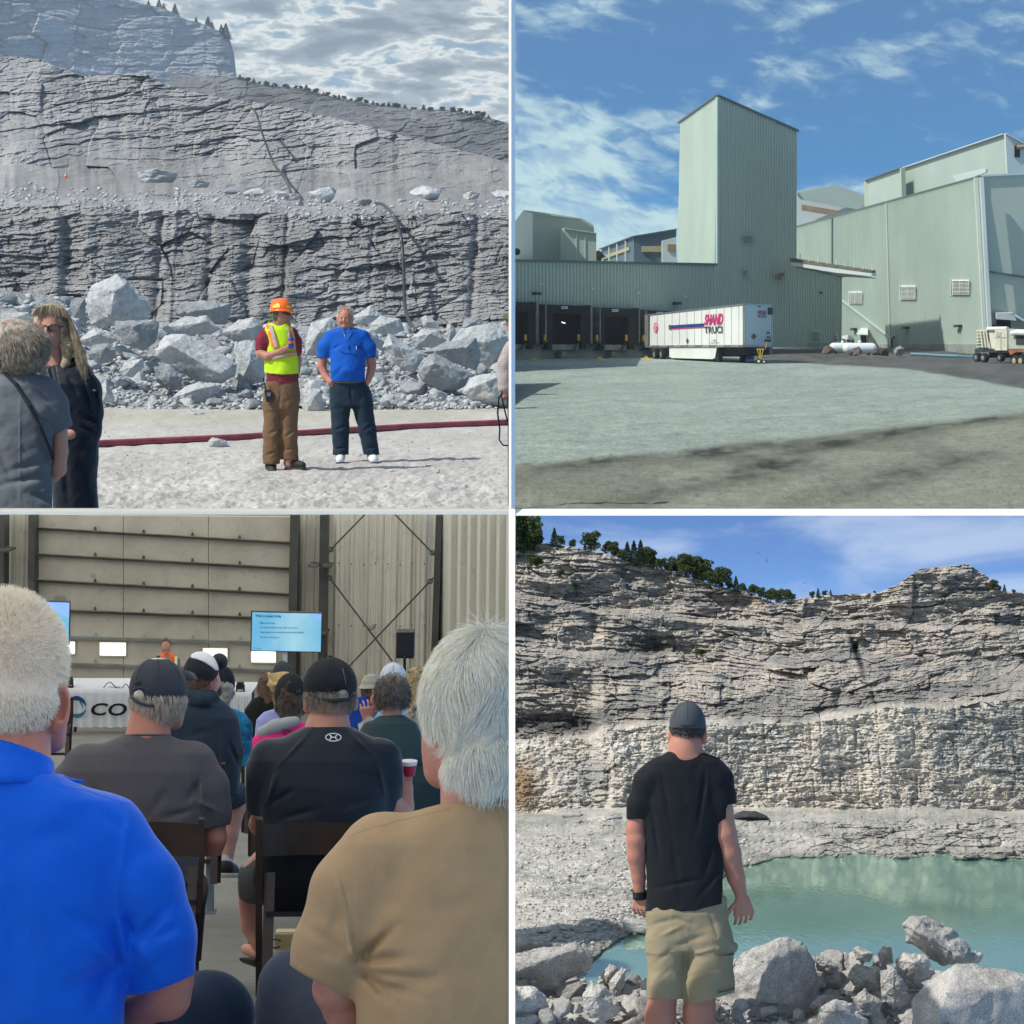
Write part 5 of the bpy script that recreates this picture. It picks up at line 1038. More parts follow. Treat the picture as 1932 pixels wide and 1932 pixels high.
text_on('NDER', quadmap(FF, (928, 1171), (960, 1172), (928, 1186), (960, 1187), .12), pink, t, bold=.04); text_on('ICKI', quadmap(FF, (929, 1187), (959, 1188), (929, 1198), (959, 1199), .12), gyp, t, bold=.03)
for q in ((966, 1160, 978, 1187), (961, 1252, 966, 1257), (961, 1269, 966, 1274), (954, 1281, 970, 1290)): m = MB(); FF.rect(m, *q, .3, .1); m.build('front_fitting', gry, t)
for q in ((967, 1255, 972, 1260), (970, 1270, 977, 1280)): m = MB(); FF.rect(m, *q, .1, .1); m.build('sticker', yel, t)
m = MB(); FF.rect(m, 929, 1154, 937, 1158, .1, .1); m.build('badge', gry, t)
tyre = plain('tyre_rubber', (.02, .022, .022), .85, .25, 1); rim = plain('wheel_steel', (.30, .32, .30), .5, .2, 1, metal=.4)
def wheel(c, ax, r, w, par, rr=.55, mat=rim):
    c = Vector(c); ax = Vector(ax).normalized(); m = MB(); m.tube([c-ax*w*.5, c-ax*w*.42, c+ax*w*.42, c+ax*w*.5], [r*.93, r, r, r*.93], 22); o = m.build('wheel', tyre, par)
    m = MB(); m.tube([c+ax*w*.5, c+ax*(w*.52)], [r*rr, r*rr], 16); m.tube([c+ax*w*.52, c+ax*(w*.62)], [r*.22, r*.18], 10); m.build('rim', mat, o); return o
for x in (544, 570):
    c = FS.hit(x, 1337, -.4); wheel(c, FS.n, 1.0, .9, t)
    wheel(c-FS.n*4.2, -FS.n, 1.0, .9, t)
m = MB(); FS.slab(m, [(596, 1311), (775, 1310), (768, 1350), (758, 1355), (606, 1351), (596, 1346)], .12, -.15); m.build('side_skirt', tw, t)
m = MB(); FS.slab(m, [(606, 1352), (672, 1353), (668, 1357), (612, 1357)], -3, -.5); m.build('air_tank', rub, t)
m = MB(); FS.slab(m, [(770, 1311), (880, 1310), (878, 1338), (786, 1346)], -4.2, -1.2); m.build('underframe', rub, t)
for x in (776, 862):
    m = MB(); FS.rect(m, x-3.5, 1312, x+3.5, 1366 if x < 800 else 1368, -.7, -.3 if x < 800 else -3.6); m.box(FS.hit(x, 1367, -.6 if x < 800 else -3.9), (.9, .9, .18)); m.build('landing_leg', rub, t)
m = MB(); FS.slab(m, [(776, 1314), (790, 1314), (776, 1350), (772, 1350)], .3, -1.0); m.build('leg_brace', rub, t)
t = thing('blue_crate', 'blue plastic container on the ground behind the trailer legs', 'container', PV('TR', 893, 1357, 362)); c = Vector(t.location)
m = MB(); m.hexa([c+Vector(q) for q in ((-1.05, 0, 0), (.95, 0, 0), (.95, 1.4, 0), (-1.05, 1.4, 0), (-.8, 0, 2.05), (.95, 0, 2.05), (.95, 1.4, 2.05), (-.8, 1.4, 2.05))]); m.build('shell', plain('bin_blue', (.02, .16, .38), .5, .1), t)
for i in range(4): m = MB(); m.box(c+Vector((-.75+i*.5, -.04, 1.0)), (.08, .08, 1.8)); m.build('rib', plain('bin_blue', (.02, .16, .38)), t)
m = MB(); m.box(c+Vector((.05, .6, 2.1)), (2.0, 1.6, .12)); m.build('lid', plain('bin_blue2', (.03, .20, .45), .5), t)
t = thing('trailer_dolly', 'yellow wheeled jack stand under the front of the trailer', 'jack stand', PV('TR', 935, 1373, 328)); c = Vector(t.location); k = 328/FQ
m = MB(); m.tube([c+Vector((-12*k, 0, 55*k)), c+Vector((16*k, 0, 55*k))], 2*k, 8); m.tube([c+Vector((-10*k, 0, 54*k)), c+Vector((2*k, 0, 20*k))], 1.6*k, 6); m.tube([c+Vector((14*k, 0, 54*k)), c+Vector((4*k, 0, 20*k))], 1.6*k, 6); m.tube([c+Vector((2*k, 0, 56*k)), c+Vector((2*k, 0, 8*k))], 2.4*k, 8); m.build('frame', yel, t)
m = MB(); m.tube([c+Vector((22*k, 0, 57*k)), c+Vector((26*k, 0, 84*k))], 1.2*k, 6); m.build('crank', yel, t)
wheel(c+Vector((-5*k, -3*k, 10*k)), (0, -1, 0), 10*k, 5*k, t, .55, wht); wheel(c+Vector((16*k, 3*k, 8*k)), (0, -1, 0), 8*k, 5*k, t, .55, wht)
# --- propane tanks, rocks, signs
pw = plain('tank_white', (.74, .80, .82), .4, .04, .3, spec=.5)
def tank(x0, x1, y0, y1, d, lab):
    k = d/FQ; a = PV('TR', x0, (y0+y1)/2, d); b = PV('TR', x1, (y0+y1)/2, d); r = (y1-y0)/2*k; u = (b-a).normalized(); t_ = thing('propane_tank', lab, 'gas tank', PV('TR', (x0+x1)/2, y1+4, d), 'white gas tanks beside the warehouse')
    m = MB(); pts = []; rs = []
    for i in range(7): w = math.pi/2*i/6; pts.append(a+u*r*(1-math.cos(w))); rs.append(max(.02, r*math.sin(w)))
    pts = pts+[b-u*(p-a).length for p in pts[::-1]]; rs = rs+rs[::-1]; m.tube(pts, rs, 24); m.build('shell', pw, t_, True)
    mid = a.lerp(b, .5); m = MB(); m.tube([mid+Vector((0, 0, r*.9)), mid+Vector((0, 0, r*1.22)), mid+Vector((0, 0, r*1.42))], [r*.3, r*.34, r*.24], 14); m.build('valve_dome', pw, t_)
    for q in (.25, .75):
        c = a.lerp(b, q)+Vector((0, 0, -r*1.05)); m = MB(); m.box(c, (r*.3, r*1.4, r*.5)); m.build('saddle', gry, t_)
tank(1196, 1300, 1293, 1330, 405, 'white gas tank behind the other one, closer to the warehouse'); tank(1247, 1378, 1294, 1335, 392, 'nearer white gas tank, its rounded end in front of the other')
for i, (x, y, w, h, mm, lb) in enumerate([(1197, 1321, 54, 34, (.20, .155, .125), 'brown rock at the left end of the gas tanks'), (1303, 1325, 38, 36, (.20, .175, .15), 'grey brown rock in front of the nearer gas tank'), (1392, 1327, 62, 32, (.12, .085, .075), 'dark red brown rock at the right end of the gas tanks'), (1461, 1324, 42, 38, (.36, .40, .36), 'pale grey rock standing alone by the downpipe')]):
    boulder('boulder', 'TR', x, y, w, h, 385-i*.4, 14+i, rock_mat('tr_rock%d' % i, 385/FQ*4, attr=False, base=mm), lb, None, .1*(-1)**i, .8, 4)
def sign(x, y0, y1, w, f_, lab, cat='sign', marks=0):
    t_ = thing('sign', lab, cat, f_.hit(x, y1, .6)); m = MB(); f_.rect(m, x-w/2, y0, x+w/2, y1, .12, .6); m.build('board', wht, t_)
    if marks == 1: disc(f_, x, y0+8, 3, 4, .75).build('figure_print', plain('sign_blue', (.03, .09, .25), .5), t_); m = MB(); f_.rect(m, x-3.5, y0+15, x+3.5, y0+23, .03, .75); m.build('text_print', plain('sign_blue', (.03, .09, .25), .5), t_)
    if marks == 2:
        for i in range(3):
            for j in range(2): m = MB(); f_.rect(m, x-6+i*5, y0+2.5+j*5.5, x-3+i*5, y0+5.5+j*5.5, .03, .75); m.build('symbol_print', gry, t_)
sign(1223, 1262, 1289, 10, FD, 'small white sign with a blue figure on the warehouse wall', marks=1); sign(1357, 1277, 1292, 17, FE, 'white sign with rows of dark symbols right of the gas tanks', marks=2)
t = thing('covered_boat', 'small white canopy on a frame behind the gas tanks', 'canopy', FE.hit(1270, 1310, 12)); f_ = FE
a = f_.hit(1247, 1271, 12); b = f_.hit(1293, 1277, 12); m = MB(); m.slab([a+Vector((0, 0, .1)), a.lerp(b, .5)+Vector((0, -1, .6)), b, b+Vector((0, 0, -.4)), a+Vector((0, 0, -.5))], (0, 1, 0), 2.5); m.build('canopy', wht, t)
for q in (.3, .7): p = a.lerp(b, q); m = MB(); m.tube([p+Vector((0, 0, -.3)), p+Vector((.2, 0, -2.2))], .12, 6); m.build('leg', wht, t)
m = MB(); f_.rect(m, 1248, 1276, 1290, 1296, .2, .6); m.build('dark_recess', dark, t)
m = MB(); pts = [(1433, 1330), (1434, 1300), (1433, 1285), (1437, 1274), (1442, 1272)]; m.tube([FE.hit(x, y, 1.2) for x, y in pts], .28, 8); tag(m.build('standpipe_hose', plain('hose_teal', (.03, .11, .11), .5)), 'dark teal hose rising beside the pale grey rock', 'hose')
m = MB(); m.tube([PV('TR', x, y, d) for x, y, d in ((1505, 1336, 398), (1560, 1338, 396), (1620, 1342, 394), (1680, 1344, 392), (1745, 1348, 391))], .3, 8); tag(m.build('ground_hose', plain('hose_blue', (.08, .24, .30), .5)), 'long pale blue hose lying along the foot of the plant building', 'hose')
# --- generator trailer at the right edge
t = thing('generator_truck', 'cream flatbed truck carrying a generator set, cut by the right edge', 'truck', PV('TR', 1850, 1378, 330)); FG = Face('TR', 1757, 1300, 338, 1960, 1300, 326)
crm = plain('machine_cream', (.62, .62, .50), .5, .12, .4); crd = plain('machine_grey_cream', (.42, .45, .40), .5, .12, .4); rst = plain('rust_orange', (.30, .13, .06), .8, .3, .6)
def gbox(name, x0, y0, x1, y1, near, th, mat, sl=0): m = MB(); FG.slab(m, [(x0, y0), (x1, y0+sl), (x1, y1), (x0, y1)], -th, near); return m.build(name, mat, t)
gbox('radiator_frame', 1760, 1243, 1796, 1316, -.3, 3.2, crd)
for y in (1246, 1258, 1270, 1282, 1294, 1306): m = MB(); FG.rect(m, 1758, y, 1796, y+4, .35, -.3); m.build('radiator_bar', crm, t)
gbox('engine_housing', 1800, 1240, 1828, 1318, -.1, 3.6, crm); gbox('control_cabinet', 1822, 1241, 1868, 1322, .3, 3.8, crm, 3); gbox('generator_housing', 1868, 1244, 1960, 1318, 0, 3.6, crd, 4)
for q in ((1824, 1272, 1866, 1274), (1844, 1274, 1846, 1322)): m = MB(); FG.rect(m, *q, .06, .32); m.build('door_seam', crd, t)
m = MB(); FG.rect(m, 1829, 1252, 1846, 1268, .08, .32); m.build('gauge_panel', crd, t); m = MB(); FG.rect(m, 1903, 1266, 1950, 1300, .1, .02); m.build('side_grille', gry, t)
m = MB(); m.tube([FG.hit(1795, 1241, .0), FG.hit(1870, 1240, .0)], .35, 10); m.build('exhaust', wht, t); m = MB(); m.tube([FG.hit(1885, 1258, .4), FG.hit(1910, 1254, .4), FG.hit(1960, 1256, .4)], [.35, .5, .5], 10); m.build('silencer', wht, t)
for x in (1768, 1780, 1790): m = MB(); m.tube([FG.hit(x, 1250, .3), FG.hit(x+8, 1312, .5)], .14, 6); m.build('pipe', crm, t)
gbox('chassis', 1747, 1316, 1960, 1330, .1, 3.6, gry); gbox('underbody', 1800, 1330, 1888, 1350, -1, 2, rub)
m = MB(); FG.slab(m, [(1872, 1318), (1960, 1318), (1960, 1330), (1925, 1328), (1905, 1328), (1880, 1340)], -1, .4); m.build('mudguard', rst, t)
for x, y, r in ((1757, 1348, 18), (1783, 1350, 18), (1845, 1350, 15), (1901, 1361, 21), (1925, 1361, 21)): wheel(FG.hit(x, y, .1), FG.n, r*330/FQ, .8, t, .5, plain('rim_cream', (.42, .38, .25), .6) if x > 1890 else rim)
# ================================================================== lower left: meeting in a hall
def floor_z(d): return -1.35-.1456*d
DW = 32.0
def mixmat(name, col, col2, rough, k, blotch=1.0, bmp=.01, streak=False):
    if name in MATS: return MATS[name]
    m, t, b = base_mat(name, rough, .3); tc = t.new('ShaderNodeTexCoord'); v = tc.outputs['Object']
    mp = t.new('ShaderNodeMapping'); mp.inputs['Scale'].default_value = (1, 1, .25 if streak else 1); t.l.new(v, mp.inputs[0])
    n = t.noise(mp.outputs[0], k, 6, .65, .4); n2 = t.noise(v, k*9, 4, .7); n3 = t.noise(v, k*2.2, 2, .5)
    c = t.mix(t.step(n, .35, .68), col, col2); c = t.mix(t.math('MULTIPLY', t.step(n2, .55, .75), .5), c, tuple(x*.6 for x in col2))
    c = t.mix(t.math('MULTIPLY', t.step(n3, .68, .74), .6*blotch), c, tuple(x*.5 for x in col2)); t.l.new(c, b.inputs['Base Color']); bump(t, b, n2, bmp); MATS[name] = m; return m
M_door = mixmat('stained_door_panel', (.60, .545, .45), (.47, .425, .35), .65, .8, 1.0, .004); M_sheet = mixmat('stained_wall_sheet', (.78, .745, .64), (.66, .62, .53), .6, .5, .5, .004, True)
M_sheet2 = mixmat('ribbed_wall_sheet', (.60, .56, .45), (.50, .465, .38), .6, .5, .4, .004, True); M_riblt = mixmat('pale_rib', (.74, .71, .63), (.62, .59, .51), .55, .6, .3, .003, True)
M_col = plain('dark_steel_column', (.075, .075, .068), .6, .25, 1.2, .003); M_strut = plain('dark_strut', (.10, .095, .08), .5, .25, 2); M_strutl = plain('galvanised_strut', (.42, .43, .40), .4, .2, 2, metal=.4)
M_floor = mixmat('worn_concrete', (.20, .19, .165), (.12, .115, .10), .7, .55, .8, .006); M_wood = plain('dark_stained_wood', (.026, .013, .010), .32, .3, 6, .001, .5); M_blk = plain('matt_black', (.012, .013, .015), .55, .2, 4)
FW = Face('BL', 0, 300, DW, 1932, 300, DW)
hall = thing('hall_wall', 'stained corrugated metal back wall of the hall with rusty columns', 'wall', (-4, DW, floor_z(DW)))
m = MB(); m.slab([(-13, DW+.25, -2.86), (.04, DW+.25, -2.86), (.04, DW+.25, -8.2), (-13, DW+.25, -8.2)], (0, 1, 0), .2); m.build('backing_wall', M_sheet2, hall)
def wp(m, q, th, off=0): FW.slab(m, q, th, off); return m
def ribbed(x0, x1, n, prof, hi, dep, mat, off=0.0, top=4, bot=780, lean=0):
    f = Face('BL', x0, 300, DW-off, x1, 300, DW-off); V, F = corr(f, ((x0, top), (x1, top)), ((x0+lean, bot), (x1+lean, bot)), n, dep, prof, hi); o = put('wall_sheet', np.array([v[:] for v in V]), F, mat, hall); o['kind'] = 'stuff'; return o
def sheets(x0, x1, n, mat, off=0.0, dep=.035):
    """each wall sheet is its own part, lapped over the next"""
    w = (x1-x0)/n
    for i in range(n):
        a = x0+i*w; f = Face('BL', a, 300, DW-off, a+w, 300, DW-off); V, F = corr(f, ((a, 4), (a+w, 4)), ((a-12, 780), (a+w-12, 780)), 1, dep, (0, .08, .16, .24, .40, .46, .54, .60, .74, .80, .88, .94, 1.0), (.0, 0, 1.6, 1.6, .0, .5, .5, 0, 0, .5, .5, 0, 0))
        put('wall_sheet', np.array([v[:] for v in V]), F, mat, hall)
sheets(36, 128, 2, M_sheet, -.06); sheets(1142, 1216, 2, M_sheet, -.06); sheets(1262, 1650, 7, M_sheet, -.06)
FR = Face('BL', 1668, 300, DW-.1, 1940, 300, 27.5)
m = MB(); FR.slab(m, [(1668, 4), (1706, 4), (1694, 780), (1655, 780)], .05, 0); m.build('flashing', M_riblt, hall)
for i in range(7):
    a = 1706+i*37; m = MB(); FR.slab(m, [(a, 4), (min(1936, a+37), 4), (min(1936, a+27), 780), (a-10, 780)], .04, 0); m.build('wall_sheet', M_sheet2, hall)
    m = MB(); FR.slab(m, [(a+8, 4), (a+19, 4), (a+9, 780), (a-2, 780)], .09, .04); m.build('wall_rib', M_riblt, hall)
for q in ([(0, 4), (36, 4), (30, 780), (0, 780)], [(126, 4), (148, 4), (150, 780), (124, 780)], [(1104, 4), (1134, 4), (1122, 780), (1090, 780)], [(1215, 4), (1246, 4), (1234, 780), (1203, 780)], [(1648, 4), (1672, 4), (1646, 780), (1620, 780)]):
    m = MB(); wp(m, q, .34, .08); m.build('column', M_col, hall)
m = MB(); wp(m, [(1246, 4), (1262, 4), (1248, 780), (1234, 780)], .1, .08); m.build('flashing', M_sheet2, hall)
for x, y in ((1188, 190), (1240, 190), (1225, 440), (40, 132)): m = MB(); wp(m, [(x-14, y-3), (x+20, y), (x+20, y+7), (x-14, y+5)], .5, .2); m.build('girt_bracket', M_strut, hall)
for a, b in (((1382, 4), (1240, 150)), ((1486, 4), (1640, 163)), ((1234, 235), (1497, 585)), ((1636, 248), (1310, 590))):
    m = MB(); m.tube([FW.hit(*a, .5), FW.hit(*b, .5)], .014, 6); o = m.build('brace_rod', M_col, hall)
    c = FW.hit(b[0]-(b[0]-a[0])*.06, b[1]-(b[1]-a[1])*.06, .5) if a[1] < 20 else FW.hit(a[0]+(b[0]-a[0])*.04, a[1]+(b[1]-a[1])*.04, .5); m = MB(); m.tube([c+Vector((.035*math.cos(w), 0, .035*math.sin(w))) for w in np.linspace(0, 6.28, 12)], .012, 6, False); m.build('turnbuckle', M_col, o)
m = MB(); c = FW.hit(1403, 430, .1); m.tube([c, c-Vector((0, .08, 0)), c-Vector((0, .14, 0))], [.055, .055, .03], 14); m.build('fixture', plain('dusty_white', (.42, .40, .34), .6, .2, 5), hall)
for x in range(1280, 1650, 46):
    for y in (196, 428): m = MB(); c = FW.hit(x, y+3*math.sin(x), .1); m.tube([c, c-Vector((0, .03, 0))], .012, 6); m.build('screw', M_strut, hall)
# overhead door: panels, struts, hinges, windows
door = thing('overhead_door', 'big stained sectional overhead door with horizontal struts and lit windows', 'door', (-5, DW-.3, floor_z(DW)))
YL = [6, 62, 160, 258, 368, 468, 568, 680, 775]; YR = [15, 118, 215, 312, 405, 495, 600, 705, 790]
def dy(k, x): return YL[k]+(YR[k]-YL[k])*(x-150)/(1112-150)
for k in range(8):
    for a, b in ((150, 470), (470, 790), (790, 1112)):
        m = MB(); wp(m, [(a+1, dy(k, a)+2), (b-1, dy(k, b)+2), (b-1, dy(k+1, b)-1.5), (a+1, dy(k+1, a)-1.5)], .1, .02); m.build('door_panel', M_door, door)
    if k:
        mt = M_strut if k < 5 else M_strutl; m = MB(); wp(m, [(142, dy(k, 142)-4), (1116, dy(k, 1116)-4), (1116, dy(k, 1116)+4), (142, dy(k, 142)+4)], .09, .13); o = m.build('strut', mt, door)
        m = MB(); wp(m, [(142, dy(k, 142)-5), (1116, dy(k, 1116)-5), (1116, dy(k, 1116)-2.5), (142, dy(k, 142)-2.5)], .03, .225); m.build('flange', plain('worn_strut_edge', (.24, .21, .15), .5, .3, 3) if k < 5 else M_strutl, o)
        for x in (360, 543, 727, 905): m = MB(); y = dy(k, x)-4; wp(m, [(x-6, y), (x+6, y), (x+2.5, y-15), (x-2.5, y-15)], .05, .16); m.build('hinge', M_strut if k < 5 else M_strutl, door)
win = plain('lit_pane', (1.0, 1.0, .96), .4, .01, emit=1.15)
for x0, y0, x1, y1 in ((214, 489, 282, 534), (378, 493, 474, 541), (767, 515, 857, 562), (950, 524, 1040, 567)):
    m = MB(); wp(m, [(x0-4, y0-4), (x1+4, y0-3), (x1+4, y1+4), (x0-4, y1+3)], .03, .13); o = m.build('window_frame', M_door, door); m = MB(); wp(m, [(x0, y0), (x1, y0+1), (x1, y1), (x0, y1-1)], .02, .165); m.build('pane', win, o)
for k in range(26):   # rollers and stains along the lower struts
    x = 300+k*31; 
# floor, ceiling, side wall
m = MB()
for i in range(12):
    for j in range(10):
        a, b = 1.6+i*2.65, 1.6+(i+1)*2.65
        xa, xb = -13+j*1.3, -13+(j+1)*1.3; m.add([(xa, a, floor_z(a)), (xb, a, floor_z(a)), (xb, b, floor_z(b)), (xa, b, floor_z(b))], [(0, 1, 2, 3)])
o = m.build('floor', M_floor); o['kind'] = 'structure'
def roof_mat():
    m_ = bpy.data.materials.new('translucent_roof_sheet'); m_.use_nodes = True; t = NT(m_.node_tree); t.n.clear(); o = t.new('ShaderNodeOutputMaterial')
    a = t.new('ShaderNodeBsdfDiffuse'); a.inputs[0].default_value = (.85, .85, .82, 1); b = t.new('ShaderNodeBsdfTranslucent'); b.inputs[0].default_value = (.95, .95, .92, 1); s = t.new('ShaderNodeMixShader'); s.inputs[0].default_value = ROOF_T
    t.l.new(a.outputs[0], s.inputs[1]); t.l.new(b.outputs[0], s.inputs[2]); q = t.new('ShaderNodeBsdfTransparent'); s2 = t.new('ShaderNodeMixShader'); s2.inputs[0].default_value = .22; t.l.new(s.outputs[0], s2.inputs[1]); t.l.new(q.outputs[0], s2.inputs[2]); t.l.new(s2.outputs[0], o.inputs[0]); return m_
ROOF_T = .93
zr = lambda y, v=.4985: -(v-VH)*y/F2
m = MB(); m.hexa([(-16, 2.2, zr(2.2, .5024)), (0, 2.2, zr(2.2, .5024)), (0, 32.6, zr(32.6, .5012)), (-16, 32.6, zr(32.6, .5012)), (-16, 2.2, zr(2.2, .4976)), (0, 2.2, zr(2.2, .4976)), (0, 32.6, zr(32.6, .4988)), (-16, 32.6, zr(32.6, .4988))])
o = m.build('roof', roof_mat()); tag(o, 'added thin light-passing white roof over the meeting hall, seen edge on', 'roof')  # added to keep direct sun off the hall; translucent to brighten it
# screens
def screen(q, lab, d, content):
    f = Face('BL', q[0][0], q[0][1], d, q[1][0], q[0][1], d+.15); t_ = thing('television', lab, 'television', f.hit((q[0][0]+q[1][0])/2, 760), 'televisions either side of the speaker')
    m = MB(); f.slab(m, [(q[0][0]-3, q[0][1]-3), (q[1][0]+3, q[1][1]-3), (q[2][0]+3, q[2][1]+3), (q[3][0]-3, q[3][1]+3)], -.1, 0); m.build('casing', M_blk, t_)
    sm, tt, b = base_mat('slide_glow'+lab[:4], .3, .3); tc = tt.new('ShaderNodeTexCoord'); sp = tt.new('ShaderNodeSeparateXYZ'); tt.l.new(tc.outputs['Object'], sp.inputs[0])
    n = tt.noise(tc.outputs['Object'], .9, 3, .5, .8); c = tt.mix(tt.step(n, .3, .7), (.17, .55, .86), (.50, .84, .95)); tt.l.new(c, b.inputs['Emission Color']); b.inputs['Emission Strength'].default_value = .85; b.inputs['Base Color'].default_value = (.02, .02, .02, 1)
    m = MB(); f.slab(m, q, .004, .004); m.build('screen', sm, t_)
    return f, t_
ink = plain('slide_ink', (.03, .16, .30), .6, .02); sd = 26.0
f, tv = screen([(952, 378), (1213, 384), (1210, 527), (949, 522)], 'right television on a white stand showing a slide titled What to expect today', sd, 1)
for s_, x0, y0, x1, y1 in (('What to expect today', 963, 386, 1062, 400), ('- Meet and Greet', 977, 414, 1037, 422), ('- A brief presentation about what we do here', 977, 432, 1123, 441), ('- Opportunity to ask questions and provide feedback', 977, 449, 1148, 459), ('- Bus tour of the Quarry', 977, 468, 1055, 477), ('COVIA', 967, 512, 985, 517)):
    text_on(s_, quadmap(f, (x0, y0), (x1, y0+1.5), (x0, y1), (x1, y1+1.5), .012), ink, tv, bold=.02 if y0 > 400 else .035)
m = MB(); pts = [(958+3.2*math.cos(w)+3, 514+3.2*math.sin(w)) for w in np.linspace(.8, 5.5, 10)]; m.tube([f.hit(x, y, .014) for x, y in pts], .002, 5); m.build('ring_mark', ink, tv)
m = MB(); f.slab(m, [(1158, 382), (1213, 384), (1212, 412), (1190, 400)], .003, .01); m.build('slide_wave', plain('slide_lilac', (.25, .42, .85), .5, emit=.7), tv)
m = MB(); f.slab(m, [(1068, 527), (1084, 527), (1081, 760), (1066, 760)], -.05, -.06); m.build('stand', plain('stand_white', (.72, .74, .76), .4), tv)
f, tv2 = screen([(-60, 333), (262, 342), (259, 496), (-60, 492)], 'left television half hidden behind the blond head, showing a pale blue slide', sd-.3, 0)
m = MB(); f.slab(m, [(150, 339), (262, 342), (260, 400), (210, 372)], .003, .01); m.build('slide_wave', plain('slide_lilac', (.25, .42, .85), .5, emit=.7), tv2); m = MB(); f.slab(m, [(60, 497), (76, 497), (74, 760), (58, 760)], -.05, -.06); m.build('stand', plain('stand_white', (.72, .74, .76), .4), tv2)
# table with printed cloth
TD = 25.5; FT = Face('BL', 240, 700, TD, 960, 700, TD+.3)
def tcl(label, x0, x1, y0, y1, drop):
    t_ = thing('folding_table', label, 'table', FT.hit((x0+x1)/2, y1)); nx = 90; V = []; F = []
    rows = [(y0, 2.0, 0), (y0, .0, 0)]+[(y0+(y1-y0)*k/8, 0, k/8) for k in range(1, 9)]
    for (y, back, w) in rows:
        for i in range(nx+1):
            x = x0+(x1-x0)*i/nx; p = FT.hit(x, y, 0); fold = .022*w*(math.sin(i*.9)+.6*math.sin(i*.37+1)); V.append(p+Vector((0, back*.35-fold, (.02 if back else 0))))
    for r in range(len(rows)-1):
        for i in range(nx): F.append((r*(nx+1)+i, (r+1)*(nx+1)+i, (r+1)*(nx+1)+i+1, r*(nx+1)+i+1))
    put('cloth', np.array([v[:] for v in V]), F, plain('table_cloth_white', (.66, .66, .68), .8, .03, 1, .001), t_, True)
    for x in (x0+20, x1-20):
        for b in (.15, .6): m = MB(); p = FT.hit(x, y0+5, 0)+Vector((0, b, 0)); m.tube([p, Vector((p.x, p.y, floor_z(p.y)))], .02, 6); m.build('leg', M_blk, t_)
    return t_
tb = tcl('long table under a white printed cloth at the front of the hall', 225, 700, 669, 812, 0); tb2 = tcl('second white clothed table on the right of the aisle, mostly hidden', 800, 950, 684, 812, 0)
navy = plain('logo_navy', (.012, .045, .20), .6, .02); teal = plain('logo_teal', (.02, .17, .22), .6, .02); ltr = plain('letter_black', (.008, .008, .009), .6, .02)
text_on('COVIA', quadmap(FT, (343, 720), (618, 724), (343, 768), (618, 772), .05), ltr, tb, bold=.022, shear=.18)
def arc(cx, cy, rx, ry, a0, a1, w0, mat, off, nm='logo_arc'):
    n = 20; pts = []
    for k in range(n+1): w = a0+(a1-a0)*k/n; q = 1-w0*math.sin(math.pi*k/n)**.6*.5; pts.append((cx+rx*math.cos(w), cy+ry*math.sin(w)))
    for k in range(n, -1, -1): w = a0+(a1-a0)*k/n; q = 1-w0*(.25+.75*math.sin(math.pi*k/n)); pts.append((cx+rx*q*math.cos(w), cy+ry*q*math.sin(w)))
    V = [FT.hit(x, y, off) for x, y in pts]; F = [(k, k+1, 2*n-k, 2*n+1-k) for k in range(n)]; return put(nm, np.array([v[:] for v in V]), F, mat, tb)
arc(289, 736, 37, 42, -2.6, -.12, .42, navy, .05); arc(291, 736, 36, 41, .25, 2.6, .38, teal, .055); arc(283, 738, 30, 34, -1.2, .1, .2, teal, .06)
# things on the tables
def desk(name, lab, cat, x, y, parts):
    base = FT.hit(x, y, -.12); t_ = thing(name, lab, cat, base); k = TD/FQ
    for nm, mt, c, s_ in parts: m = MB(); m.box(base+Vector((c[0]*k, c[1]*k, c[2]*k)), [a*k for a in s_]); m.build(nm, mt, t_)
    return t_
eq = plain('equipment_grey', (.16, .17, .18), .5, .2, 8)
desk('stage_light', 'black moving head stage light at the left end of the table', 'stage light', 262, 668, [('base', M_blk, (0, 0, 6), (30, 24, 12)), ('yoke', M_blk, (-12, 0, 24), (4, 12, 30)), ('yoke', M_blk, (12, 0, 24), (4, 12, 30)), ('lamp_head', plain('lamp_black', (.03, .03, .035), .4), (0, 0, 32), (22, 22, 30)), ('lens', eq, (0, -11.5, 32), (12, 1, 12))])
desk('stage_light', 'black moving head stage light on the right hand table', 'stage light', 907, 688, [('base', eq, (0, 0, 6), (38, 24, 12)), ('yoke', M_blk, (-14, 0, 24), (5, 12, 26)), ('yoke', M_blk, (14, 0, 24), (5, 12, 26)), ('lamp_head', plain('lamp_black', (.03, .03, .035), .4), (0, 0, 34), (26, 22, 28)), ('lens', M_blk, (0, -11.5, 34), (15, 1, 15))])
desk('audio_mixer', 'low grey audio mixer with cables beside the tan cap', 'mixer', 432, 671, [('body', eq, (0, 0, 4), (56, 30, 7)), ('control_panel', M_strutl, (0, -4, 8.5), (50, 18, 2))]+[('knob', M_blk, (-20+i*8, -4, 11), (3, 3, 4)) for i in range(6)])
desk('laptop', 'small open device lying on the table near the left stage light', 'laptop', 318, 669, [('base', eq, (0, 0, 1.5), (30, 18, 3)), ('power_brick', M_blk, (24, 0, 3), (14, 8, 5)), ('power_brick', M_blk, (-24, 0, 2), (12, 8, 4))])
m = MB(); base = FT.hit(370, 668, -.1); k = TD/FQ; pts = [base+Vector((x*k, 0, z*k)) for x, z in ((0, 1), (20, 4), (34, 22), (48, 26), (60, 14), (72, 3), (90, 2), (104, 20), (112, 16), (118, 2), (140, 1), (165, 3))]; m.tube(pts, .006, 6); tag(m.build('cable', M_blk), 'black cable looping over the table equipment', 'cable')
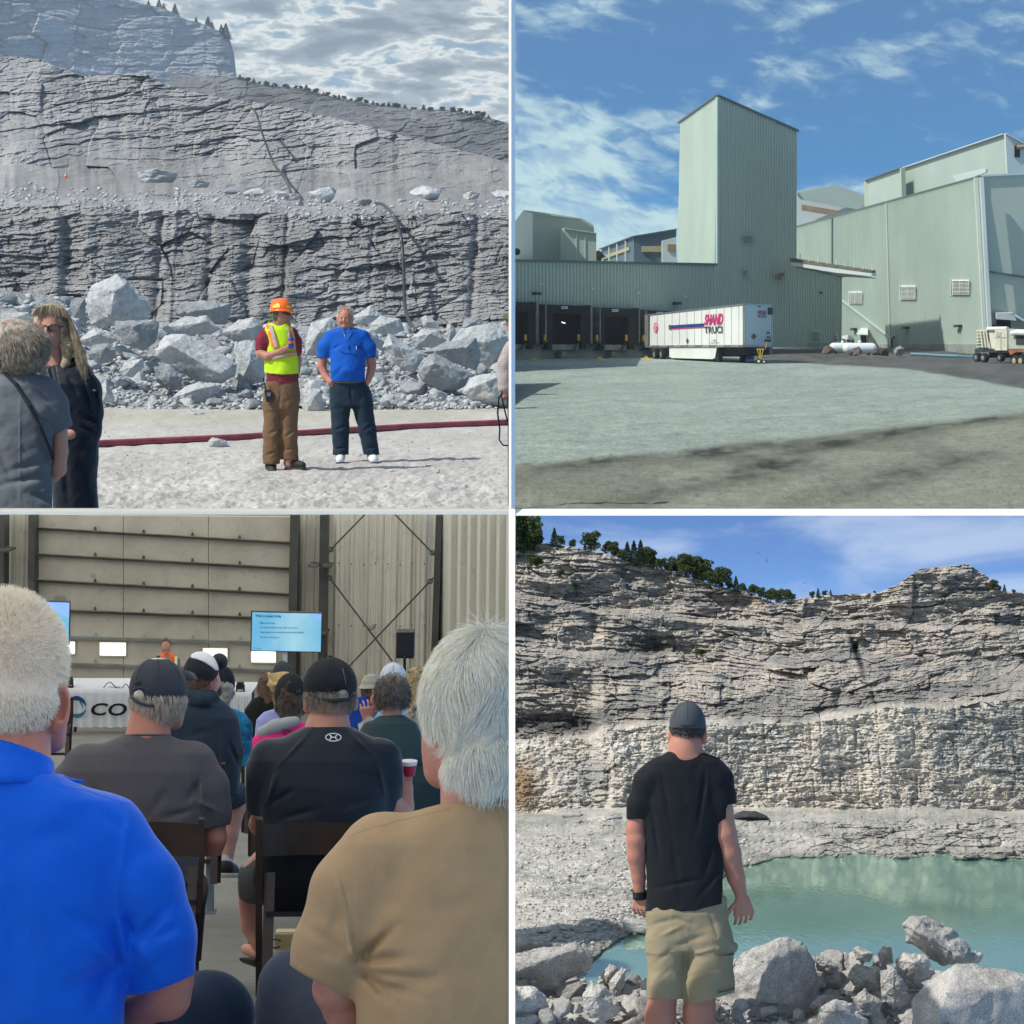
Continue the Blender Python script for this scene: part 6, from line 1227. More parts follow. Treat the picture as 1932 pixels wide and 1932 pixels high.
# loudspeaker on stand
t = thing('loudspeaker', 'black loudspeaker on a tripod stand in front of the wall bracing', 'loudspeaker', PV('BL', 1527, 735, 24.5)); f = Face('BL', 1490, 500, 24.5, 1570, 500, 24.5)
m = MB(); f.slab(m, [(1496, 455), (1562, 454), (1560, 553), (1494, 552)], -.3, 0); m.build('cabinet', M_blk, t); m = MB(); f.slab(m, [(1500, 460), (1558, 459), (1556, 542), (1498, 541)], .012, .002); m.build('grille', plain('grille_black', (.02, .022, .028), .7, .3, 40, .002), t)
m = MB(); f.slab(m, [(1524, 545), (1529, 545), (1529, 549), (1524, 549)], .004, .004); m.build('badge', eq, t)
m = MB(); m.tube([f.hit(1527, 553, -.12), f.hit(1526, 735, -.12)], .018, 8); m.build('pole', M_blk, t)
for x in (1490, 1560, 1530): m = MB(); m.tube([f.hit(1526, 640, -.12), f.hit(x, 740, -.12 if x != 1530 else .3)], .012, 6); m.build('leg', M_blk, t)
t = thing('banner_stand', 'pale printed banner with a dark pen shape at the right wall', 'banner', PV('BL', 1880, 760, 24)); f = Face('BL', 1810, 450, 24.2, 1930, 450, 23.8)
m = MB(); f.slab(m, [(1818, 418), (1924, 414), (1924, 760), (1818, 760)], -.02, 0); m.build('panel', plain('banner_grey', (.40, .39, .38), .5, .1, 3), t); m = MB(); f.slab(m, [(1876, 440), (1900, 421), (1904, 425), (1882, 446)], .004, .004); m.build('pen_print', eq, t)
# folding chairs
def chair(x0, x1, yt, yr, yb, d, lab, back=70, left_leg=True, xf=0, wear=False):
    """seen from behind: two posts, curved top rail, seat and the crossing front legs"""
    k = d/FQ; t_ = thing('folding_chair', lab, 'chair', PV('BL', (x0+x1)/2, yb, d), 'dark wooden folding chairs'); H = yb-yt; w = H*.038
    def L(x, y, e=0.0): return PV('BL', x, y, d+e*k)
    for x, s in ((x0, -1), (x1, 1)):
        xb = x+s*-H*.02+(-H*.02); m = MB(); pts = [(x, yt, 0), (x, yt+H*.25, 0), (x+(xb-x)*.6, yt+H*.6, H*.03), (xb, yb, H*.13)]
        for (a, b) in zip(pts[:-1], pts[1:]): m.hexa([L(b[0]-w/2, b[1], b[2]-w*.5), L(b[0]+w/2, b[1], b[2]-w*.5), L(b[0]+w/2, b[1], b[2]+w*.7), L(b[0]-w/2, b[1], b[2]+w*.7), L(a[0]-w/2, a[1], a[2]-w*.5), L(a[0]+w/2, a[1], a[2]-w*.5), L(a[0]+w/2, a[1], a[2]+w*.7), L(a[0]-w/2, a[1], a[2]+w*.7)])
        m.build('back_post', M_wood, t_)
        m = MB(); m.hexa([L(x-w*.5, yt+H*.004, -w*.56), L(x+w*.5, yt+H*.004, -w*.56), L(x+w*.5, yt+H*.004, -w*.5), L(x-w*.5, yt+H*.004, -w*.5), L(x-w*.5, yt-H*.012, -w*.56), L(x+w*.5, yt-H*.012, -w*.56), L(x+w*.5, yt-H*.012, w*.5), L(x-w*.5, yt-H*.012, w*.5)]); m.build('post_cap', plain('worn_wood_edge', (.14, .10, .07), .4, .4, 30), t_)
        xi = x-s*w*1.6; m = MB(); a = (xi, yt+H*.30, H*.10); b = (xi-H*.02, yb+H*.01, -H*.10)
        m.hexa([L(b[0]-w*.8, b[1], b[2]-w*.4), L(b[0]+w*.8, b[1], b[2]-w*.4), L(b[0]+w*.8, b[1], b[2]+w*.4), L(b[0]-w*.8, b[1], b[2]+w*.4), L(a[0]-w*.8, a[1], a[2]-w*.4), L(a[0]+w*.8, a[1], a[2]-w*.4), L(a[0]+w*.8, a[1], a[2]+w*.4), L(a[0]-w*.8, a[1], a[2]+w*.4)]) ; m.build('front_leg', M_wood, t_)
    n = 14; V = []; F = []
    for i in range(n+1):
        u = i/n; x = x0+w/2+(x1-x0-w)*u; bow = H*.05*math.sin(math.pi*u)
        for y, e in ((yt+H*.035-bow*.35, 0), (yr-bow*.2, 0), (yr-bow*.2, w*.7), (yt+H*.035-bow*.35, w*.7)): V.append(L(x, y, e+bow*1.2)[:])
    for i in range(n):
        for j in range(4): F.append((4*i+j, 4*(i+1)+j, 4*(i+1)+(j+1) % 4, 4*i+(j+1) % 4)[::-1])
    put('top_rail', np.array(V), F, M_wood, t_)
    ys = yt+H*.52; m = MB(); m.hexa([L(x0+w, ys+H*.03, -H*.02), L(x1-w, ys+H*.03, -H*.02), L(x1-w, ys+H*.03, H*.42), L(x0+w, ys+H*.03, H*.42), L(x0+w, ys, -H*.02), L(x1-w, ys, -H*.02), L(x1-w, ys, H*.42), L(x0+w, ys, H*.42)]); m.build('seat', M_blk, t_)
    m = MB(); yq = yt+H*.80; m.hexa([L(x0+w, yq+w, 0), L(x1-w, yq+w, 0), L(x1-w, yq+w, w), L(x0+w, yq+w, w), L(x0+w, yq, 0), L(x1-w, yq, 0), L(x1-w, yq, w), L(x0+w, yq, w)]); m.build('stretcher', M_wood, t_)
    return t_
chair(977, 1400, 1158, 1300, 1830, 6.85, 'dark wooden folding chair under the man in the black shirt')
chair(330, 762, 1158, 1302, 1745, 6.65, 'dark wooden folding chair under the man in the grey shirt')
chair(640, 842, 950, 1040, 1400, 8.95, 'folding chair under the man in the dark hoodie')
chair(917, 1110, 858, 940, 1210, 11.2, 'folding chair beyond the aisle behind the pink hoodie')
chair(942, 1170, 955, 1070, 1300, 8.55, 'folding chair under the woman in pink')
chair(170, 272, 700, 800, 960, 16, 'empty black folding chair at the left in front of the table')
t = thing('cardboard_box', 'yellow brown box with a dark round logo under the right hand chair', 'box', PV('BL', 1100, 1660, 8.4)); c = Vector(t.location); k = 8.4/FQ; m = MB(); m.box(c+Vector((20*k, 60*k, 30*k)), (170*k, 80*k, 60*k)); m.build('carton', plain('carton', (.33, .25, .12), .8, .1, 5), t)
m = MB(); m.box(c+Vector((20*k, 60*k, 61.5*k)), (172*k, 40*k, 2*k)); m.build('tape', plain('tape', (.45, .38, .22), .4), t); m = MB(); m.tube([c+Vector(((-60+22*math.cos(w))*k, -1.5*k, (32+16*math.sin(w))*k)) for w in np.linspace(.5, 5.6, 14)], 3*k, 6); m.build('round_logo', M_blk, t)
m = MB(); k = 9.0/FQ; p = PV('BL', 793, 1510, 9.0); m.box(p+Vector((0, 0, 110*k)), (26*k, 30*k, 220*k)); m.box(p+Vector((0, 0, 3*k)), (44*k, 60*k, 6*k)); tag(m.build('grey_post', plain('post_bluegrey', (.16, .19, .22), .6, .15, 6)), 'short blue grey post standing between the chairs in the aisle', 'post')
# ================================================================== people
XW = 1929     # the divider wall closes the hall here
class Fig:
    def __init__(s, Q, d, label, ground, cat='person', sk=(.52, .27, .19), red=.45, wall=False, group=None):
        s.Q = Q; s.d = d; s.k = d/FQ; s.wall = wall; s.root = thing('person', label, cat, PV(Q, *ground, d), group); s.id = len(bpy.data.objects)
        s.skin = skin('skin_%d' % s.id, sk, s.k, amt=red)
    def L(s, x, y, e=0.0): return PV(s.Q, x, y, s.d+e*s.k)
    def sdf(s, lo, hi, h): return SDF(lo, hi, h)
    def put(s, name, S, mat, relax=1):
        if s.wall: S.cut((XW, 0, 0), (1, 0, 0))
        return put_sdf(name, s.Q, s.d, S, mat, s.root, None, relax)
    def cloth(s, name, col, **k): return cloth(name+'_%d' % s.id, col, s.k, **k)
def stack(S, sec, k=10, op='u', p=2.0):
    """torso: sections (y, xc, half width, ec, half depth)"""
    a = np.array(sec, float); y = S.ax[1]
    X = S.ax[0][:, None, None]; Z = S.ax[2][None, None, :]
    from_ = lambda c: np.interp(y, a[:, 0], a[:, c])[None, :, None]
    xc, hx, ec, he = from_(1), from_(2), from_(3), from_(4)
    r = ((np.abs(X-xc)/hx)**p+(np.abs(Z-ec)/he)**p)**(1/p); D = (r-1)*np.minimum(hx, he)
    Y = y[None, :, None]; end = np.maximum(a[0, 0]-Y, Y-a[-1, 0]); D = np.maximum(D, end)
    S.comb((slice(None),)*3, D, k, op); return S
def creases(lst, amp=1.0):
    amp *= CR
    def f(X, Y, Z):
        o = np.zeros(np.broadcast(X, Y).shape)
        for (x0, y0, x1, y1, w, d) in lst:
            dx, dy = x1-x0, y1-y0; L2 = dx*dx+dy*dy; t = np.clip(((X-x0)*dx+(Y-y0)*dy)/L2, 0, 1)
            q = np.hypot(X-x0-t*dx, Y-y0-t*dy); o = o+d*amp*np.exp(-(q/w)**2)*np.sin(np.pi*np.clip(t, .08, .92))
        return o
    return f
def wrinkle(a, sx, sy, seed): return lambda X, Y, Z: a*fbm(X/sx+.3*Y/sy, Y/sy, 3, seed)*np.ones_like(Z)
def strands(fig, name, P0, D0, length, n_seg, width, mat, curl=0.0, grav=.5, seed=0, parent=None, clump=0.0, taper=.3):
    """hair: P0 roots and D0 directions in the figure's own frame (x, y down, e)"""
    r = np.random.RandomState(seed); n = len(P0); V = np.zeros((n, n_seg+1, 2, 3)); p = P0.copy(); d = D0/np.linalg.norm(D0, axis=1)[:, None]
    L = (length if np.ndim(length) else np.full(n, length))*r.uniform(.7, 1.1, n)
    ph = r.uniform(0, 6.28, n)
    if clump: q_ = np.floor(P0/clump+.15*r.normal(size=P0.shape)); ph = hsh(q_[:, 0]+q_[:, 2]*7, q_[:, 1], 5)*6.28+.4*r.normal(size=n)
    sid = np.cross(d, r.normal(size=(n, 3))); sid /= np.linalg.norm(sid, axis=1)[:, None]+1e-6
    for j in range(n_seg+1):
        w = width*(1-(1-taper)*j/n_seg); V[:, j, 0] = p-sid*w/2; V[:, j, 1] = p+sid*w/2
        d = d+np.array([0, grav/n_seg, 0])+curl*np.stack([np.sin(ph+j*1.3), np.cos(ph+j*1.1)*.5, np.sin(ph*2+j)], 1)/n_seg*2
        d /= np.linalg.norm(d, axis=1)[:, None]; p = p+d*(L/n_seg)[:, None]
    V = V.reshape(-1, 3)
    if fig.wall: V[:, 0] = np.minimum(V[:, 0], XW)
    Wd = P(fig.Q, V[:, 0], V[:, 1], fig.d+V[:, 2]*fig.k)
    b = (np.arange(n)*(n_seg+1)*2)[:, None]; F = np.concatenate([np.stack([b[:, 0]+2*j, b[:, 0]+2*j+1, b[:, 0]+2*j+3, b[:, 0]+2*j+2], 1) for j in range(n_seg)])
    return put(name, Wd, F, mat, parent or fig.root, True)
def scalp(c, r, n, keep, seed=0):
    R_ = np.random.RandomState(seed); u = R_.normal(size=(n*4, 3)); u /= np.linalg.norm(u, axis=1)[:, None]; m = keep(u[:, 0], u[:, 1], u[:, 2]); u = u[m][:n]
    return np.array(c)+u*np.array(r), u
def face(fig, S, cx, cy, w, h, e0, turn=0.0):
    """front-facing features carved into a head of half width w and half height h whose front is at e0 (towards the viewer, negative)"""
    ox = turn*w
    S.cone((cx+ox, cy-h*.05, e0+w*.10), (cx+ox*1.25, cy+h*.28, e0-w*.16), w*.10, w*.17, k=w*.18)          # nose
    for s_ in (-1, 1):
        S.ell((cx+ox+s_*w*.40, cy+h*.0, e0-w*.02), (w*.22, h*.12, w*.16), k=w*.12, op='s')                    # sockets
        S.cone((cx+ox+s_*w*.22, cy-h*.13, e0+w*.04), (cx+ox+s_*w*.62, cy-h*.12, e0+w*.16), w*.07, w*.06, k=w*.12)  # brows
        S.ell((cx+ox*.8+s_*w*.46, cy+h*.30, e0+w*.22), (w*.26, h*.18, w*.22), k=w*.2)                          # cheeks
    S.cone((cx+ox-w*.24, cy+h*.52, e0+w*.10), (cx+ox+w*.24, cy+h*.52, e0+w*.10), w*.075, w*.075, k=w*.06)
    S.ell((cx+ox, cy+h*.50, e0+w*.0), (w*.26, h*.02, w*.08), k=w*.03, op='s')
    S.ell((cx+ox*.9, cy+h*.80, e0+w*.22), (w*.30, h*.18, w*.22), k=w*.2)                                       # chin
def eyes(fig, cx, cy, w, h, e0, turn=0.0, iris=(.05, .04, .03)):
    ox = turn*w
    for s_ in (-1, 1):
        c = fig.L(cx+ox+s_*w*.40, cy+h*.02, e0+w*.12); m = MB(); r = w*.115*fig.k
        V, F = ICO[2]; put('eye', V*r+np.array(c), F, plain('eye_white', (.55, .50, .47), .3), fig.root, True)
        put('iris', V*r*.55+np.array(c)+np.array((0, -r*.62, 0)), F, plain('iris_dark', iris, .2), fig.root, True)
    m = MB(); pts = [fig.L(cx+ox+w*.26*q, cy+h*(.50+.02*abs(q)), e0+w*(.03+.09*abs(q))) for q in np.linspace(-1, 1, 7)]; m.tube(pts, w*.028*fig.k, 6); m.build('lips', plain('lip', (.36, .13, .11), .5), fig.root, True)
def hand(S, wr, dirv, side, sz, curl=.5, up=(0, 0, -1), k=2.0, spread=.16, thumb=1):
    """palm and five fingers in the figure's frame; dirv: from wrist to fingertips; side: towards the thumb; up: back of the hand"""
    D = np.array(dirv, float); D /= np.linalg.norm(D); T = np.array(side, float); T -= T.dot(D)*D; T /= np.linalg.norm(T); U = np.cross(D, T)
    if U.dot(np.array(up)) < 0: U = -U
    w = np.array(wr, float); pl = sz*.50
    for a in (-.30, -.1, .1, .30): S.cone(w+D*sz*.04+T*a*sz*.45, w+D*pl+T*a*sz*.85, sz*.11, sz*.105, k=sz*.05)
    for i, (a, ln) in enumerate(((.34, .40), (.12, .46), (-.11, .43), (-.33, .34))):
        p = w+D*pl+T*a*sz*.78; d = D+T*a*spread*2; r = sz*.062
        for j, seg in enumerate((.46, .32, .24)):
            c = curl*(.55+.45*j)*(1+.12*i); d2 = d*math.cos(c)-U*math.sin(c); d2 /= np.linalg.norm(d2); q = p+d2*ln*seg*sz; S.cone(p, q, r, r*.9, k=sz*.012 if j == 0 else sz*.01); p = q; d = d2; r *= .9
    if thumb:
        p = w+D*sz*.12+T*sz*.20; d = D*.62+T*.75-U*.25*curl
        for ln, r in ((.24, .085), (.19, .072), (.15, .062)):
            d /= np.linalg.norm(d); q = p+d*ln*sz; S.cone(p, q, r*sz, r*.88*sz, k=sz*.03); p = q; d = d+D*.35-U*.3*curl
def ear(S, x, y, e, h, k=3, lean=0.0):
    S.ell((x, y, e), (h*.22, h*.5, h*.30), k=k, rot=lean); S.ell((x+h*.12*(1 if lean >= 0 else -1), y-h*.06, e), (h*.10, h*.28, h*.16), k=k, op='s', rot=lean)
def line_part(fig, name, pts, r, mat, n=6):
    m = MB(); m.tube([fig.L(*p) for p in pts], r*fig.k, n); return m.build(name, mat, fig.root, True)
def ribbon(fig, name, pts, w, mat, e_off=-2.0):
    """flat strip lying on cloth: pts (x, y, e)"""
    m = MB(); A = [fig.L(p[0]-w/2, p[1]-w*.2, p[2]+e_off) for p in pts]; B = [fig.L(p[0]+w/2, p[1]+w*.2, p[2]+e_off) for p in pts]; n = len(pts)
    m.add(A+B, [(i, i+1, n+i+1, n+i) for i in range(n-1)]); return m.build(name, mat, fig.root, True)
def cap(fig, cx, cy, rx, ry, re, mat, band, tilt=0.0, brim=None, name='cap', back=False, h=3.0, button=True):
    S = SDF((cx-rx*1.5-10, cy-ry-12, -re-14), (cx+rx*1.5+10, cy+ry+20, re+rx*1.4), h); S.ell((cx, cy, 0), (rx, ry, re), k=1)
    S.cut((cx, band, 0), (math.sin(tilt), math.cos(tilt), 0)); 
    if brim == 'away': S.ell((cx, band-ry*.05, re*1.0), (rx*.82, ry*.09, re*.75), k=4)
    if brim == 'right': S.ell((cx+rx*1.0, band-ry*.28, re*.25), (rx*.55, ry*.14, re*.62), k=5, rot=.25)
    if brim == 'rightup': S.ell((cx+rx*.95, band-ry*.62, re*.35), (rx*.42, ry*.34, re*.5), k=4, rot=.1)
    o = fig.put(name, S, mat)
    seam = plain('cap_seam', (.015, .016, .02), .8)
    for a in (-.9, 0.0, .9):
        pts = []
        for w in np.linspace(.12, 1.30, 9):
            x = cx+rx*math.sin(w)*math.sin(a)*1.005; y = cy-ry*math.cos(w)*1.005; e = -re*math.sin(w)*math.cos(a)*1.005
            if y < band-abs(math.sin(tilt))*rx*.4: pts.append((x, y, e))
        if len(pts) > 2: line_part(fig, 'cap_seam', pts, rx*.010, seam, 5)
    if button: m = MB(); c = fig.L(cx, cy-ry, 0); m.tube([c, c+Vector((0, 0, rx*.05*fig.k))], rx*.07*fig.k, 10); m.build('cap_button', mat, fig.root)
    return o
def decal(fig, name, pts, e, mat, closed=True):
    m = MB(); m.add([fig.L(x, y, e) for x, y in pts], [tuple(range(len(pts)))]); return m.build(name, mat, fig.root)
CR = 1.0
# ------------------------------------------------------------------ lower right: man watching the water
def man_by_water():
    f = Fig('BR', 36.0, 'man in a black t-shirt, grey cap and khaki shorts standing by the quarry water', (660, 2065), sk=(.50, .235, .165), red=.55)
    S = f.sdf((425, 800, -100), (925, 1945, 110), 3.2)
    S.ell((662, 800, 8), (62, 86, 72)); S.cone((658, 850, 4), (655, 905, -4), 55, 60, k=10); S.cone((655, 895, -2), (655, 925, -2), 66, 80, .8, k=10)
    ear(S, 597, 852, 4, 54, lean=-.08); ear(S, 728, 850, 4, 54, lean=.08)
    # left arm
    S.path([(488, 1070, 0, 32), (466, 1200, 0, 36), (470, 1240, -4, 37), (470, 1300, 2, 35), (478, 1380, 14, 26), (482, 1440, 18, 21)], k=10)
    hand(S, (484, 1448, 18), (-.05, 1, .1), (.8, .1, -.5), 96, .55, (-.5, 0, -1))
    # right arm
    S.path([(786, 1040, 0, 43), (790, 1130, 0, 44), (806, 1220, -4, 43), (822, 1290, 2, 42), (846, 1380, 16, 33), (866, 1452, 24, 22)], k=10)
    hand(S, (868, 1456, 24), (.12, 1, .02), (-.9, .1, -.35), 118, .55, (.6, 0, -1), spread=.05)
    # torso core and legs
    stack(S, [(930, 652, 90, 0, 50), (1000, 650, 130, 0, 62), (1300, 655, 125, 0, 70), (1500, 665, 140, 0, 75), (1600, 665, 140, 0, 75)], 14)
    S.path([(590, 1600, 0, 58), (572, 1800, 0, 54), (560, 1900, 2, 57), (556, 1990, 10, 60)], k=14); S.path([(728, 1600, 0, 60), (714, 1800, -2, 58), (706, 1880, 0, 59), (702, 1990, 8, 62)], k=14)
    f.put('body', S, f.skin)
    # lower legs and shoes, out of the picture
    S = f.sdf((480, 1930, -60), (790, 2090, 60), 6.0); S.path([(556, 1940, 4, 58), (556, 2040, 6, 36)], k=6); S.path([(702, 1940, 4, 58), (702, 2040, 6, 36)], k=6); f.put('lower_legs', S, f.skin)
    S = f.sdf((500, 2010, -60), (770, 2080, 120), 6.0); [S.cone((x, 2050, -10), (x, 2058, 70), 36, 32, k=6) for x in (556, 702)]; f.put('shoes', S, M_blk)
    # shirt
    sh = f.cloth('tshirt_black', (.010, .0115, .015), rough=.8, fold=.8, sheen=.15)
    S = f.sdf((430, 880, -120), (860, 1530, 110), 3.2)
    stack(S, [(893, 655, 56, 0, 52), (915, 652, 78, 0, 60), (945, 648, 128, 0, 68), (1000, 645, 150, 0, 76), (1100, 643, 148, 0, 80), (1250, 650, 145, 0, 80), (1400, 660, 152, 0, 84), (1500, 664, 158, 0, 88), (1512, 664, 158, 0, 88)], 6, p=2.3)
    S.path([(560, 985, 0, 56), (515, 1020, 0, 54), (481, 1110, 0, 47), (472, 1175, 0, 44)], k=22); S.path([(745, 975, 0, 56), (775, 1010, 0, 56), (790, 1080, 0, 52), (792, 1130, 0, 52)], k=22)
    S.ell((655, 872, 0), (58, 32, 70), k=3, op='s')
    S.cut((466, 1160, 0), (-.05, 1, 0)) if 0 else None
    G = np.meshgrid(*S.ax, indexing='ij', sparse=True)
    S.comb((slice(None),)*3, np.maximum(G[1]-(1158+(G[0]-470)*.1), G[0]-501)*-1+0*G[2] if 0 else np.minimum(0, 0)+np.where((G[0] < 502-(G[1]-1100)*.0) & (G[1] > 1130), 1158-G[1], 99.)+0*G[2], 2, 'u') if 0 else None
    S.F = np.maximum(S.F, np.where(G[0] < 500, G[1]-1160, -99)+0*G[2]); S.F = np.maximum(S.F, np.where(G[0] > 812-(G[1]-1090)*.05, G[1]-1106-(785-G[0])*.08, -99)+0*G[2]); 
    S.F = np.maximum(S.F, (G[1]-(1506-(G[0]-640)*.02-np.clip(G[0]-690, 0, 200)*.26))+0*G[2])
    S.bump(creases([(730, 970, 700, 1200, 9, 7), (560, 960, 600, 1180, 10, 5), (520, 1080, 560, 1320, 9, 6), (770, 1150, 720, 1400, 12, 7), (540, 1420, 740, 1380, 9, 5), (600, 1200, 640, 1480, 12, 4), (700, 1460, 800, 1330, 10, 5), (740, 985, 735, 1110, 3, -3)])); S.bump(wrinkle(3.0, 60, 110, 4))
    f.put('tshirt', S, sh)
    line_part(f, 'collar', [(655+60*math.cos(w), 893+4*math.sin(w)+3, -54*math.sin(w)) for w in np.linspace(.1, 3.04, 14)], 3.0, plain('collar_black', (.012, .012, .015), .8))  # collar in the shirt's own black
    # shorts
    S = f.sdf((490, 1440, -115), (870, 1880, 115), 3.2)
    stack(S, [(1450, 660, 148, 0, 78), (1520, 660, 155, 0, 88), (1620, 668, 160, 0, 86), (1660, 670, 158, 0, 80)], 8, p=2.3)
    S.path([(585, 1620, 0, 76), (582, 1780, 0, 70), (580, 1860, 0, 70)], k=20); S.path([(745, 1620, 0, 88), (745, 1780, 0, 92), (748, 1880, 0, 96)], k=20)
    G = np.meshgrid(*S.ax, indexing='ij', sparse=True)
    S.F = np.maximum(S.F, (G[1]-np.where(G[0] < 645, 1838, 1856-np.clip(G[0]-700, 0, 200)*.30))+0*G[2]); S.cone((645, 1640, -120), (648, 1900, -120), 22, 20, 1.5, k=16, op='s')
    S.bump(creases([(520, 1560, 640, 1530, 10, 8), (600, 1640, 760, 1590, 12, 9), (560, 1600, 645, 1560, 8, -8), (650, 1680, 790, 1640, 8, -8), (540, 1700, 620, 1640, 9, 6), (660, 1760, 800, 1720, 10, 7), (640, 1580, 700, 1680, 10, 8), (540, 1780, 600, 1720, 8, 5), (700, 1820, 820, 1760, 10, 6), (600, 1530, 700, 1560, 8, 6), (740, 1500, 790, 1640, 7, 6)], .55)); S.bump(wrinkle(3.0, 80, 60, 6))
    kh = f.cloth('khaki', (.30, .245, .155), rough=.8, fold=1.6, weave=.6, sheen=.1); o = f.put('shorts', S, kh)
    m = MB(); m.hexa([f.L(762, 1722, -84), f.L(836, 1728, -10), f.L(838, 1800, -10), f.L(764, 1800, -86), f.L(760, 1718, -92), f.L(842, 1724, -14), f.L(846, 1800, -14), f.L(762, 1800, -94)]) if 0 else None
    S = f.sdf((745, 1590, -110), (862, 1680, 20), 3.0); S.cone((772, 1615, -66), (836, 1640, -20), 18, 18, k=3); S.cone((772, 1650, -70), (832, 1650, -24), 18, 16, k=6); f.put('pocket_flap', S, kh)
    line_part(f, 'pocket_seam_shade', [(764, 1668, -94), (800, 1672, -78), (838, 1668, -40)], 2.5, plain('khaki_shadow', (.10, .08, .05), .9)); line_part(f, 'pocket_seam_shade', [(778, 1812, -100), (815, 1806, -82), (838, 1796, -50)], 2.5, plain('khaki_shadow', (.10, .08, .05), .9))  # pocket seams drawn as strips, their shade put into a darker khaki
    # watch
    m = MB(); m.tube([f.L(481, 1430, 17), f.L(483, 1457, 19)], 27*f.k, 18); w_ = m.build('watch_strap', M_blk, f.root)
    for y in (1436, 1444, 1452): line_part(f, 'strap_link', [(455, y, 4), (458, y, -6), (470, y+1, -12), (486, y+2, -11)], 1.6, plain('strap_grey', (.05, .05, .055), .4))
    # hair under the cap
    S = f.sdf((590, 770, -80), (740, 870, 90), 3.0); S.ell((662, 800, 8), (66, 80, 76)); S.cut((662, 856, 0), (0, 1, -.25)); S.cut((0, 0, 60), (0, 0, 1)); f.put('hair', S, hairm('hair_cropped', (.055, .040, .032), (.13, .11, .10), f.k))
    P0, U = scalp((662, 800, 8), (66, 80, 76), 2600, lambda x, y, e: (y > .05) & (y < .68) & (e < .35), 3); strands(f, 'hair_stubble', P0, U+np.array([0, .9, 0]), 9, 2, 2.0, hairm('hair_cropped', (.055, .040, .032), (.13, .11, .10), f.k), seed=2)
    cm = f.cloth('cap_grey', (.060, .068, .082), rough=.8, fold=.2); cap(f, 663, 806, 69, 92, 78, cm, 816, brim='away', h=3.0)
    line_part(f, 'stitching', [(663+s_*1.0, 806, -78.5) for s_ in np.linspace(-30, 30, 12)], 1.6, plain('stitch_dark', (.015, .016, .02), .8))
    return f
man_by_water()
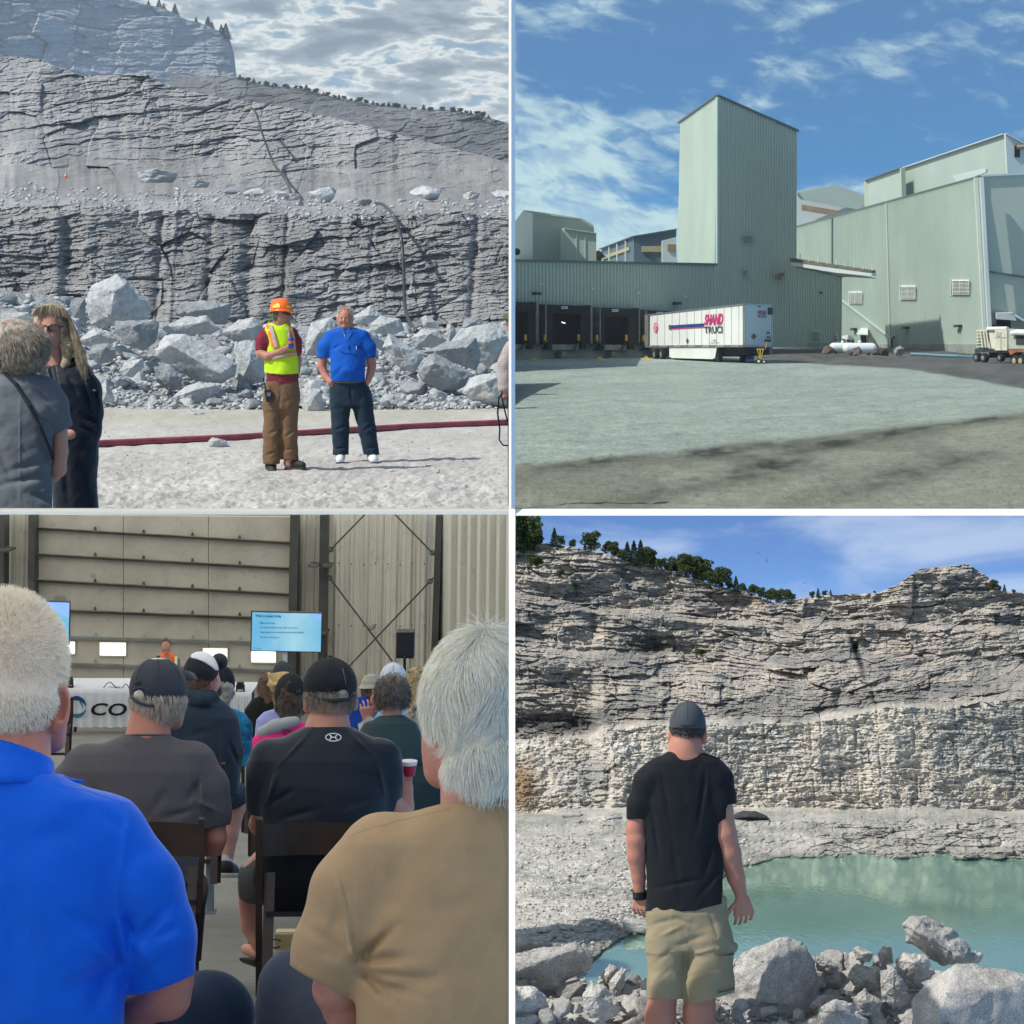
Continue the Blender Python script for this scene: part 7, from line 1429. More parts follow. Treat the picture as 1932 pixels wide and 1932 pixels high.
# ------------------------------------------------------------------ upper left: four people and an arm
def hardhat_man():
    f = Fig('TL', 83.5, 'bearded site worker in an orange hard hat and yellow safety vest, holding a can', (1055, 1790), sk=(.42, .22, .155))
    S = f.sdf((955, 1135, -60), (1140, 1800, 60), 2.4)
    S.ell((1062, 1190, 0), (30, 42, 34)); S.cone((1055, 1215, 2), (1050, 1250, 2), 22, 28, k=8); S.cone((1092, 1200, -14), (1098, 1207, -16), 4.5, 6, k=5); S.ell((1086, 1226, -6), (12, 12, 16), k=8); S.ell((1046, 1196, -12), (5, 10, 6), k=3)
    S.path([(990, 1290, -6, 17), (984, 1335, -16, 17), (1010, 1345, -34, 16), (1062, 1325, -48, 12), (1082, 1315, -52, 10)], k=6); hand(S, (1080, 1316, -52), (1, -.35, 0), (.2, -1, .2), 34, 1.1, (0, -.3, -1))
    S.path([(1120, 1290, 10, 15), (1124, 1360, 12, 14), (1118, 1420, 8, 12)], k=6); stack(S, [(1260, 1050, 45, 0, 30), (1480, 1058, 52, 0, 36), (1520, 1058, 55, 0, 38)], 8); S.path([(1035, 1520, 0, 30), (1022, 1780, 0, 18)], k=8); S.path([(1085, 1520, 0, 30), (1090, 1750, 0, 18)], k=8)
    f.put('body', S, f.skin)
    # plaid shirt
    m_, t, b = base_mat('red_plaid_shirt', .85, .2); tc = t.new('ShaderNodeTexCoord'); sp = t.new('ShaderNodeSeparateXYZ'); t.l.new(tc.outputs['Object'], sp.inputs[0]); k_ = 1/f.k
    gx = t.math('GREATER_THAN', t.math('SINE', t.math('MULTIPLY', sp.outputs[0], k_*.75)), .25); gz = t.math('GREATER_THAN', t.math('SINE', t.math('MULTIPLY', sp.outputs[2], k_*.75)), .25)
    c = t.mix(t.math('MULTIPLY', gx, .5), (.27, .035, .05), (.07, .015, .03)); c = t.mix(t.math('MULTIPLY', gz, .5), c, (.05, .012, .03)); t.l.new(c, b.inputs['Base Color'])
    S = f.sdf((955, 1215, -60), (1140, 1455, 60), 2.4); stack(S, [(1225, 1052, 34, 0, 26), (1250, 1052, 62, 0, 34), (1300, 1056, 62, 0, 40), (1420, 1064, 62, 0, 44), (1446, 1066, 64, 0, 44)], 6); S.path([(1005, 1255, 0, 22), (990, 1285, -4, 24), (987, 1315, -8, 24)], k=12); S.path([(1100, 1255, 4, 20), (1118, 1290, 8, 20), (1122, 1325, 8, 19)], k=12); S.cut((0, 1446, 0), (0, 1, 0))
    G = np.meshgrid(*S.ax, indexing='ij', sparse=True); S.F = np.maximum(S.F, np.where(G[0] < 1004, G[1]-1322, -99)+0*G[2]); S.bump(wrinkle(2.5, 26, 30, 3)); f.put('plaid_shirt', S, m_)
    m = MB(); m.add([f.L(1072, 1232, -33), f.L(1090, 1240, -30), f.L(1094, 1290, -40), f.L(1088, 1285, -42)], [(0, 1, 2, 3)]); m.build('undershirt', plain('undershirt_white', (.65, .65, .65), .8), f.root)
    vm = cloth('safety_yellow_vest', (.50, .78, .02), f.k, rough=.6, fold=.8); om = plain('vest_orange', (.90, .22, .03), .6); sm = plain('reflective_grey', (.40, .40, .40), .35)
    S = f.sdf((955, 1205, -66), (1140, 1420, 66), 2.4); stack(S, [(1218, 1052, 38, 0, 30), (1245, 1052, 60, 0, 40), (1300, 1060, 60, 0, 46), (1400, 1062, 66, 0, 50), (1412, 1062, 67, 0, 50)], 6); S.cone((992, 1290, -40), (990, 1300, 40), 24, 26, k=3, op='s')
    S.cone((1075, 1215, -60), (1092, 1290, -60), 6, 10, 1.6, k=2, op='s'); S.ell((1055, 1212, 0), (30, 26, 40), k=3, op='s'); G = np.meshgrid(*S.ax, indexing='ij', sparse=True); S.F = np.maximum(S.F, G[1]-(1412-np.clip((1085-G[0])*-.05, 0, 9)-np.clip(1020-G[0], 0, 60)*.35)+0*G[2]); S.bump(wrinkle(2.0, 30, 40, 5)); f.put('safety_vest', S, vm)
    def on(y, x): return -math.sqrt(max(0, 1-((x-1060)/63)**2))*49-1.5
    for xs_, col, w in (([(1014, 1225), (1026, 1262), (1038, 1312)], om, 26), ([(1020, 1228), (1030, 1262), (1040, 1310)], sm, 12), ([(1094, 1236), (1104, 1262), (1110, 1320)], om, 16), ([(1096, 1240), (1106, 1264), (1112, 1318)], sm, 7)):
        m = MB(); n = 8; A = []; B = []
        for u in np.linspace(0, 1, n): x = np.interp(u, [0, .5, 1], [p[0] for p in xs_]); y = np.interp(u, [0, .5, 1], [p[1] for p in xs_]); off = -1.6 if col is sm else 0; sc_ = np.interp(y, [1218, 1245, 1300], [30, 40, 46])/46; A.append(f.L(x-w/2, y, on(y, x-w/2)*sc_+off-3)); B.append(f.L(x+w/2, y, on(y, x+w/2)*sc_+off-3))
        m.add(A+B, [(i, i+1, n+i+1, n+i) for i in range(n-1)]); m.build('vest_stripe', col, f.root)
    for y, h_, col, off in ((1336, 17, om, 0), (1336, 9, sm, -1.6)):
        m = MB(); n = 16; A = []; B = []
        for u in np.linspace(-.97, .97, n): x = 1060+62*u; yy = y+8-12*u; A.append(f.L(x, yy-h_/2, on(y, x)-3+off)); B.append(f.L(x, yy+h_/2, on(y, x)-3+off))
        m.add(A+B, [(i, i+1, n+i+1, n+i) for i in range(n-1)]); m.build('vest_stripe', col, f.root)
    tr = f.cloth('work_trousers_brown', (.155, .092, .050), rough=.85, fold=1.2); S = f.sdf((970, 1430, -64), (1150, 1765, 64), 2.4); stack(S, [(1438, 1064, 63, 0, 42), (1500, 1062, 70, 0, 46), (1545, 1060, 64, 0, 42)], 20); S.path([(1030, 1530, 0, 36), (1026, 1640, -2, 32), (1024, 1745, -2, 33)], k=12); S.path([(1090, 1530, 0, 37), (1090, 1640, 4, 32), (1094, 1728, 6, 33)], k=12)
    G = np.meshgrid(*S.ax, indexing='ij', sparse=True); S.F = np.maximum(S.F, G[1]-np.where(G[0] < 1058, 1752, 1734)+0*G[2]); S.bump(creases([(1010, 1640, 1050, 1620, 6, 5), (1075, 1650, 1115, 1620, 6, 5), (1000, 1720, 1050, 1700, 5, 5), (1070, 1700, 1120, 1690, 5, 5), (1060, 1470, 1050, 1560, 5, 4)])); S.bump(wrinkle(3.0, 24, 26, 9)); f.put('trousers', S, tr)
    bt = plain('work_boot', (.030, .030, .032), .6, .3, 3, .01); sl_ = plain('boot_sole', (.05, .05, .055), .8)
    for (x0, y0, x1, y1, e0, e1) in ((1022, 1758, 1030, 1784, 6, -40), (1092, 1746, 1140, 1756, 6, -14)):
        S = f.sdf((990, 1725, -70), (1175, 1812, 40), 2.2); S.cone((x0, y0, e0), (x1, y1, e1), 21, 15, k=6); S.cone((x0, y0-14, e0), (x0, y0, e0), 19, 21, k=6); S.cut((0, y1+12, 0), (0, 1, -.0)); f.put('boot', S, bt)
        S = f.sdf((990, 1725, -70), (1175, 1815, 40), 2.2); S.cone((x0, y0+18, e0), (x1, y1+10, e1), 21, 17, k=3); S.cut((0, y1+16, 0), (0, 1, 0)); S.cut((0, y1+8, 0), (0, -1, 0)); f.put('sole', S, sl_)
    hr = hairm('hair_dark_brown', (.04, .028, .02), (.10, .08, .07), f.k); S = f.sdf((1025, 1160, -46), (1105, 1240, 46), 2.2); S.ell((1056, 1188, 4), (31, 40, 36)); S.cut((1070, 0, 0), (1, -.35, -.3)); S.cut((0, 1212, 0), (0, 1, 0)); f.put('hair', S, hr)
    om2 = plain('hard_hat_orange', (.95, .16, .015), .3, .05, 1, spec=.6); S = f.sdf((1005, 1118, -60), (1120, 1190, 60), 2.0); S.ell((1060, 1168, 0), (43, 42, 48), k=1); S.cut((1060, 1171, 0), (.12, 1, 0)); S.ell((1064, 1172, -4), (46, 5, 52), k=3); S.ell((1088, 1175, -14), (22, 4, 34), k=4, rot=.15); S.cone((1030, 1138, 0), (1078, 1133, 0), 7, 7, 1.2, k=7); f.put('hard_hat', S, om2)
    m = MB(); m.add([f.L(1029, 1150, -40), f.L(1056, 1149, -48), f.L(1057, 1160, -49), f.L(1029, 1162, -42)], [(0, 1, 2, 3)]); m.add([f.L(1080, 1152, -44), f.L(1094, 1154, -34), f.L(1096, 1164, -34), f.L(1081, 1162, -46)], [(0, 1, 2, 3)]); m.build('reflective_sticker', plain('sticker_yellow', (.85, .75, .05), .5), f.root)
    S = f.sdf((1060, 1168, -60), (1110, 1200, 30), 1.8); S.cone((1080, 1183, -28), (1095, 1186, -14), 6, 5, k=2); S.cone((1062, 1181, -33), (1084, 1183, -30), 2, 5, k=2); S.cone((1048, 1182, -32), (1064, 1182, -33), 1.6, 1.6, k=2); f.put('sunglasses', S, plain('lens_black', (.006, .006, .007), .15, .1, 2, spec=.7))
    line_part(f, 'chin_strap', [(1035, 1176, -20), (1020, 1205, -20), (1008, 1222, -16)], 1.8, plain('strap_green', (.12, .30, .06), .7))
    can = plain('can_blue', (.02, .07, .35), .3, .1, 3, spec=.6, metal=.3); m = MB(); m.tube([f.L(1098, 1312, -56), f.L(1098, 1308, -56), f.L(1098, 1278, -56), f.L(1098, 1274, -56)], [8*f.k, 10*f.k, 10*f.k, 8*f.k], 16)
    o = m.build('drink_can', can, None, True); tag(o, 'blue drink can with an orange band held by the hard hat worker', 'can'); 
    m = MB(); m.tube([f.L(1098, 1296, -56), f.L(1098, 1286, -56)], 10.3*f.k, 16, False); q = m.build('can_band', plain('can_band', (.75, .16, .05), .4), o)
    t_ = thing('two_way_radio', 'black two way radio clipped to the brown trousers', 'radio', f.L(1014, 1516, -46)); t_['org'] = list(t_.location)
    m = MB(); c = f.L(1014, 1494, -46); m.box(c, (24*f.k, 12*f.k, 46*f.k), M=Matrix.Rotation(-.15, 3, 'Y')); m.build('casing', M_blk, t_); m = MB(); m.tube([f.L(1004, 1475, -46), f.L(992, 1424, -44)], 2.4*f.k, 7); m.build('antenna', M_blk, t_); m = MB(); m.box(f.L(1014, 1488, -53), (14*f.k, 1*f.k, 14*f.k)); m.build('keypad', eq, t_)
hardhat_man()
def blue_man_standing():
    f = Fig('TL', 88.5, 'white haired man in a royal blue polo and jeans standing with hands in pockets', (1345, 1742), sk=(.50, .235, .17), red=.6)
    S = f.sdf((1190, 1150, -62), (1425, 1740, 60), 2.4)
    S.ell((1302, 1196, 0), (30, 38, 34)); S.ell((1303, 1218, -4), (26, 26, 26), k=8); S.cone((1306, 1225, 2), (1312, 1262, 4), 26, 32, k=8); ear(S, 1272, 1200, 4, 20, 2, -.1); ear(S, 1333, 1200, 4, 20, 2, .1)
    face(f, S, 1300, 1200, 27, 40, -34, -.08)
    S.path([(1222, 1330, 0, 17), (1214, 1380, 4, 16), (1228, 1420, -8, 14), (1248, 1442, -28, 12)], k=6); hand(S, (1246, 1440, -30), (.75, .8, -.1), (.8, -.7, 0), 34, .4, (0, 0, -1)); S.path([(1394, 1330, 0, 17), (1403, 1380, 4, 16), (1398, 1410, -4, 14), (1388, 1438, -22, 12)], k=6); hand(S, (1388, 1438, -24), (-.4, 1, 0), (-.8, -.3, 0), 28, .3, (0, 0, -1), thumb=0)
    stack(S, [(1260, 1310, 40, 0, 30), (1440, 1312, 60, 0, 46), (1500, 1325, 62, 0, 40)], 8); S.path([(1285, 1490, 0, 34), (1284, 1720, 0, 16)], k=8); S.path([(1365, 1490, 0, 34), (1400, 1720, 0, 16)], k=8); f.put('body', S, f.skin)
    eyes(f, 1300, 1200, 27, 40, -34, -.08)
    sh = f.cloth('polo_royal_blue', (.0, .085, .46), rough=.75, fold=1.0); S = f.sdf((1190, 1225, -76), (1425, 1452, 60), 2.4)
    stack(S, [(1236, 1308, 34, 0, 28), (1252, 1308, 70, 0, 34), (1290, 1310, 72, -2, 44), (1340, 1311, 68, -8, 52), (1400, 1312, 68, -14, 60), (1440, 1314, 66, -10, 52)], 6, p=2.2); S.path([(1250, 1272, 0, 26), (1226, 1310, 0, 27), (1222, 1340, 0, 25)], k=14); S.path([(1368, 1272, 0, 26), (1390, 1310, 0, 27), (1394, 1340, 0, 25)], k=14)
    S.cone((1306, 1238, -50), (1312, 1296, -56), 12, 3, 2.2, k=2, op='s'); G = np.meshgrid(*S.ax, indexing='ij', sparse=True); S.F = np.maximum(S.F, np.where((G[0] < 1246) | (G[0] > 1379), G[1]-1350, G[1]-1443)+0*G[2])
    S.bump(creases([(1250, 1320, 1290, 1300, 6, 4), (1260, 1420, 1300, 1380, 8, 4), (1330, 1300, 1376, 1330, 6, 4), (1340, 1410, 1380, 1360, 7, 4)])); S.bump(wrinkle(2.0, 30, 34, 12)); f.put('polo_shirt', S, sh)
    line_part(f, 'placket', [(1313, 1296, -54), (1315, 1318, -58)], 2.2, sh); line_part(f, 'eyeglasses', [(1343, 1311, -57), (1352, 1308, -54), (1364, 1311, -48)], 2.4, M_blk); line_part(f, 'pen', [(1344, 1306, -58), (1345, 1320, -58)], 1.3, wht); line_part(f, 'lanyard', [(1280, 1322, -54), (1300, 1332, -60), (1330, 1334, -62), (1350, 1345, -60)], 1.1, plain('cord_dark', (.01, .02, .1), .6)); line_part(f, 'necklace', [(1290, 1245, -34), (1308, 1282, -48), (1330, 1248, -34)], .9, plain('chain', (.4, .35, .2), .3, metal=.8))
    jn = f.cloth('jeans_dark', (.012, .028, .050), rough=.85, fold=1.2); S = f.sdf((1225, 1425, -64), (1445, 1730, 60), 2.4); stack(S, [(1436, 1314, 70, 0, 52), (1480, 1322, 80, 0, 50), (1530, 1326, 74, 0, 44)], 22, p=2.3); S.path([(1285, 1520, 0, 39), (1284, 1620, -4, 32), (1286, 1715, -4, 30)], k=12); S.path([(1366, 1520, 0, 40), (1386, 1620, -4, 33), (1402, 1715, -4, 30)], k=12); S.cut((0, 1716, 0), (0, 1, 0))
    S.bump(creases([(1260, 1625, 1310, 1605, 6, 5), (1365, 1630, 1410, 1600, 6, 5), (1262, 1695, 1310, 1685, 5, 6), (1380, 1692, 1430, 1684, 5, 6), (1320, 1450, 1330, 1520, 4, 4)])); S.bump(wrinkle(2.5, 22, 26, 19)); f.put('jeans', S, jn)
    line_part(f, 'belt', [(1314+70*math.sin(w), 1440+2*math.cos(w), -52*math.cos(w)-1) for w in np.linspace(-1.4, 1.4, 16)], 4, plain('belt_brown', (.03, .014, .01), .5))
    for x, dx in ((1284, 0), (1404, 8)):
        S = f.sdf((x-34, 1698, -74), (x+44, 1760, 40), 2.2); S.cone((x, 1722, 4), (x+dx, 1736, -46), 19, 16, k=6); S.cone((x, 1710, 6), (x, 1722, 4), 16, 19, k=4); S.cut((0, 1748, 0), (0, 1, 0)); f.put('shoe', S, plain('shoe_white', (.72, .73, .75), .6, .05, 4)); S = f.sdf((x-34, 1730, -80), (x+44, 1762, 40), 2.2); S.cone((x, 1748, 4), (x+dx, 1750, -50), 19, 16, .9, k=2); S.cut((0, 1744, 0), (0, -1, 0)); S.cut((0, 1754, 0), (0, 1, 0)); f.put('sole', S, plain('sole_navy', (.02, .03, .07), .6))
    hr = hairm('hair_white_short', (.60, .58, .54), (.42, .40, .37), f.k); S = f.sdf((1262, 1150, -46), (1345, 1215, 50), 2.2); S.ell((1303, 1192, 5), (33, 34, 36)); S.cut((0, 1184, -20), (0, .8, -1)); f.put('hair', S, hr)
    P0, U = scalp((1303, 1192, 5), (33, 34, 36), 900, lambda x, y, e: (y < -.25) & (e > -.75), 5); strands(f, 'hair_strands', P0, U, 7, 2, 1.4, hr, seed=1)
blue_man_standing()
def grey_woman():
    f = Fig('TL', 35.3, 'woman with curly grey blond hair in a grey top, strap across her back', (70, 2400), sk=(.55, .32, .25), red=.25)
    S = f.sdf((-90, 1190, -130), (290, 1960, 120), 5)
    S.ell((55, 1300, 10), (92, 100, 95)); S.cone((60, 1370, 5), (62, 1430, 0), 56, 66, k=12); stack(S, [(1420, 62, 90, 0, 60), (1600, 62, 120, 0, 85), (1990, 70, 130, 0, 95)], 12); S.path([(222, 1600, 0, 34), (224, 1700, 0, 33), (220, 1770, -4, 30), (200, 1790, 40, 28), (160, 1760, 110, 26)], k=10); f.put('body', S, f.skin)
    gm = f.cloth('grey_top', (.125, .142, .165), rough=.8, fold=1.0); S = f.sdf((-100, 1395, -140), (300, 1990, 140), 4.5)
    stack(S, [(1404, 60, 60, 0, 56), (1420, 62, 92, 0, 66), (1455, 62, 150, 0, 84), (1560, 60, 165, 0, 104), (1680, 58, 150, 0, 108), (1790, 60, 142, 0, 106), (1900, 64, 158, 0, 116), (1990, 70, 176, 0, 124)], 8, p=2.3); S.path([(170, 1480, 0, 62), (205, 1530, 0, 54), (226, 1600, 0, 42), (230, 1630, 0, 40)], k=26)
    S.ell((60, 1385, 0), (62, 32, 66), k=3, op='s'); G = np.meshgrid(*S.ax, indexing='ij', sparse=True); S.F = np.maximum(S.F, np.where(G[0] > 200, G[1]-(1645-(G[0]-200)*.55), -99)+0*G[2])
    S.bump(creases([(90, 1440, 230, 1560, 10, 7), (30, 1780, 200, 1720, 14, 9), (0, 1830, 200, 1790, 12, 10), (-40, 1620, 60, 1840, 16, 8), (100, 1560, 215, 1610, 10, 7), (75, 1420, 76, 1960, 3, -3), (150, 1640, 190, 1780, 12, 7), (100, 1860, 220, 1900, 12, 8)], 1.2)); S.bump(wrinkle(5, 70, 60, 21)); f.put('top', S, gm)
    pts = [(20, 1410, -66), (60, 1450, -88), (110, 1530, -104), (150, 1610, -102), (185, 1690, -84), (200, 1730, -66)]; S = f.sdf((0, 1390, -140), (230, 1750, 0), 4); S.path([(a, b, c, 8) for a, b, c in pts], fe=.7, k=4); f.put('bag_strap', S, f.cloth('strap_navy', (.02, .025, .035), fold=.2))
    hr = hairm('hair_grey_blond', (.50, .44, .36), (.26, .22, .18), f.k); S = f.sdf((-90, 1190, -140), (200, 1430, 130), 4.5); S.ell((58, 1300, 4), (112, 98, 108)); S.ell((80, 1350, 0), (96, 62, 96), k=20); S.bump(wrinkle(9, 22, 26, 31)); f.put('hair', S, hr)
    P0, U = scalp((60, 1302, 4), (112, 98, 108), 13000, lambda x, y, e: e < .5, 6); strands(f, 'hair_strands', P0, U*.45+np.array([.25, .75, 0])+np.random.RandomState(1).normal(size=U.shape)*.22, 40, 6, 1.5, hr, curl=.55, grav=.3, seed=3)
    S = f.sdf((-70, 1960, -90), (210, 2420, 100), 9); stack(S, [(1980, 70, 135, 0, 95), (2050, 70, 130, 0, 90)], 10); S.path([(10, 2040, 0, 62), (15, 2380, 0, 30), (15, 2395, -40, 26)], k=20); S.path([(130, 2040, 0, 62), (125, 2380, 0, 30), (125, 2395, -40, 26)], k=20); f.put('trousers', S, f.cloth('trousers_dark', (.02, .022, .03)))
grey_woman()
def blonde_woman():
    f = Fig('TL', 37.2, 'woman with long blond hair and black glasses in a navy rain jacket facing us', (260, 2340), sk=(.56, .30, .23), red=.35)
    S = f.sdf((100, 1130, -130), (400, 1960, 110), 4); S.ell((188, 1232, 0), (56, 84, 66)); S.ell((184, 1284, -8), (46, 42, 48), k=14); S.cone((196, 1300, 4), (206, 1400, 8), 34, 44, k=12); face(f, S, 180, 1240, 54, 78, -66, -.12)
    stack(S, [(1420, 250, 60, 0, 50), (1600, 276, 60, 0, 50), (1980, 284, 60, 0, 50)], 12); S.path([(330, 1560, 0, 32), (318, 1620, -30, 30), (270, 1640, -70, 26), (225, 1640, -80, 20)], k=10); f.put('body', S, f.skin)
    eyes(f, 180, 1240, 54, 78, -66, -.12)
    jk = f.cloth('rain_jacket_navy', (.010, .015, .026), rough=.5, fold=1.6, weave=.2, sheen=.3); S = f.sdf((130, 1330, -130), (420, 1990, 130), 4)
    stack(S, [(1375, 225, 52, 4, 48), (1400, 235, 85, 2, 62), (1450, 255, 112, 0, 84), (1600, 276, 96, 0, 92), (1800, 282, 86, 0, 92), (1990, 286, 84, 0, 90)], 8, p=2.3); S.path([(300, 1410, 0, 48), (330, 1470, -4, 50), (345, 1560, -14, 44), (338, 1620, -30, 42), (318, 1640, -44, 38)], k=24); S.cone((190, 1370, -60), (212, 1470, -90), 20, 8, 1.5, k=3, op='s')
    S.bump(creases([(310, 1420, 340, 1560, 8, 8), (300, 1560, 372, 1600, 8, 9), (290, 1600, 360, 1640, 7, 8), (345, 1440, 372, 1540, 7, 7), (300, 1700, 330, 1900, 12, 7), (240, 1700, 260, 1930, 12, 7), (260, 1430, 300, 1500, 9, 7)], 1.2)); S.bump(wrinkle(5, 50, 60, 41)); f.put('rain_jacket', S, jk)
    S = f.sdf((190, 1340, -60), (350, 1440, 80), 4); S.path([(210, 1385, 10, 20), (270, 1372, 30, 24), (320, 1400, 20, 22)], k=8); f.put('jacket_hood', S, jk)
    U_, V_, F_ = text_mesh('Columbia', .02); W_ = np.array([f.L(327+34*u, 1478-9*v-3*u, -53-4*math.cos((u-.3)*1.5)) [:] for u, v in zip(U_, V_)]); put('sleeve_lettering', W_, F_, plain('print_white', (.75, .75, .75), .6), f.root); decal(f, [], 0, None) if 0 else None
    m = MB(); c = [(323, 1473), (326, 1470), (329, 1473), (326, 1476)]; m.add([f.L(x, y, -57) for x, y in c], [(0, 1, 2, 3)]); m.build('sleeve_emblem', plain('print_white', (.75, .75, .75), .6), f.root)
    hr = hairm('hair_long_blond', (.52, .43, .30), (.26, .19, .12), f.k); S = f.sdf((105, 1130, -100), (320, 1450, 110), 4); S.ell((196, 1232, 14), (72, 90, 74)); S.path([(246, 1240, 0, 26), (256, 1310, -20, 24), (248, 1370, -34, 16), (226, 1405, -40, 8)], k=14); S.ell((172, 1264, -66), (62, 78, 60), k=8, op='s'); f.put('hair', S, hr)
    rr = np.random.RandomState(7); n = 8000; a = rr.uniform(-.5, 1.9, n); P0 = np.stack([196+72*np.sin(a)*1.02, 1232-90*np.cos(a)*1.0, np.where(np.abs(a) < .75, rr.uniform(0, 40, n), rr.uniform(-50, 40, n))], 1)
    D0 = np.stack([np.where(a > 0, .35, -.5), np.full(n, 1.0), np.full(n, -.12)], 1)+rr.normal(size=(n, 3))*.06; L_ = np.where(a > .55, 190, 60); strands(f, 'hair_strands', P0, D0, L_, 7, 1.4, hr, curl=.04, grav=.4, seed=8)
    n = 1500; P0 = np.stack([rr.uniform(135, 245, n), rr.uniform(1146, 1160, n)+abs(rr.normal(size=n))*4, rr.uniform(-60, -30, n)-0], 1); P0[:, 1] += ((P0[:, 0]-190)/60)**2*16; strands(f, 'hair_fringe', P0, np.stack([(P0[:, 0]-196)/60, np.ones(n), np.full(n, -.35)], 1), 36, 5, 1.3, hr, grav=.5, seed=9)
    gl = plain('glasses_black', (.008, .008, .01), .2, .1, 4, spec=.6)
    for cx, cy in ((158, 1238), (203, 1238)): line_part(f, 'glasses_rim', [(cx+21*math.copysign(abs(math.cos(w))**.7, math.cos(w)), cy+12*math.copysign(abs(math.sin(w))**.7, math.sin(w)), -70+((cx-180)/30)**2*3) for w in np.linspace(0, 6.3, 26)], 2.1, gl)
    line_part(f, 'glasses_bridge', [(178, 1234, -76), (184, 1234, -76)], 2, gl); line_part(f, 'glasses_arm', [(224, 1233, -66), (240, 1232, -40), (250, 1232, 0)], 2.2, gl)
    S = f.sdf((180, 1960, -90), (400, 2360, 100), 9); stack(S, [(1975, 284, 84, 0, 80), (2040, 284, 84, 0, 80)], 10); S.path([(245, 2030, 0, 50), (240, 2320, 0, 28), (240, 2335, -40, 24)], k=18); S.path([(325, 2030, 0, 50), (325, 2320, 0, 28), (325, 2335, -40, 24)], k=18); f.put('trousers', S, f.cloth('trousers_dark2', (.02, .022, .03)))
blonde_woman()
def plaid_arm():
    f = Fig('TL', 66.0, 'person in a pale checked shirt holding a camera strap, cut off by the edge', (1915, 1920), sk=(.55, .30, .22))
    S = f.sdf((1870, 1180, -40), (1931, 1560, 40), 2.6); S.path([(1915, 1440, 0, 20), (1905, 1470, -10, 16)], k=6); hand(S, (1905, 1466, -12), (.35, 1, -.1), (-.9, .2, -.2), 62, 1.0, (-.3, 0, -1)); S.cut((1930, 0, 0), (1, 0, 0)); f.put('body', S, f.skin)
    S = f.sdf((1895, 1190, -40), (1931, 1290, 40), 2.6); S.ell((1934, 1222, 0), (26, 40, 34)); S.cut((1930, 0, 0), (1, 0, 0)); f.put('head', S, f.skin)
    m_, t, b = base_mat('pale_check_shirt', .85, .2); tc = t.new('ShaderNodeTexCoord'); sp = t.new('ShaderNodeSeparateXYZ'); t.l.new(tc.outputs['Object'], sp.inputs[0]); k_ = 1/f.k
    gx = t.math('GREATER_THAN', t.math('SINE', t.math('MULTIPLY', sp.outputs[0], k_*.95)), .3); gz = t.math('GREATER_THAN', t.math('SINE', t.math('MULTIPLY', sp.outputs[2], k_*.95)), .3); c = t.mix(t.math('MULTIPLY', gx, .45), (.48, .42, .40), (.20, .13, .13)); c = t.mix(t.math('MULTIPLY', gz, .45), c, (.18, .12, .12)); t.l.new(c, b.inputs['Base Color'])
    S = f.sdf((1865, 1280, -50), (1931, 1700, 50), 2.6); S.path([(1934, 1320, 0, 36), (1912, 1370, 0, 34), (1908, 1460, -4, 30)], k=10); S.cut((0, 1466, 0), (-.1, 1, 0)); S.cut((1930, 0, 0), (1, 0, 0)); S.bump(wrinkle(2.5, 20, 26, 4)); f.put('checked_sleeve', S, m_)
    S = f.sdf((1880, 1180, -50), (1931, 1225, 40), 2.4); S.ell((1934, 1196, 0), (36, 22, 36), k=2); S.cone((1892, 1204, -24), (1931, 1204, -30), 4, 8, 2.2, k=4); S.cut((1930, 0, 0), (1, 0, 0)); f.put('cap', S, plain('olive_cap', (.09, .10, .05), .8))
    line_part(f, 'camera_strap', [(1900, 1470, -22), (1882, 1500, -22), (1878, 1560, -22), (1886, 1620, -22), (1884, 1660, -22), (1898, 1680, -22), (1925, 1682, -22)], 3.4, M_blk); line_part(f, 'camera_strap', [(1890, 1490, -22), (1900, 1530, -22), (1915, 1590, -22), (1922, 1610, -22)], 3.4, M_blk)
    S = f.sdf((1905, 1480, -60), (1931, 1540, 10), 2.4); S.cone((1926, 1500, -30), (1926, 1524, -30), 14, 14, k=2); S.cut((1930, 0, 0), (1, 0, 0)); f.put('camera', S, M_blk)
    S = f.sdf((1890, 1460, -40), (1931, 1925, 40), 5); S.path([(1945, 1480, 8, 30), (1942, 1900, 8, 26)], k=6); S.cut((1930, 0, 0), (1, 0, 0)); f.put('trousers', S, f.cloth('trousers_grey', (.05, .05, .055)))
plaid_arm()
# ------------------------------------------------------------------ lower left: the audience
def maxw(S, fn):
    G = np.meshgrid(*S.ax, indexing='ij', sparse=True); S.F = np.maximum(S.F, fn(G[0], G[1], G[2])+0*G[2]).astype(np.float32)
CR = 1.9
def seam(f, ob, pts, r, mat, name='seam'):
    from mathutils.bvhtree import BVHTree
    me = ob.data; o0 = Vector(f.root['org']); V = [v.co+o0 for v in me.vertices]; bt = BVHTree.FromPolygons(V, [tuple(p.vertices) for p in me.polygons]); out = []
    for i in range(len(pts)-1):
        for u in np.linspace(0, 1, 9)[:-1 if i < len(pts)-2 else None]:
            x = pts[i][0]*(1-u)+pts[i+1][0]*u; y = pts[i][1]*(1-u)+pts[i+1][1]*u; d = PV(f.Q, x, y, 1.0); h = bt.ray_cast(d*.5, d.normalized())
            if h[0] is not None: out.append(h[0])
    if len(out) > 2: m = MB(); m.tube(out, r*f.k, 6); return m.build(name, mat, f.root, True)
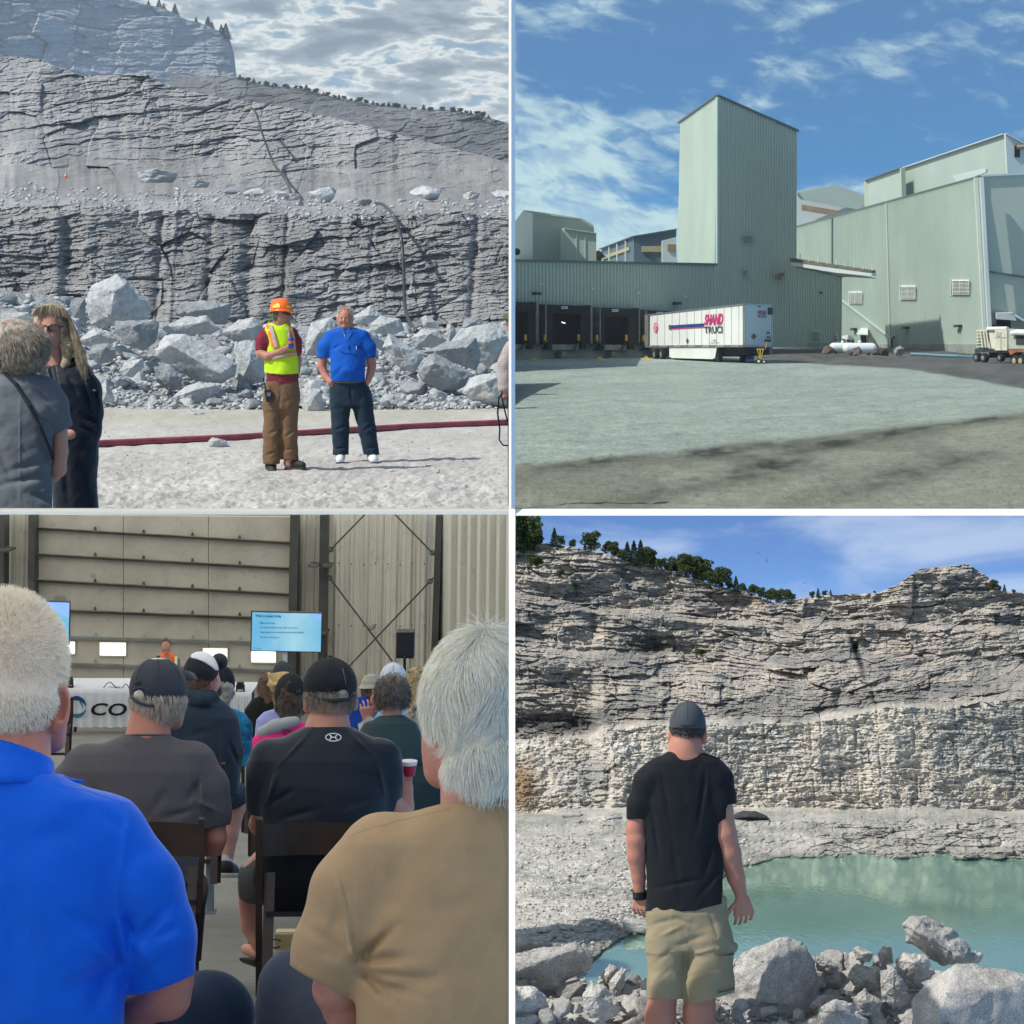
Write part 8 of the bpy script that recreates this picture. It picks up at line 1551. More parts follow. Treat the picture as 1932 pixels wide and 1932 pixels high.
def blue_front():
    f = Fig('BL', 3.4, 'big man with short white blond hair in a royal blue polo, front left', (250, 3000), sk=(.55, .24, .19), red=.6)
    S = f.sdf((-280, 300, -300), (960, 2250, 640), 12)
    S.ell((22, 590, 20), (212, 280, 262)); S.ell((70, 740, 150), (160, 170, 160), k=60); S.cone((20, 800, -10), (10, 960, -30), 170, 185, k=40); S.path([(190, 720, 120, 60), (200, 860, 160, 50)], k=60)
    S.ell((222, 742, -50), (44, 104, 60), k=12, rot=.08); S.ell((232, 730, -84), (20, 62, 30), k=10, op='s', rot=.08)
    stack(S, [(1000, 40, 220, 0, 150), (1200, 40, 330, 0, 210), (2200, 40, 340, 0, 260)], 30)
    S.path([(560, 1500, 40, 95), (640, 1760, 20, 86), (630, 1830, 60, 84), (430, 1905, 240, 66), (200, 1930, 420, 50)], k=30); f.put('body', S, f.skin)
    pm = f.cloth('polo_bright_blue', (.0, .11, .70), rough=.55, fold=1.1, sheen=.5, weave=.3); S = f.sdf((-300, 870, -330), (780, 2200, 360), 11)
    stack(S, [(985, 30, 200, -20, 190), (1030, 40, 270, -10, 215), (1090, 40, 400, 0, 235), (1180, 30, 430, 0, 250), (1400, 20, 440, 0, 275), (2200, 20, 455, 0, 300)], 26, p=2.4)
    S.path([(400, 1230, 0, 165), (520, 1420, 0, 160), (590, 1600, 0, 140), (612, 1740, 20, 128)], k=70); maxw(S, lambda x, y, z: np.where(x > 478-(y-1700)*.02, (y-1802+(x-600)*.32+((x-610)/150)**2*20)*.9, -99)); S.cone((468, 1900, -340), (500, 1640, -340), 26, 10, 4.0, k=26, op='s')
    S.bump(creases([(495, 1105, 440, 1480, 8, -7), (440, 1480, 480, 1740, 16, -14), (460, 1500, 520, 1640, 24, 18), (500, 1640, 640, 1480, 18, 14), (470, 1560, 600, 1760, 22, -12), (420, 1700, 330, 1900, 40, 16), (250, 1820, 440, 1690, 30, 12), (340, 1620, 450, 1720, 22, -9), (200, 1500, 430, 1600, 26, 6), (60, 1300, 60, 1800, 50, 6), (560, 1620, 680, 1560, 18, 9), (500, 1760, 620, 1680, 16, 8), (380, 1120, 470, 1220, 20, 5), (540, 1300, 640, 1560, 30, 8), (100, 1250, 300, 1180, 50, 6)])); S.bump(wrinkle(9, 190, 240, 51)); o = f.put('polo_shirt', S, pm, 2)
    seam(f, o, [(496, 1108), (478, 1230), (452, 1380), (446, 1500), (470, 1640)], 1.8, pm); seam(f, o, [(208, 1030), (330, 1052), (496, 1108)], 1.6, pm); seam(f, o, [(500, 1762), (600, 1772), (690, 1712), (735, 1640)], 1.7, pm)
    S = f.sdf((-300, 850, -330), (360, 1050, 300), 10); S.cone((10, 930, -20), (0, 1010, -30), 196, 215, k=10); S.cone((12, 840, -10), (12, 1060, -30), 168, 190, k=4, op='s') if 0 else None; S.cut((0, 886, 0), (.28, -1, .15)); S.path([(150, 1004, -120, 22), (240, 1014, -80, 18), (318, 1018, -40, 8)], k=12); S.cut((0, 1022, 0), (.0, 1, 0)); f.put('collar', S, pm)
    hr = hairm('hair_white_blond', (.96, .90, .80), (.92, .80, .68), f.k); S = f.sdf((-280, 290, -330), (270, 900, 330), 9); S.ell((18, 580, 12), (226, 270, 270)); S.ell((10, 700, -60), (205, 160, 200), k=50); maxw(S, lambda x, y, z: y-(815-np.clip(x-60, 0, 300)*.55)+0*z); S.ell((235, 760, 60), (78, 150, 200), k=20, op='s'); S.cut((0, 0, 190), (0, 0, 1)); f.put('hair', S, hairm('hair_base_blond', (.78, .66, .56), (.70, .54, .44), f.k))
    P0, U = scalp((18, 580, 12), (222, 266, 266), 24000, lambda x, y, e: (y < .93) & (e < .6) & ~((x > .78) & (y > .25)), 9)
    D0 = U*.9+np.stack([U[:, 0]*.4, np.clip(.45+U[:, 1]*1.2, -.5, .9), np.zeros(len(U))], 1)+np.random.RandomState(4).normal(size=U.shape)*.22; L_ = np.clip(34-U[:, 1]*16, 24, 44); strands(f, 'hair_strands', P0, D0, L_, 3, 2.2, hr, curl=.1, grav=.25, seed=10)
    P0, U = scalp((10, 700, -60), (206, 162, 202), 12000, lambda x, y, e: (e < .5) & (y < .8) & (y > -.85), 19); strands(f, 'hair_strands', P0, U*.7+np.array([0, .9, 0])+np.random.RandomState(6).normal(size=U.shape)*.2, 22, 3, 2.2, hr, curl=.1, grav=.25, seed=12)
    jm = f.cloth('jeans_navy', (.012, .024, .048), rough=.9, fold=.7); S = f.sdf((-250, 1700, -250), (980, 2500, 1500), 20); S.path([(60, 2150, 100, 280), (500, 2030, 420, 190), (790, 1900, 800, 165), (800, 1960, 900, 150), (800, 2480, 1000, 110)], k=40); f.put('jeans', S, jm)
blue_front()
def tan_front():
    f = Fig('BL', 3.35, 'person with thick wavy white hair in a tan t-shirt, front row right, from behind', (1750, 3000), wall=True, sk=(.60, .30, .24), red=.4)
    S = f.sdf((1120, 430, -300), (1945, 2250, 620), 12)
    S.ell((1830, 740, 10), (212, 280, 250)); S.ell((1720, 880, 150), (120, 170, 150), k=60); S.cone((1800, 920, 30), (1830, 1120, -10), 140, 170, k=40); S.cone((1640, 860, 150), (1660, 980, 160), 42, 60, k=40)
    stack(S, [(1150, 1800, 220, 0, 150), (2200, 1800, 330, 0, 260)], 30); S.path([(1330, 1560, 60, 96), (1270, 1800, 60, 86), (1300, 1880, 120, 76), (1500, 1960, 260, 60)], k=30); f.put('body', S, f.skin)
    tm = f.cloth('tshirt_tan', (.42, .285, .165), rough=.9, fold=1.0, sheen=.35, weave=.8); S = f.sdf((1060, 1050, -330), (1945, 2200, 380), 11)
    stack(S, [(1092, 1850, 150, -20, 160), (1120, 1850, 260, -10, 190), (1175, 1850, 420, 0, 215), (1260, 1850, 500, 0, 245), (1500, 1870, 520, 0, 285), (1800, 1880, 545, 0, 320), (2200, 1880, 560, 0, 340)], 26, p=2.4)
    S.path([(1450, 1290, 0, 160), (1340, 1450, 10, 165), (1270, 1640, 20, 150), (1240, 1730, 30, 142)], k=70); maxw(S, lambda x, y, z: np.where(x < 1345+(y-1800)*.0, (y-(1720+(x-1110)*.58))*.85, -99)); S.cone((1350, 1960, -340), (1352, 1700, -340), 20, 6, 4.0, k=22, op='s')
    S.ell((1850, 1060, -20), (170, 50, 150), k=6, op='s')
    S.bump(creases([(1250, 1290, 1330, 1660, 10, -8), (1340, 1700, 1500, 1560, 18, 16), (1345, 1690, 1560, 1680, 18, 14), (1350, 1720, 1500, 1860, 18, 12), (1300, 1640, 1350, 1700, 20, -14), (1150, 1560, 1330, 1690, 22, 10), (1400, 1200, 1700, 1140, 30, 7), (1300, 1450, 1240, 1640, 28, 8), (1420, 1820, 1700, 1740, 30, 9), (1360, 1740, 1640, 1760, 14, 10), (1380, 1760, 1620, 1840, 12, 9), (1300, 1560, 1340, 1700, 14, -9), (1180, 1640, 1300, 1700, 16, 8), (1500, 1300, 1480, 1560, 30, 5), (1600, 1500, 1800, 1480, 34, 5)])); S.bump(wrinkle(9, 170, 210, 61)); o = f.put('tshirt', S, tm, 2)
    seam(f, o, [(1258, 1290), (1290, 1420), (1330, 1560), (1346, 1700)], 1.8, tm); seam(f, o, [(1130, 1712), (1220, 1775), (1320, 1822)], 1.6, tm); seam(f, o, [(1700, 1120), (1500, 1165), (1330, 1215)], 1.5, tm)
    S = f.sdf((1660, 1040, -240), (1945, 1140, 120), 10); S.path([(1700, 1095, -60, 15), (1760, 1108, -150, 15), (1860, 1104, -190, 15), (1940, 1098, -190, 15)], k=14); f.put('collar', S, tm)
    hr = hairm('hair_wavy_white', (.97, .95, .90), (.88, .84, .70), f.k); S = f.sdf((1550, 420, -330), (1945, 1110, 300), 9); S.ell((1828, 700, -10), (232, 262, 270)); S.ell((1850, 880, -90), (176, 190, 190), k=60); S.ell((1868, 1010, -110), (130, 80, 140), k=40); S.ell((1650, 900, 190), (130, 210, 160), k=30, op='s'); S.bump(creases([(1700, 520, 1640, 760, 26, 16), (1780, 520, 1740, 900, 26, 14), (1860, 560, 1800, 1000, 26, 14), (1920, 600, 1880, 1060, 26, 14), (1760, 700, 1700, 960, 20, -12), (1840, 760, 1800, 1040, 20, -12), (1640, 560, 1610, 700, 20, -10)])); f.put('hair', S, hairm('hair_base_white', (.62, .60, .54), (.52, .49, .40), f.k))
    rr = np.random.RandomState(4); P0, U = scalp((1828, 700, -10), (234, 264, 272), 20000, lambda x, y, e: (e < .55) & (y < .75) & ~((x < -.55) & (y > .35)), 12)
    D0 = np.stack([U[:, 0]*.55-.1+.6*np.sin(P0[:, 1]/60+P0[:, 0]/50), np.full(len(U), .9), U[:, 2]*.3], 1)+rr.normal(size=U.shape)*.06; N_ = U/np.array((234, 264, 272)); N_ /= np.linalg.norm(N_, axis=1)[:, None]; D0 = D0-N_*((D0*N_).sum(1)-.10)[:, None]; strands(f, 'hair_strands', P0, D0, 105, 7, 1.9, hr, curl=.42, grav=.3, seed=13, clump=46)
    P0, U = scalp((1862, 930, -100), (172, 150, 190), 8000, lambda x, y, e: (e < .4), 14); strands(f, 'hair_strands', P0, np.stack([.35*np.sin(P0[:, 1]/50+P0[:, 0]/40)-.05, np.ones(len(U)), U[:, 2]*.2], 1)+U*.12+rr.normal(size=U.shape)*.08, 80, 6, 1.9, hr, curl=.5, grav=.3, seed=15, clump=40)
    jm = f.cloth('jeans_grey', (.055, .068, .095), rough=.9, fold=1.2, weave=1.3); S = f.sdf((940, 1600, -250), (1945, 2500, 1300), 20); S.path([(1750, 2150, 100, 270), (1400, 2000, 350, 190), (1130, 1800, 620, 150), (1110, 1880, 700, 140), (1100, 2480, 800, 110)], k=40); f.put('jeans', S, jm)
tan_front()
def capped(f, cx, cy, rx, ry, re, capm, band, skin_el, hair_cols, hair_to, brim=None, tilt=0.0, hole=None, neck=None, n=1500, turn=0):
    """hair below a cap"""
    hr = hairm('hair_%d' % f.id, hair_cols[0], hair_cols[1], f.k); S = f.sdf((cx-rx-12, cy-ry, -re-12), (cx+rx+12, hair_to+14, re+10), 3.2 if rx > 40 else 2.6); S.ell((cx, cy+6, 0), (rx*.95, ry*1.06, re*.96)); S.cut((cx, hair_to, -re), (turn*.3, 1, .22)); S.cut((cx, 0, re*.35), (turn*1.2, 0, 1)); f.put('hair', S, hr)
    P0, U = scalp((cx, cy+6, 0), (rx*.96, ry*1.06, re*.97), n, lambda x, y, e: (y > .1) & (y < (hair_to-cy)/(ry*1.06)) & (e < .25-turn*x), f.id); strands(f, 'hair_strands', P0, U*.5+np.array([0, 1, 0]), rx*.26, 3, rx*.022, hr, grav=.3, seed=f.id)
    return cap(f, cx, cy, rx, ry, re, capm, band, tilt=tilt, brim=brim, h=3.0 if rx > 40 else 2.4), hr
def grey_tee():
    f = Fig('BL', 7.0, 'man in a faded grey t-shirt and grey cap with sunglasses, turned slightly right', (560, 1760), sk=(.50, .215, .16), red=.6)
    S = f.sdf((180, 560, -200), (880, 1300, 220), 5.5); S.ell((596, 690, 0), (98, 118, 108)); S.ell((640, 748, 46), (56, 70, 66), k=24); S.cone((566, 770, 0), (558, 860, -6), 76, 88, k=14); S.cone((668, 770, 60), (660, 790, 60), 22, 30, k=20); ear(S, 656, 762, 8, 62, 5, .12)
    stack(S, [(880, 540, 130, 0, 90), (1280, 540, 220, 0, 130)], 20); S.path([(810, 1120, 0, 44), (808, 1230, 10, 46), (800, 1262, 30, 42), (740, 1270, 110, 36)], k=14); f.put('body', S, f.skin)
    gm = f.cloth('tshirt_faded_grey', (.088, .080, .092), rough=.9, fold=1.0, weave=.8); S = f.sdf((180, 815, -220), (880, 1420, 220), 5)
    stack(S, [(842, 552, 92, -4, 84), (870, 545, 150, 0, 104), (910, 535, 230, 0, 122), (980, 525, 285, 0, 140), (1100, 520, 285, 0, 150), (1400, 525, 270, 0, 160)], 14, p=2.4); S.path([(730, 950, 0, 86), (785, 1040, 0, 72), (808, 1130, 0, 60), (812, 1190, 0, 56)], k=40); S.path([(330, 960, 0, 86), (260, 1040, 0, 72), (240, 1130, 0, 60), (236, 1190, 0, 56)], k=40)
    S.ell((556, 826, -4), (92, 26, 90), k=4, op='s'); maxw(S, lambda x, y, z: np.where(x > 768, y-1192+(x-810)*.18, -99)); maxw(S, lambda x, y, z: np.where(x < 262, y-1196, -99))
    S.bump(creases([(700, 1100, 760, 1000, 12, 6), (640, 1040, 560, 1150, 20, 4), (740, 1090, 820, 1130, 10, -6), (755, 1000, 765, 1170, 8, -7), (400, 1100, 320, 1000, 14, 5), (600, 1160, 740, 1120, 12, 5)])); S.bump(wrinkle(4, 90, 110, 71)); f.put('tshirt', S, gm)
    line_part(f, 'collar', [(555+92*math.cos(w), 845-4*math.sin(w), -88*math.sin(w)-4) for w in np.linspace(.1, 3.04, 14)], 4, gm)
    cm = f.cloth('cap_slate', (.042, .046, .062), rough=.85, fold=.6, sheen=.2); c_, hr = capped(f, 597, 668, 110, 120, 116, cm, 730, None, ((.62, .56, .48), (.40, .36, .32)), 796, tilt=-.08, n=2600, turn=.25)
    S = f.sdf((640, 580, -60), (770, 700, 200), 3.5); S.cone((690, 640, 60), (712, 636, 110), 44, 34, .8, k=6); S.cut((0, 672, 0), (.05, 1, 0)); f.put('cap_brim', S, cm)
    S = f.sdf((500, 665, -125), (580, 735, -60), 2.6); S.ell((534, 690, -86), (30, 20, 13)); f.put('hair_opening', S, hr); line_part(f, 'cap_strap', [(496, 700, -60), (515, 716, -88), (545, 727, -104), (580, 732, -112)], 5.5, cm); line_part(f, 'cap_strap', [(500, 672, -70), (525, 662, -98), (556, 668, -108), (572, 690, -112), (574, 716, -112)], 3.5, cm)
    for i, (a, b) in enumerate(((0, 5), (8, 9), (17, 13))):
        m = MB(); x = 511+a; m.add([f.L(x, 655-i*0, -99-i*3), f.L(x+6, 656, -101-i*3), f.L(x+1, 650-b, -101-i*3), f.L(x-4, 650-b*.7, -100-i*3)], [(0, 1, 2, 3)]); m.build('cap_mark', M_blk, f.root)
    line_part(f, 'sunglasses_arm', [(630, 750, -50), (660, 735, -20), (700, 715, 40)], 4, M_blk); S = f.sdf((680, 690, 20), (730, 740, 110), 3); S.ell((706, 716, 62), (12, 18, 26)); f.put('sunglasses_lens', S, M_blk)
    S = f.sdf((300, 1260, -140), (860, 1700, 500), 9); S.path([(430, 1400, 0, 110), (430, 1420, 380, 90)], k=20); S.path([(650, 1400, 0, 112), (690, 1420, 380, 92), (690, 1690, 430, 70)], k=20); f.put('trousers', S, f.cloth('jeans_dark_navy', (.010, .013, .024)))
grey_tee()
def black_tee():
    f = Fig('BL', 7.15, 'man in a black sports t-shirt and mesh cap holding up a red cup', (1230, 1800), sk=(.58, .28, .21), red=.45)
    S = f.sdf((890, 560, -200), (1620, 1330, 260), 5); S.ell((1246, 680, 0), (92, 122, 104)); S.cone((1240, 770, 0), (1236, 830, -6), 72, 84, k=14); S.cone((1238, 820, -6), (1238, 850, -6), 84, 110, .7, k=14); ear(S, 1157, 722, 0, 84, 5, -.12); ear(S, 1340, 715, 0, 76, 5, .12)
    stack(S, [(880, 1230, 120, 0, 80), (1200, 1225, 180, 0, 120)], 20); S.path([(990, 1120, 0, 40), (980, 1180, 60, 40), (1030, 1190, 160, 34)], k=12); S.path([(1470, 1080, 0, 44), (1500, 1140, 30, 44), (1520, 1110, 90, 40), (1530, 1040, 120, 30)], k=16)
    hand(S, (1530, 1035, 122), (-.1, -1, -.05), (-.9, -.2, -.4), 104, .45, (-.2, 0, -1), spread=.3); S.path([(1500, 1020, 100, 15), (1480, 960, 90, 11), (1476, 908, 88, 9)], k=6); f.put('body', S, f.skin)
    S = f.sdf((895, 1180, -60), (1330, 1720, 620), 9) ; S.path([(1000, 1330, 240, 60), (935, 1400, 480, 54), (950, 1560, 520, 40), (985, 1640, 500, 34)], k=16); f.put('leg', S, f.skin)
    tm = f.cloth('tshirt_sports_black', (.016, .021, .032), rough=.55, fold=.8, weave=.3, sheen=.4); S = f.sdf((925, 785, -230), (1520, 1250, 230), 4.5)
    stack(S, [(812, 1238, 92, -4, 88), (835, 1236, 140, 0, 104), (875, 1232, 205, 0, 124), (940, 1226, 255, 0, 148), (1040, 1220, 258, 0, 165), (1240, 1215, 235, 0, 170)], 14, p=2.4); S.path([(1020, 930, 0, 76), (985, 1010, 0, 64), (978, 1100, 10, 54)], k=40); S.path([(1440, 930, 0, 76), (1462, 1010, 0, 60), (1464, 1090, 10, 50)], k=40)
    S.ell((1238, 792, -4), (84, 26, 96), k=4, op='s'); maxw(S, lambda x, y, z: np.where(x < 1002-(y-1100)*.2, y-1150+(1000-x)*.12, -99)); maxw(S, lambda x, y, z: np.where(x > 1442, y-1132, -99))
    S.bump(creases([(1180, 818, 1050, 960, 7, -5), (1050, 960, 1010, 1100, 9, -5), (1300, 818, 1420, 930, 7, -5), (1420, 930, 1455, 1080, 9, -5), (1010, 1110, 1120, 1040, 10, 5), (1300, 1120, 1440, 1060, 12, 5), (1060, 1160, 1200, 1120, 12, 4), (1330, 980, 1430, 1010, 14, 4)])); S.bump(wrinkle(3.5, 90, 110, 81)); f.put('tshirt', S, tm)
    def surf(x, y): hx = np.interp(y, [812, 835, 875, 940], [92, 140, 205, 255]); he = np.interp(y, [812, 835, 875, 940], [88, 104, 124, 148]); return -he*(1-min(.99, abs((x-1236)/hx))**2.4)**(1/2.4)-3.5
    def lg(pts, nm='logo_stroke', w=2.6): line_part(f, nm, [(x, y, surf(x, y)) for x, y in pts], w, plain('logo_white', (.8, .8, .8), .5))
    lg([(1258+29*math.cos(w), 850+14.5*math.sin(w)) for w in np.linspace(0, 6.3, 34)], 'logo_ring', 1.9)
    for s_ in (-1, 1): lg([(1258+s_*15, 842), (1258+s_*9, 845.5), (1258+s_*8, 850), (1258+s_*9, 854.5), (1258+s_*15, 858)], w=2.2)
    lg([(1250, 850), (1266, 850)], w=2.2)
    cm = plain('mesh_cap_black', (.014, .015, .020), .8, .35, 30, .003); c_, hr = capped(f, 1246, 655, 102, 108, 112, cm, 712, None, ((.36, .32, .28), (.16, .14, .12)), 778, n=3000)
    S = f.sdf((1215, 655, -130), (1330, 720, -60), 2.6); S.ell((1275, 692, -90), (42, 28, 16)); maxw(S, lambda x, y, z: y-703+0*z); f.put('hair_opening', S, hr); line_part(f, 'cap_strap', [(1170, 690, -70), (1210, 704, -96), (1260, 713, -112), (1310, 708, -98), (1335, 694, -70)], 7, plain('strap_black', (.02, .021, .025), .6)); line_part(f, 'opening_edge', [(1230, 704, -106), (1240, 672, -112), (1275, 658, -112), (1310, 668, -100), (1322, 700, -88)], 2.4, cm)
    for pts in ([(1178, 620, -72), (1190, 640, -86), (1215, 655, -101), (1236, 668, -110)], [(1292, 590, -78), (1300, 620, -90), (1305, 650, -98)]): line_part(f, 'cap_stitching', pts, 1.6, plain('stitch_grey', (.16, .17, .18), .6))
    t_ = thing('paper_cup', 'red and white paper cup held up in front of the teal shirt', 'cup', f.L(1542, 975, 126)); t_['org'] = list(t_.location); c = f.L(1542, 975, 126); k = f.k
    m = MB(); m.tube([c+Vector((0, 0, -20*k)), c+Vector((0, 0, 22*k))], [24*k, 31*k], 22); m.build('cup_body', plain('cup_red', (.42, .015, .04), .5, .05, 5), t_); m = MB(); m.tube([c+Vector((0, 0, 22*k)), c+Vector((0, 0, 33*k))], [31.5*k, 33*k], 22); m.tube([c+Vector((0, 0, 33*k)), c+Vector((0, 0, 37*k))], [34*k, 34*k], 22); m.build('cup_rim', plain('cup_white', (.75, .74, .74), .5), t_)
    S = f.sdf((895, 1190, -120), (1400, 1580, 560), 9); stack(S, [(1200, 1180, 200, 20, 130), (1420, 1180, 200, 40, 140), (1520, 1190, 190, 60, 130)], 20); S.path([(1060, 1380, 60, 110), (960, 1400, 460, 80)], k=20); f.put('shorts', S, f.cloth('shorts_black', (.010, .012, .016)))
    S = f.sdf((890, 1590, 440), (1080, 1730, 640), 6); S.cone((985, 1665, 500), (930, 1650, 600), 30, 22, k=8); f.put('foot', S, f.skin); S = f.sdf((880, 1600, 430), (1080, 1740, 650), 6); S.cone((985, 1690, 500), (928, 1676, 610), 34, 28, .9, k=4); S.cut((0, 1680, 0), (0, -1, 0)); f.put('sandal_sole', S, M_blk); line_part(f, 'sandal_strap', [(955, 1660, 530), (960, 1632, 560), (985, 1630, 560), (1008, 1665, 530)], 7, M_blk); line_part(f, 'sandal_strap', [(925, 1650, 585), (940, 1626, 590), (970, 1640, 570)], 6, M_blk)
black_tee()
def hoodie():
    f = Fig('BL', 9.3, 'bearded young man in a dark blue hoodie with a white fronted black cap', (780, 1400), sk=(.58, .31, .24), red=.3)
    S = f.sdf((600, 550, -120), (960, 1340, 420), 4.5); S.ell((768, 630, 10), (60, 78, 70)); S.ell((800, 650, 44), (34, 44, 44), k=14); S.cone((766, 670, 4), (762, 720, 0), 42, 52, k=10); ear(S, 795, 652, 0, 42, 3, .2); S.path([(880, 1080, 330, 40), (885, 1110, 330, 42), (862, 1220, 300, 36), (856, 1310, 290, 25)], k=10); stack(S, [(760, 760, 90, 0, 60), (1000, 760, 110, 0, 80)], 10); f.put('body', S, f.skin)
    S = f.sdf((765, 640, -20), (850, 720, 100), 3); S.ell((812, 672, 48), (30, 30, 38)); S.ell((786, 650, 0), (20, 60, 20), k=4, op='s'); f.put('beard', S, hairm('beard_dark', (.04, .025, .018), (.09, .06, .045), f.k))
    hm_ = f.cloth('hoodie_slate_blue', (.022, .038, .062), rough=.9, fold=1.0); S = f.sdf((600, 665, -150), (950, 1080, 170), 4.5); stack(S, [(690, 745, 70, 0, 60), (730, 745, 120, 0, 84), (780, 748, 150, 0, 100), (900, 756, 150, 0, 110), (1070, 760, 140, 0, 110)], 12, p=2.4); S.path([(850, 790, 0, 48), (872, 900, 10, 42), (866, 1000, 40, 38)], k=20); S.path([(700, 690, -36, 30), (760, 712, -66, 34), (800, 700, -40, 28)], k=14); S.ell((762, 660, 0), (48, 36, 50), k=4, op='s'); S.bump(creases([(835, 800, 840, 1000, 6, -6), (680, 730, 820, 745, 10, 6), (700, 850, 800, 820, 16, 4), (860, 860, 900, 960, 8, 5)])); S.bump(wrinkle(4, 60, 70, 91)); f.put('hoodie', S, hm_)
    cm = plain('mesh_cap_navy', (.016, .018, .028), .8, .3, 25, .003); capped(f, 758, 606, 66, 76, 76, cm, 646, None, ((.10, .06, .045), (.18, .12, .09)), 672, tilt=-.42, n=700, turn=.4)
    S = f.sdf((715, 525, -90), (830, 600, 100), 3); S.ell((758, 603, 0), (68, 78, 78)); S.cut((716, 560, 0), (-.55, 1, -.35)); S.cut((0, 0, -66), (0, 0, -1)); maxw(S, lambda x, y, z: 735-x-(y-530)*.3+0*z if 0 else (720-x)+0*y+0*z); f.put('cap_front', S, plain('cap_white', (.70, .70, .72), .8, .05, 8)); S = f.sdf((790, 520, -50), (880, 610, 140), 3); S.ell((828, 564, 40), (32, 32, 52)); S.ell((800, 590, 30), (26, 26, 60), k=4, op='s'); f.put('cap_brim', S, plain('brim_black', (.02, .021, .024), .7))
    S = f.sdf((700, 980, -80), (960, 1170, 420), 5); S.path([(780, 1040, 20, 60), (880, 1070, 330, 58)], k=16); f.put('shorts', S, f.cloth('shorts_navy', (.010, .018, .038))); m = MB(); m.add([f.L(846, 1034, 255), f.L(858, 1028, 262), f.L(866, 1050, 258), f.L(856, 1058, 254), f.L(848, 1052, 252), f.L(856, 1044, 256)], [(0, 1, 2, 3, 4, 5)]); m.build('shorts_logo', plain('logo_white', (.8, .8, .8), .5), f.root)
    S = f.sdf((820, 1290, 240), (900, 1340, 340), 3); S.cone((856, 1296, 290), (856, 1325, 290), 25, 25, k=2); f.put('sock', S, plain('sock_white', (.62, .62, .64), .85, .08, 30)); S = f.sdf((800, 1300, 220), (920, 1400, 420), 4); S.cone((852, 1345, 280), (874, 1352, 360), 34, 28, k=8); S.cut((0, 1366, 0), (0, 1, 0)); f.put('shoe', S, M_blk); S = f.sdf((800, 1340, 220), (920, 1400, 420), 4); S.cone((852, 1368, 280), (874, 1370, 362), 36, 32, k=3); S.cut((0, 1362, 0), (0, -1, 0)); S.cut((0, 1380, 0), (0, 1, 0)); f.put('sole', S, plain('sole_offwhite', (.42, .41, .38), .7))
hoodie()
def bust(d, lab, gx, hx, hy, hw, hh, shirt, xs, y0, y1, skc=(.55, .29, .22), hair=None, hair_to=None, cap_=None, shoulders=.55, neckw=.55, h=None, extra=None, hood=None, full=None):
    """a seated figure further back: head, neck, shirt, hair or cap"""
    f = Fig('BL', d, lab, (gx, y1+340), sk=skc, red=.3); h = h or 3.4; cx = (xs[0]+xs[1])/2; W2 = (xs[1]-xs[0])/2
    S = f.sdf((xs[0]-10, hy-hh-14, -W2*.7), (xs[1]+10, y1+20, W2*.7+30), h+1); S.ell((hx, hy, 0), (hw*.92, hh*.95, hw*1.05)); S.cone((hx, hy+hh*.6, 0), (hx, max(y0+8, hy+hh*1.15), 0), hw*neckw, hw*neckw*1.15, k=8); stack(S, [(y0+14, cx, W2*.5, 0, W2*.35), (y1-8, cx, W2*.75, 0, W2*.45)], 10); f.put('body', S, f.skin)
    S = f.sdf((xs[0]-14, y0-14, -W2*.8), (xs[1]+14, y1+10, W2*.8), h); nx = np.interp(.5, [0, 1], [hx, cx]); stack(S, [(y0, hx, hw*.72, 0, hw*.72), (y0+(y1-y0)*.08, (hx+cx)/2, (hw*.9+W2)*.5, 0, W2*.46), (y0+(y1-y0)*.28, cx, W2*.93, 0, W2*.54), (y1, cx, W2, 0, W2*.62)], 8, p=2.4); S.ell((hx, y0-4, 0), (hw*.62, 9, hw*.66), k=3, op='s'); S.bump(wrinkle(3.0, W2*.5, W2*.55, int(gx))); f.put('shirt', S, shirt(f) if callable(shirt) else shirt)
    hr = None
    if hair:
        hr = hairm('hair_%d' % f.id, hair[0], hair[1], f.k); S = f.sdf((hx-hw*1.5, hy-hh*1.2, -hw*1.6), (hx+hw*1.5, (hair_to or hy+hh)+8, hw*1.3), h-.6); S.ell((hx, hy-hh*.06, -hw*.05), (hw*1.02, hh*1.02, hw*1.1))
        if hair_to and hair_to > hy+hh*.9: S.path([(hx, hy+hh*.2, -hw*.3, hw*.9), (hx, hair_to-hw*.5, -hw*.45, hw*.75)], k=12)
        S.cut((0, hair_to or hy+hh*.6, 0), (0, 1, -.15)); S.bump(wrinkle(hw*.07, hw*.25, hw*.3, int(hx)+3)); f.put('hair', S, hr)
        P0, U = scalp((hx, hy-hh*.04, -hw*.05), (hw*1.03, hh*1.03, hw*1.1), 1500, lambda x, y, e: (e < .4) & (y < .7) & (y > (.3 if cap_ else -2)), int(hx)); strands(f, 'hair_strands', P0, U*.5+np.array([0, .7, 0])+np.random.RandomState(1).normal(size=U.shape)*.3, hw*.36, 4, hw*.035, hr, curl=hair[2] if len(hair) > 2 else .2, grav=.3, seed=5)
    if cap_: cap(f, hx+cap_.get('dx', 0), hy-hh*.12, hw*1.08, hh*1.02, hw*1.15, cap_['m'], cap_['band'], tilt=cap_.get('tilt', 0), brim=cap_.get('brim'), h=h-.8)
    if extra: extra(f, hr)
    return f
cl = lambda n, c, **k: (lambda f: f.cloth(n, c, **k))
bust(10.6, 'person in a black cap with curly grey hair and a blue patterned shirt', 880, 842, 655, 42, 66, lambda f: mixmat('shirt_blue_pattern', (.01, .22, .42), (.01, .03, .10), .8, 9, .3, .002), (800, 958), 738, 960, hair=((.36, .34, .31), (.18, .17, .16), 1.2), hair_to=724, cap_=dict(m=plain('cap_black_b', (.010, .011, .018), .8), band=665, tilt=-.1))
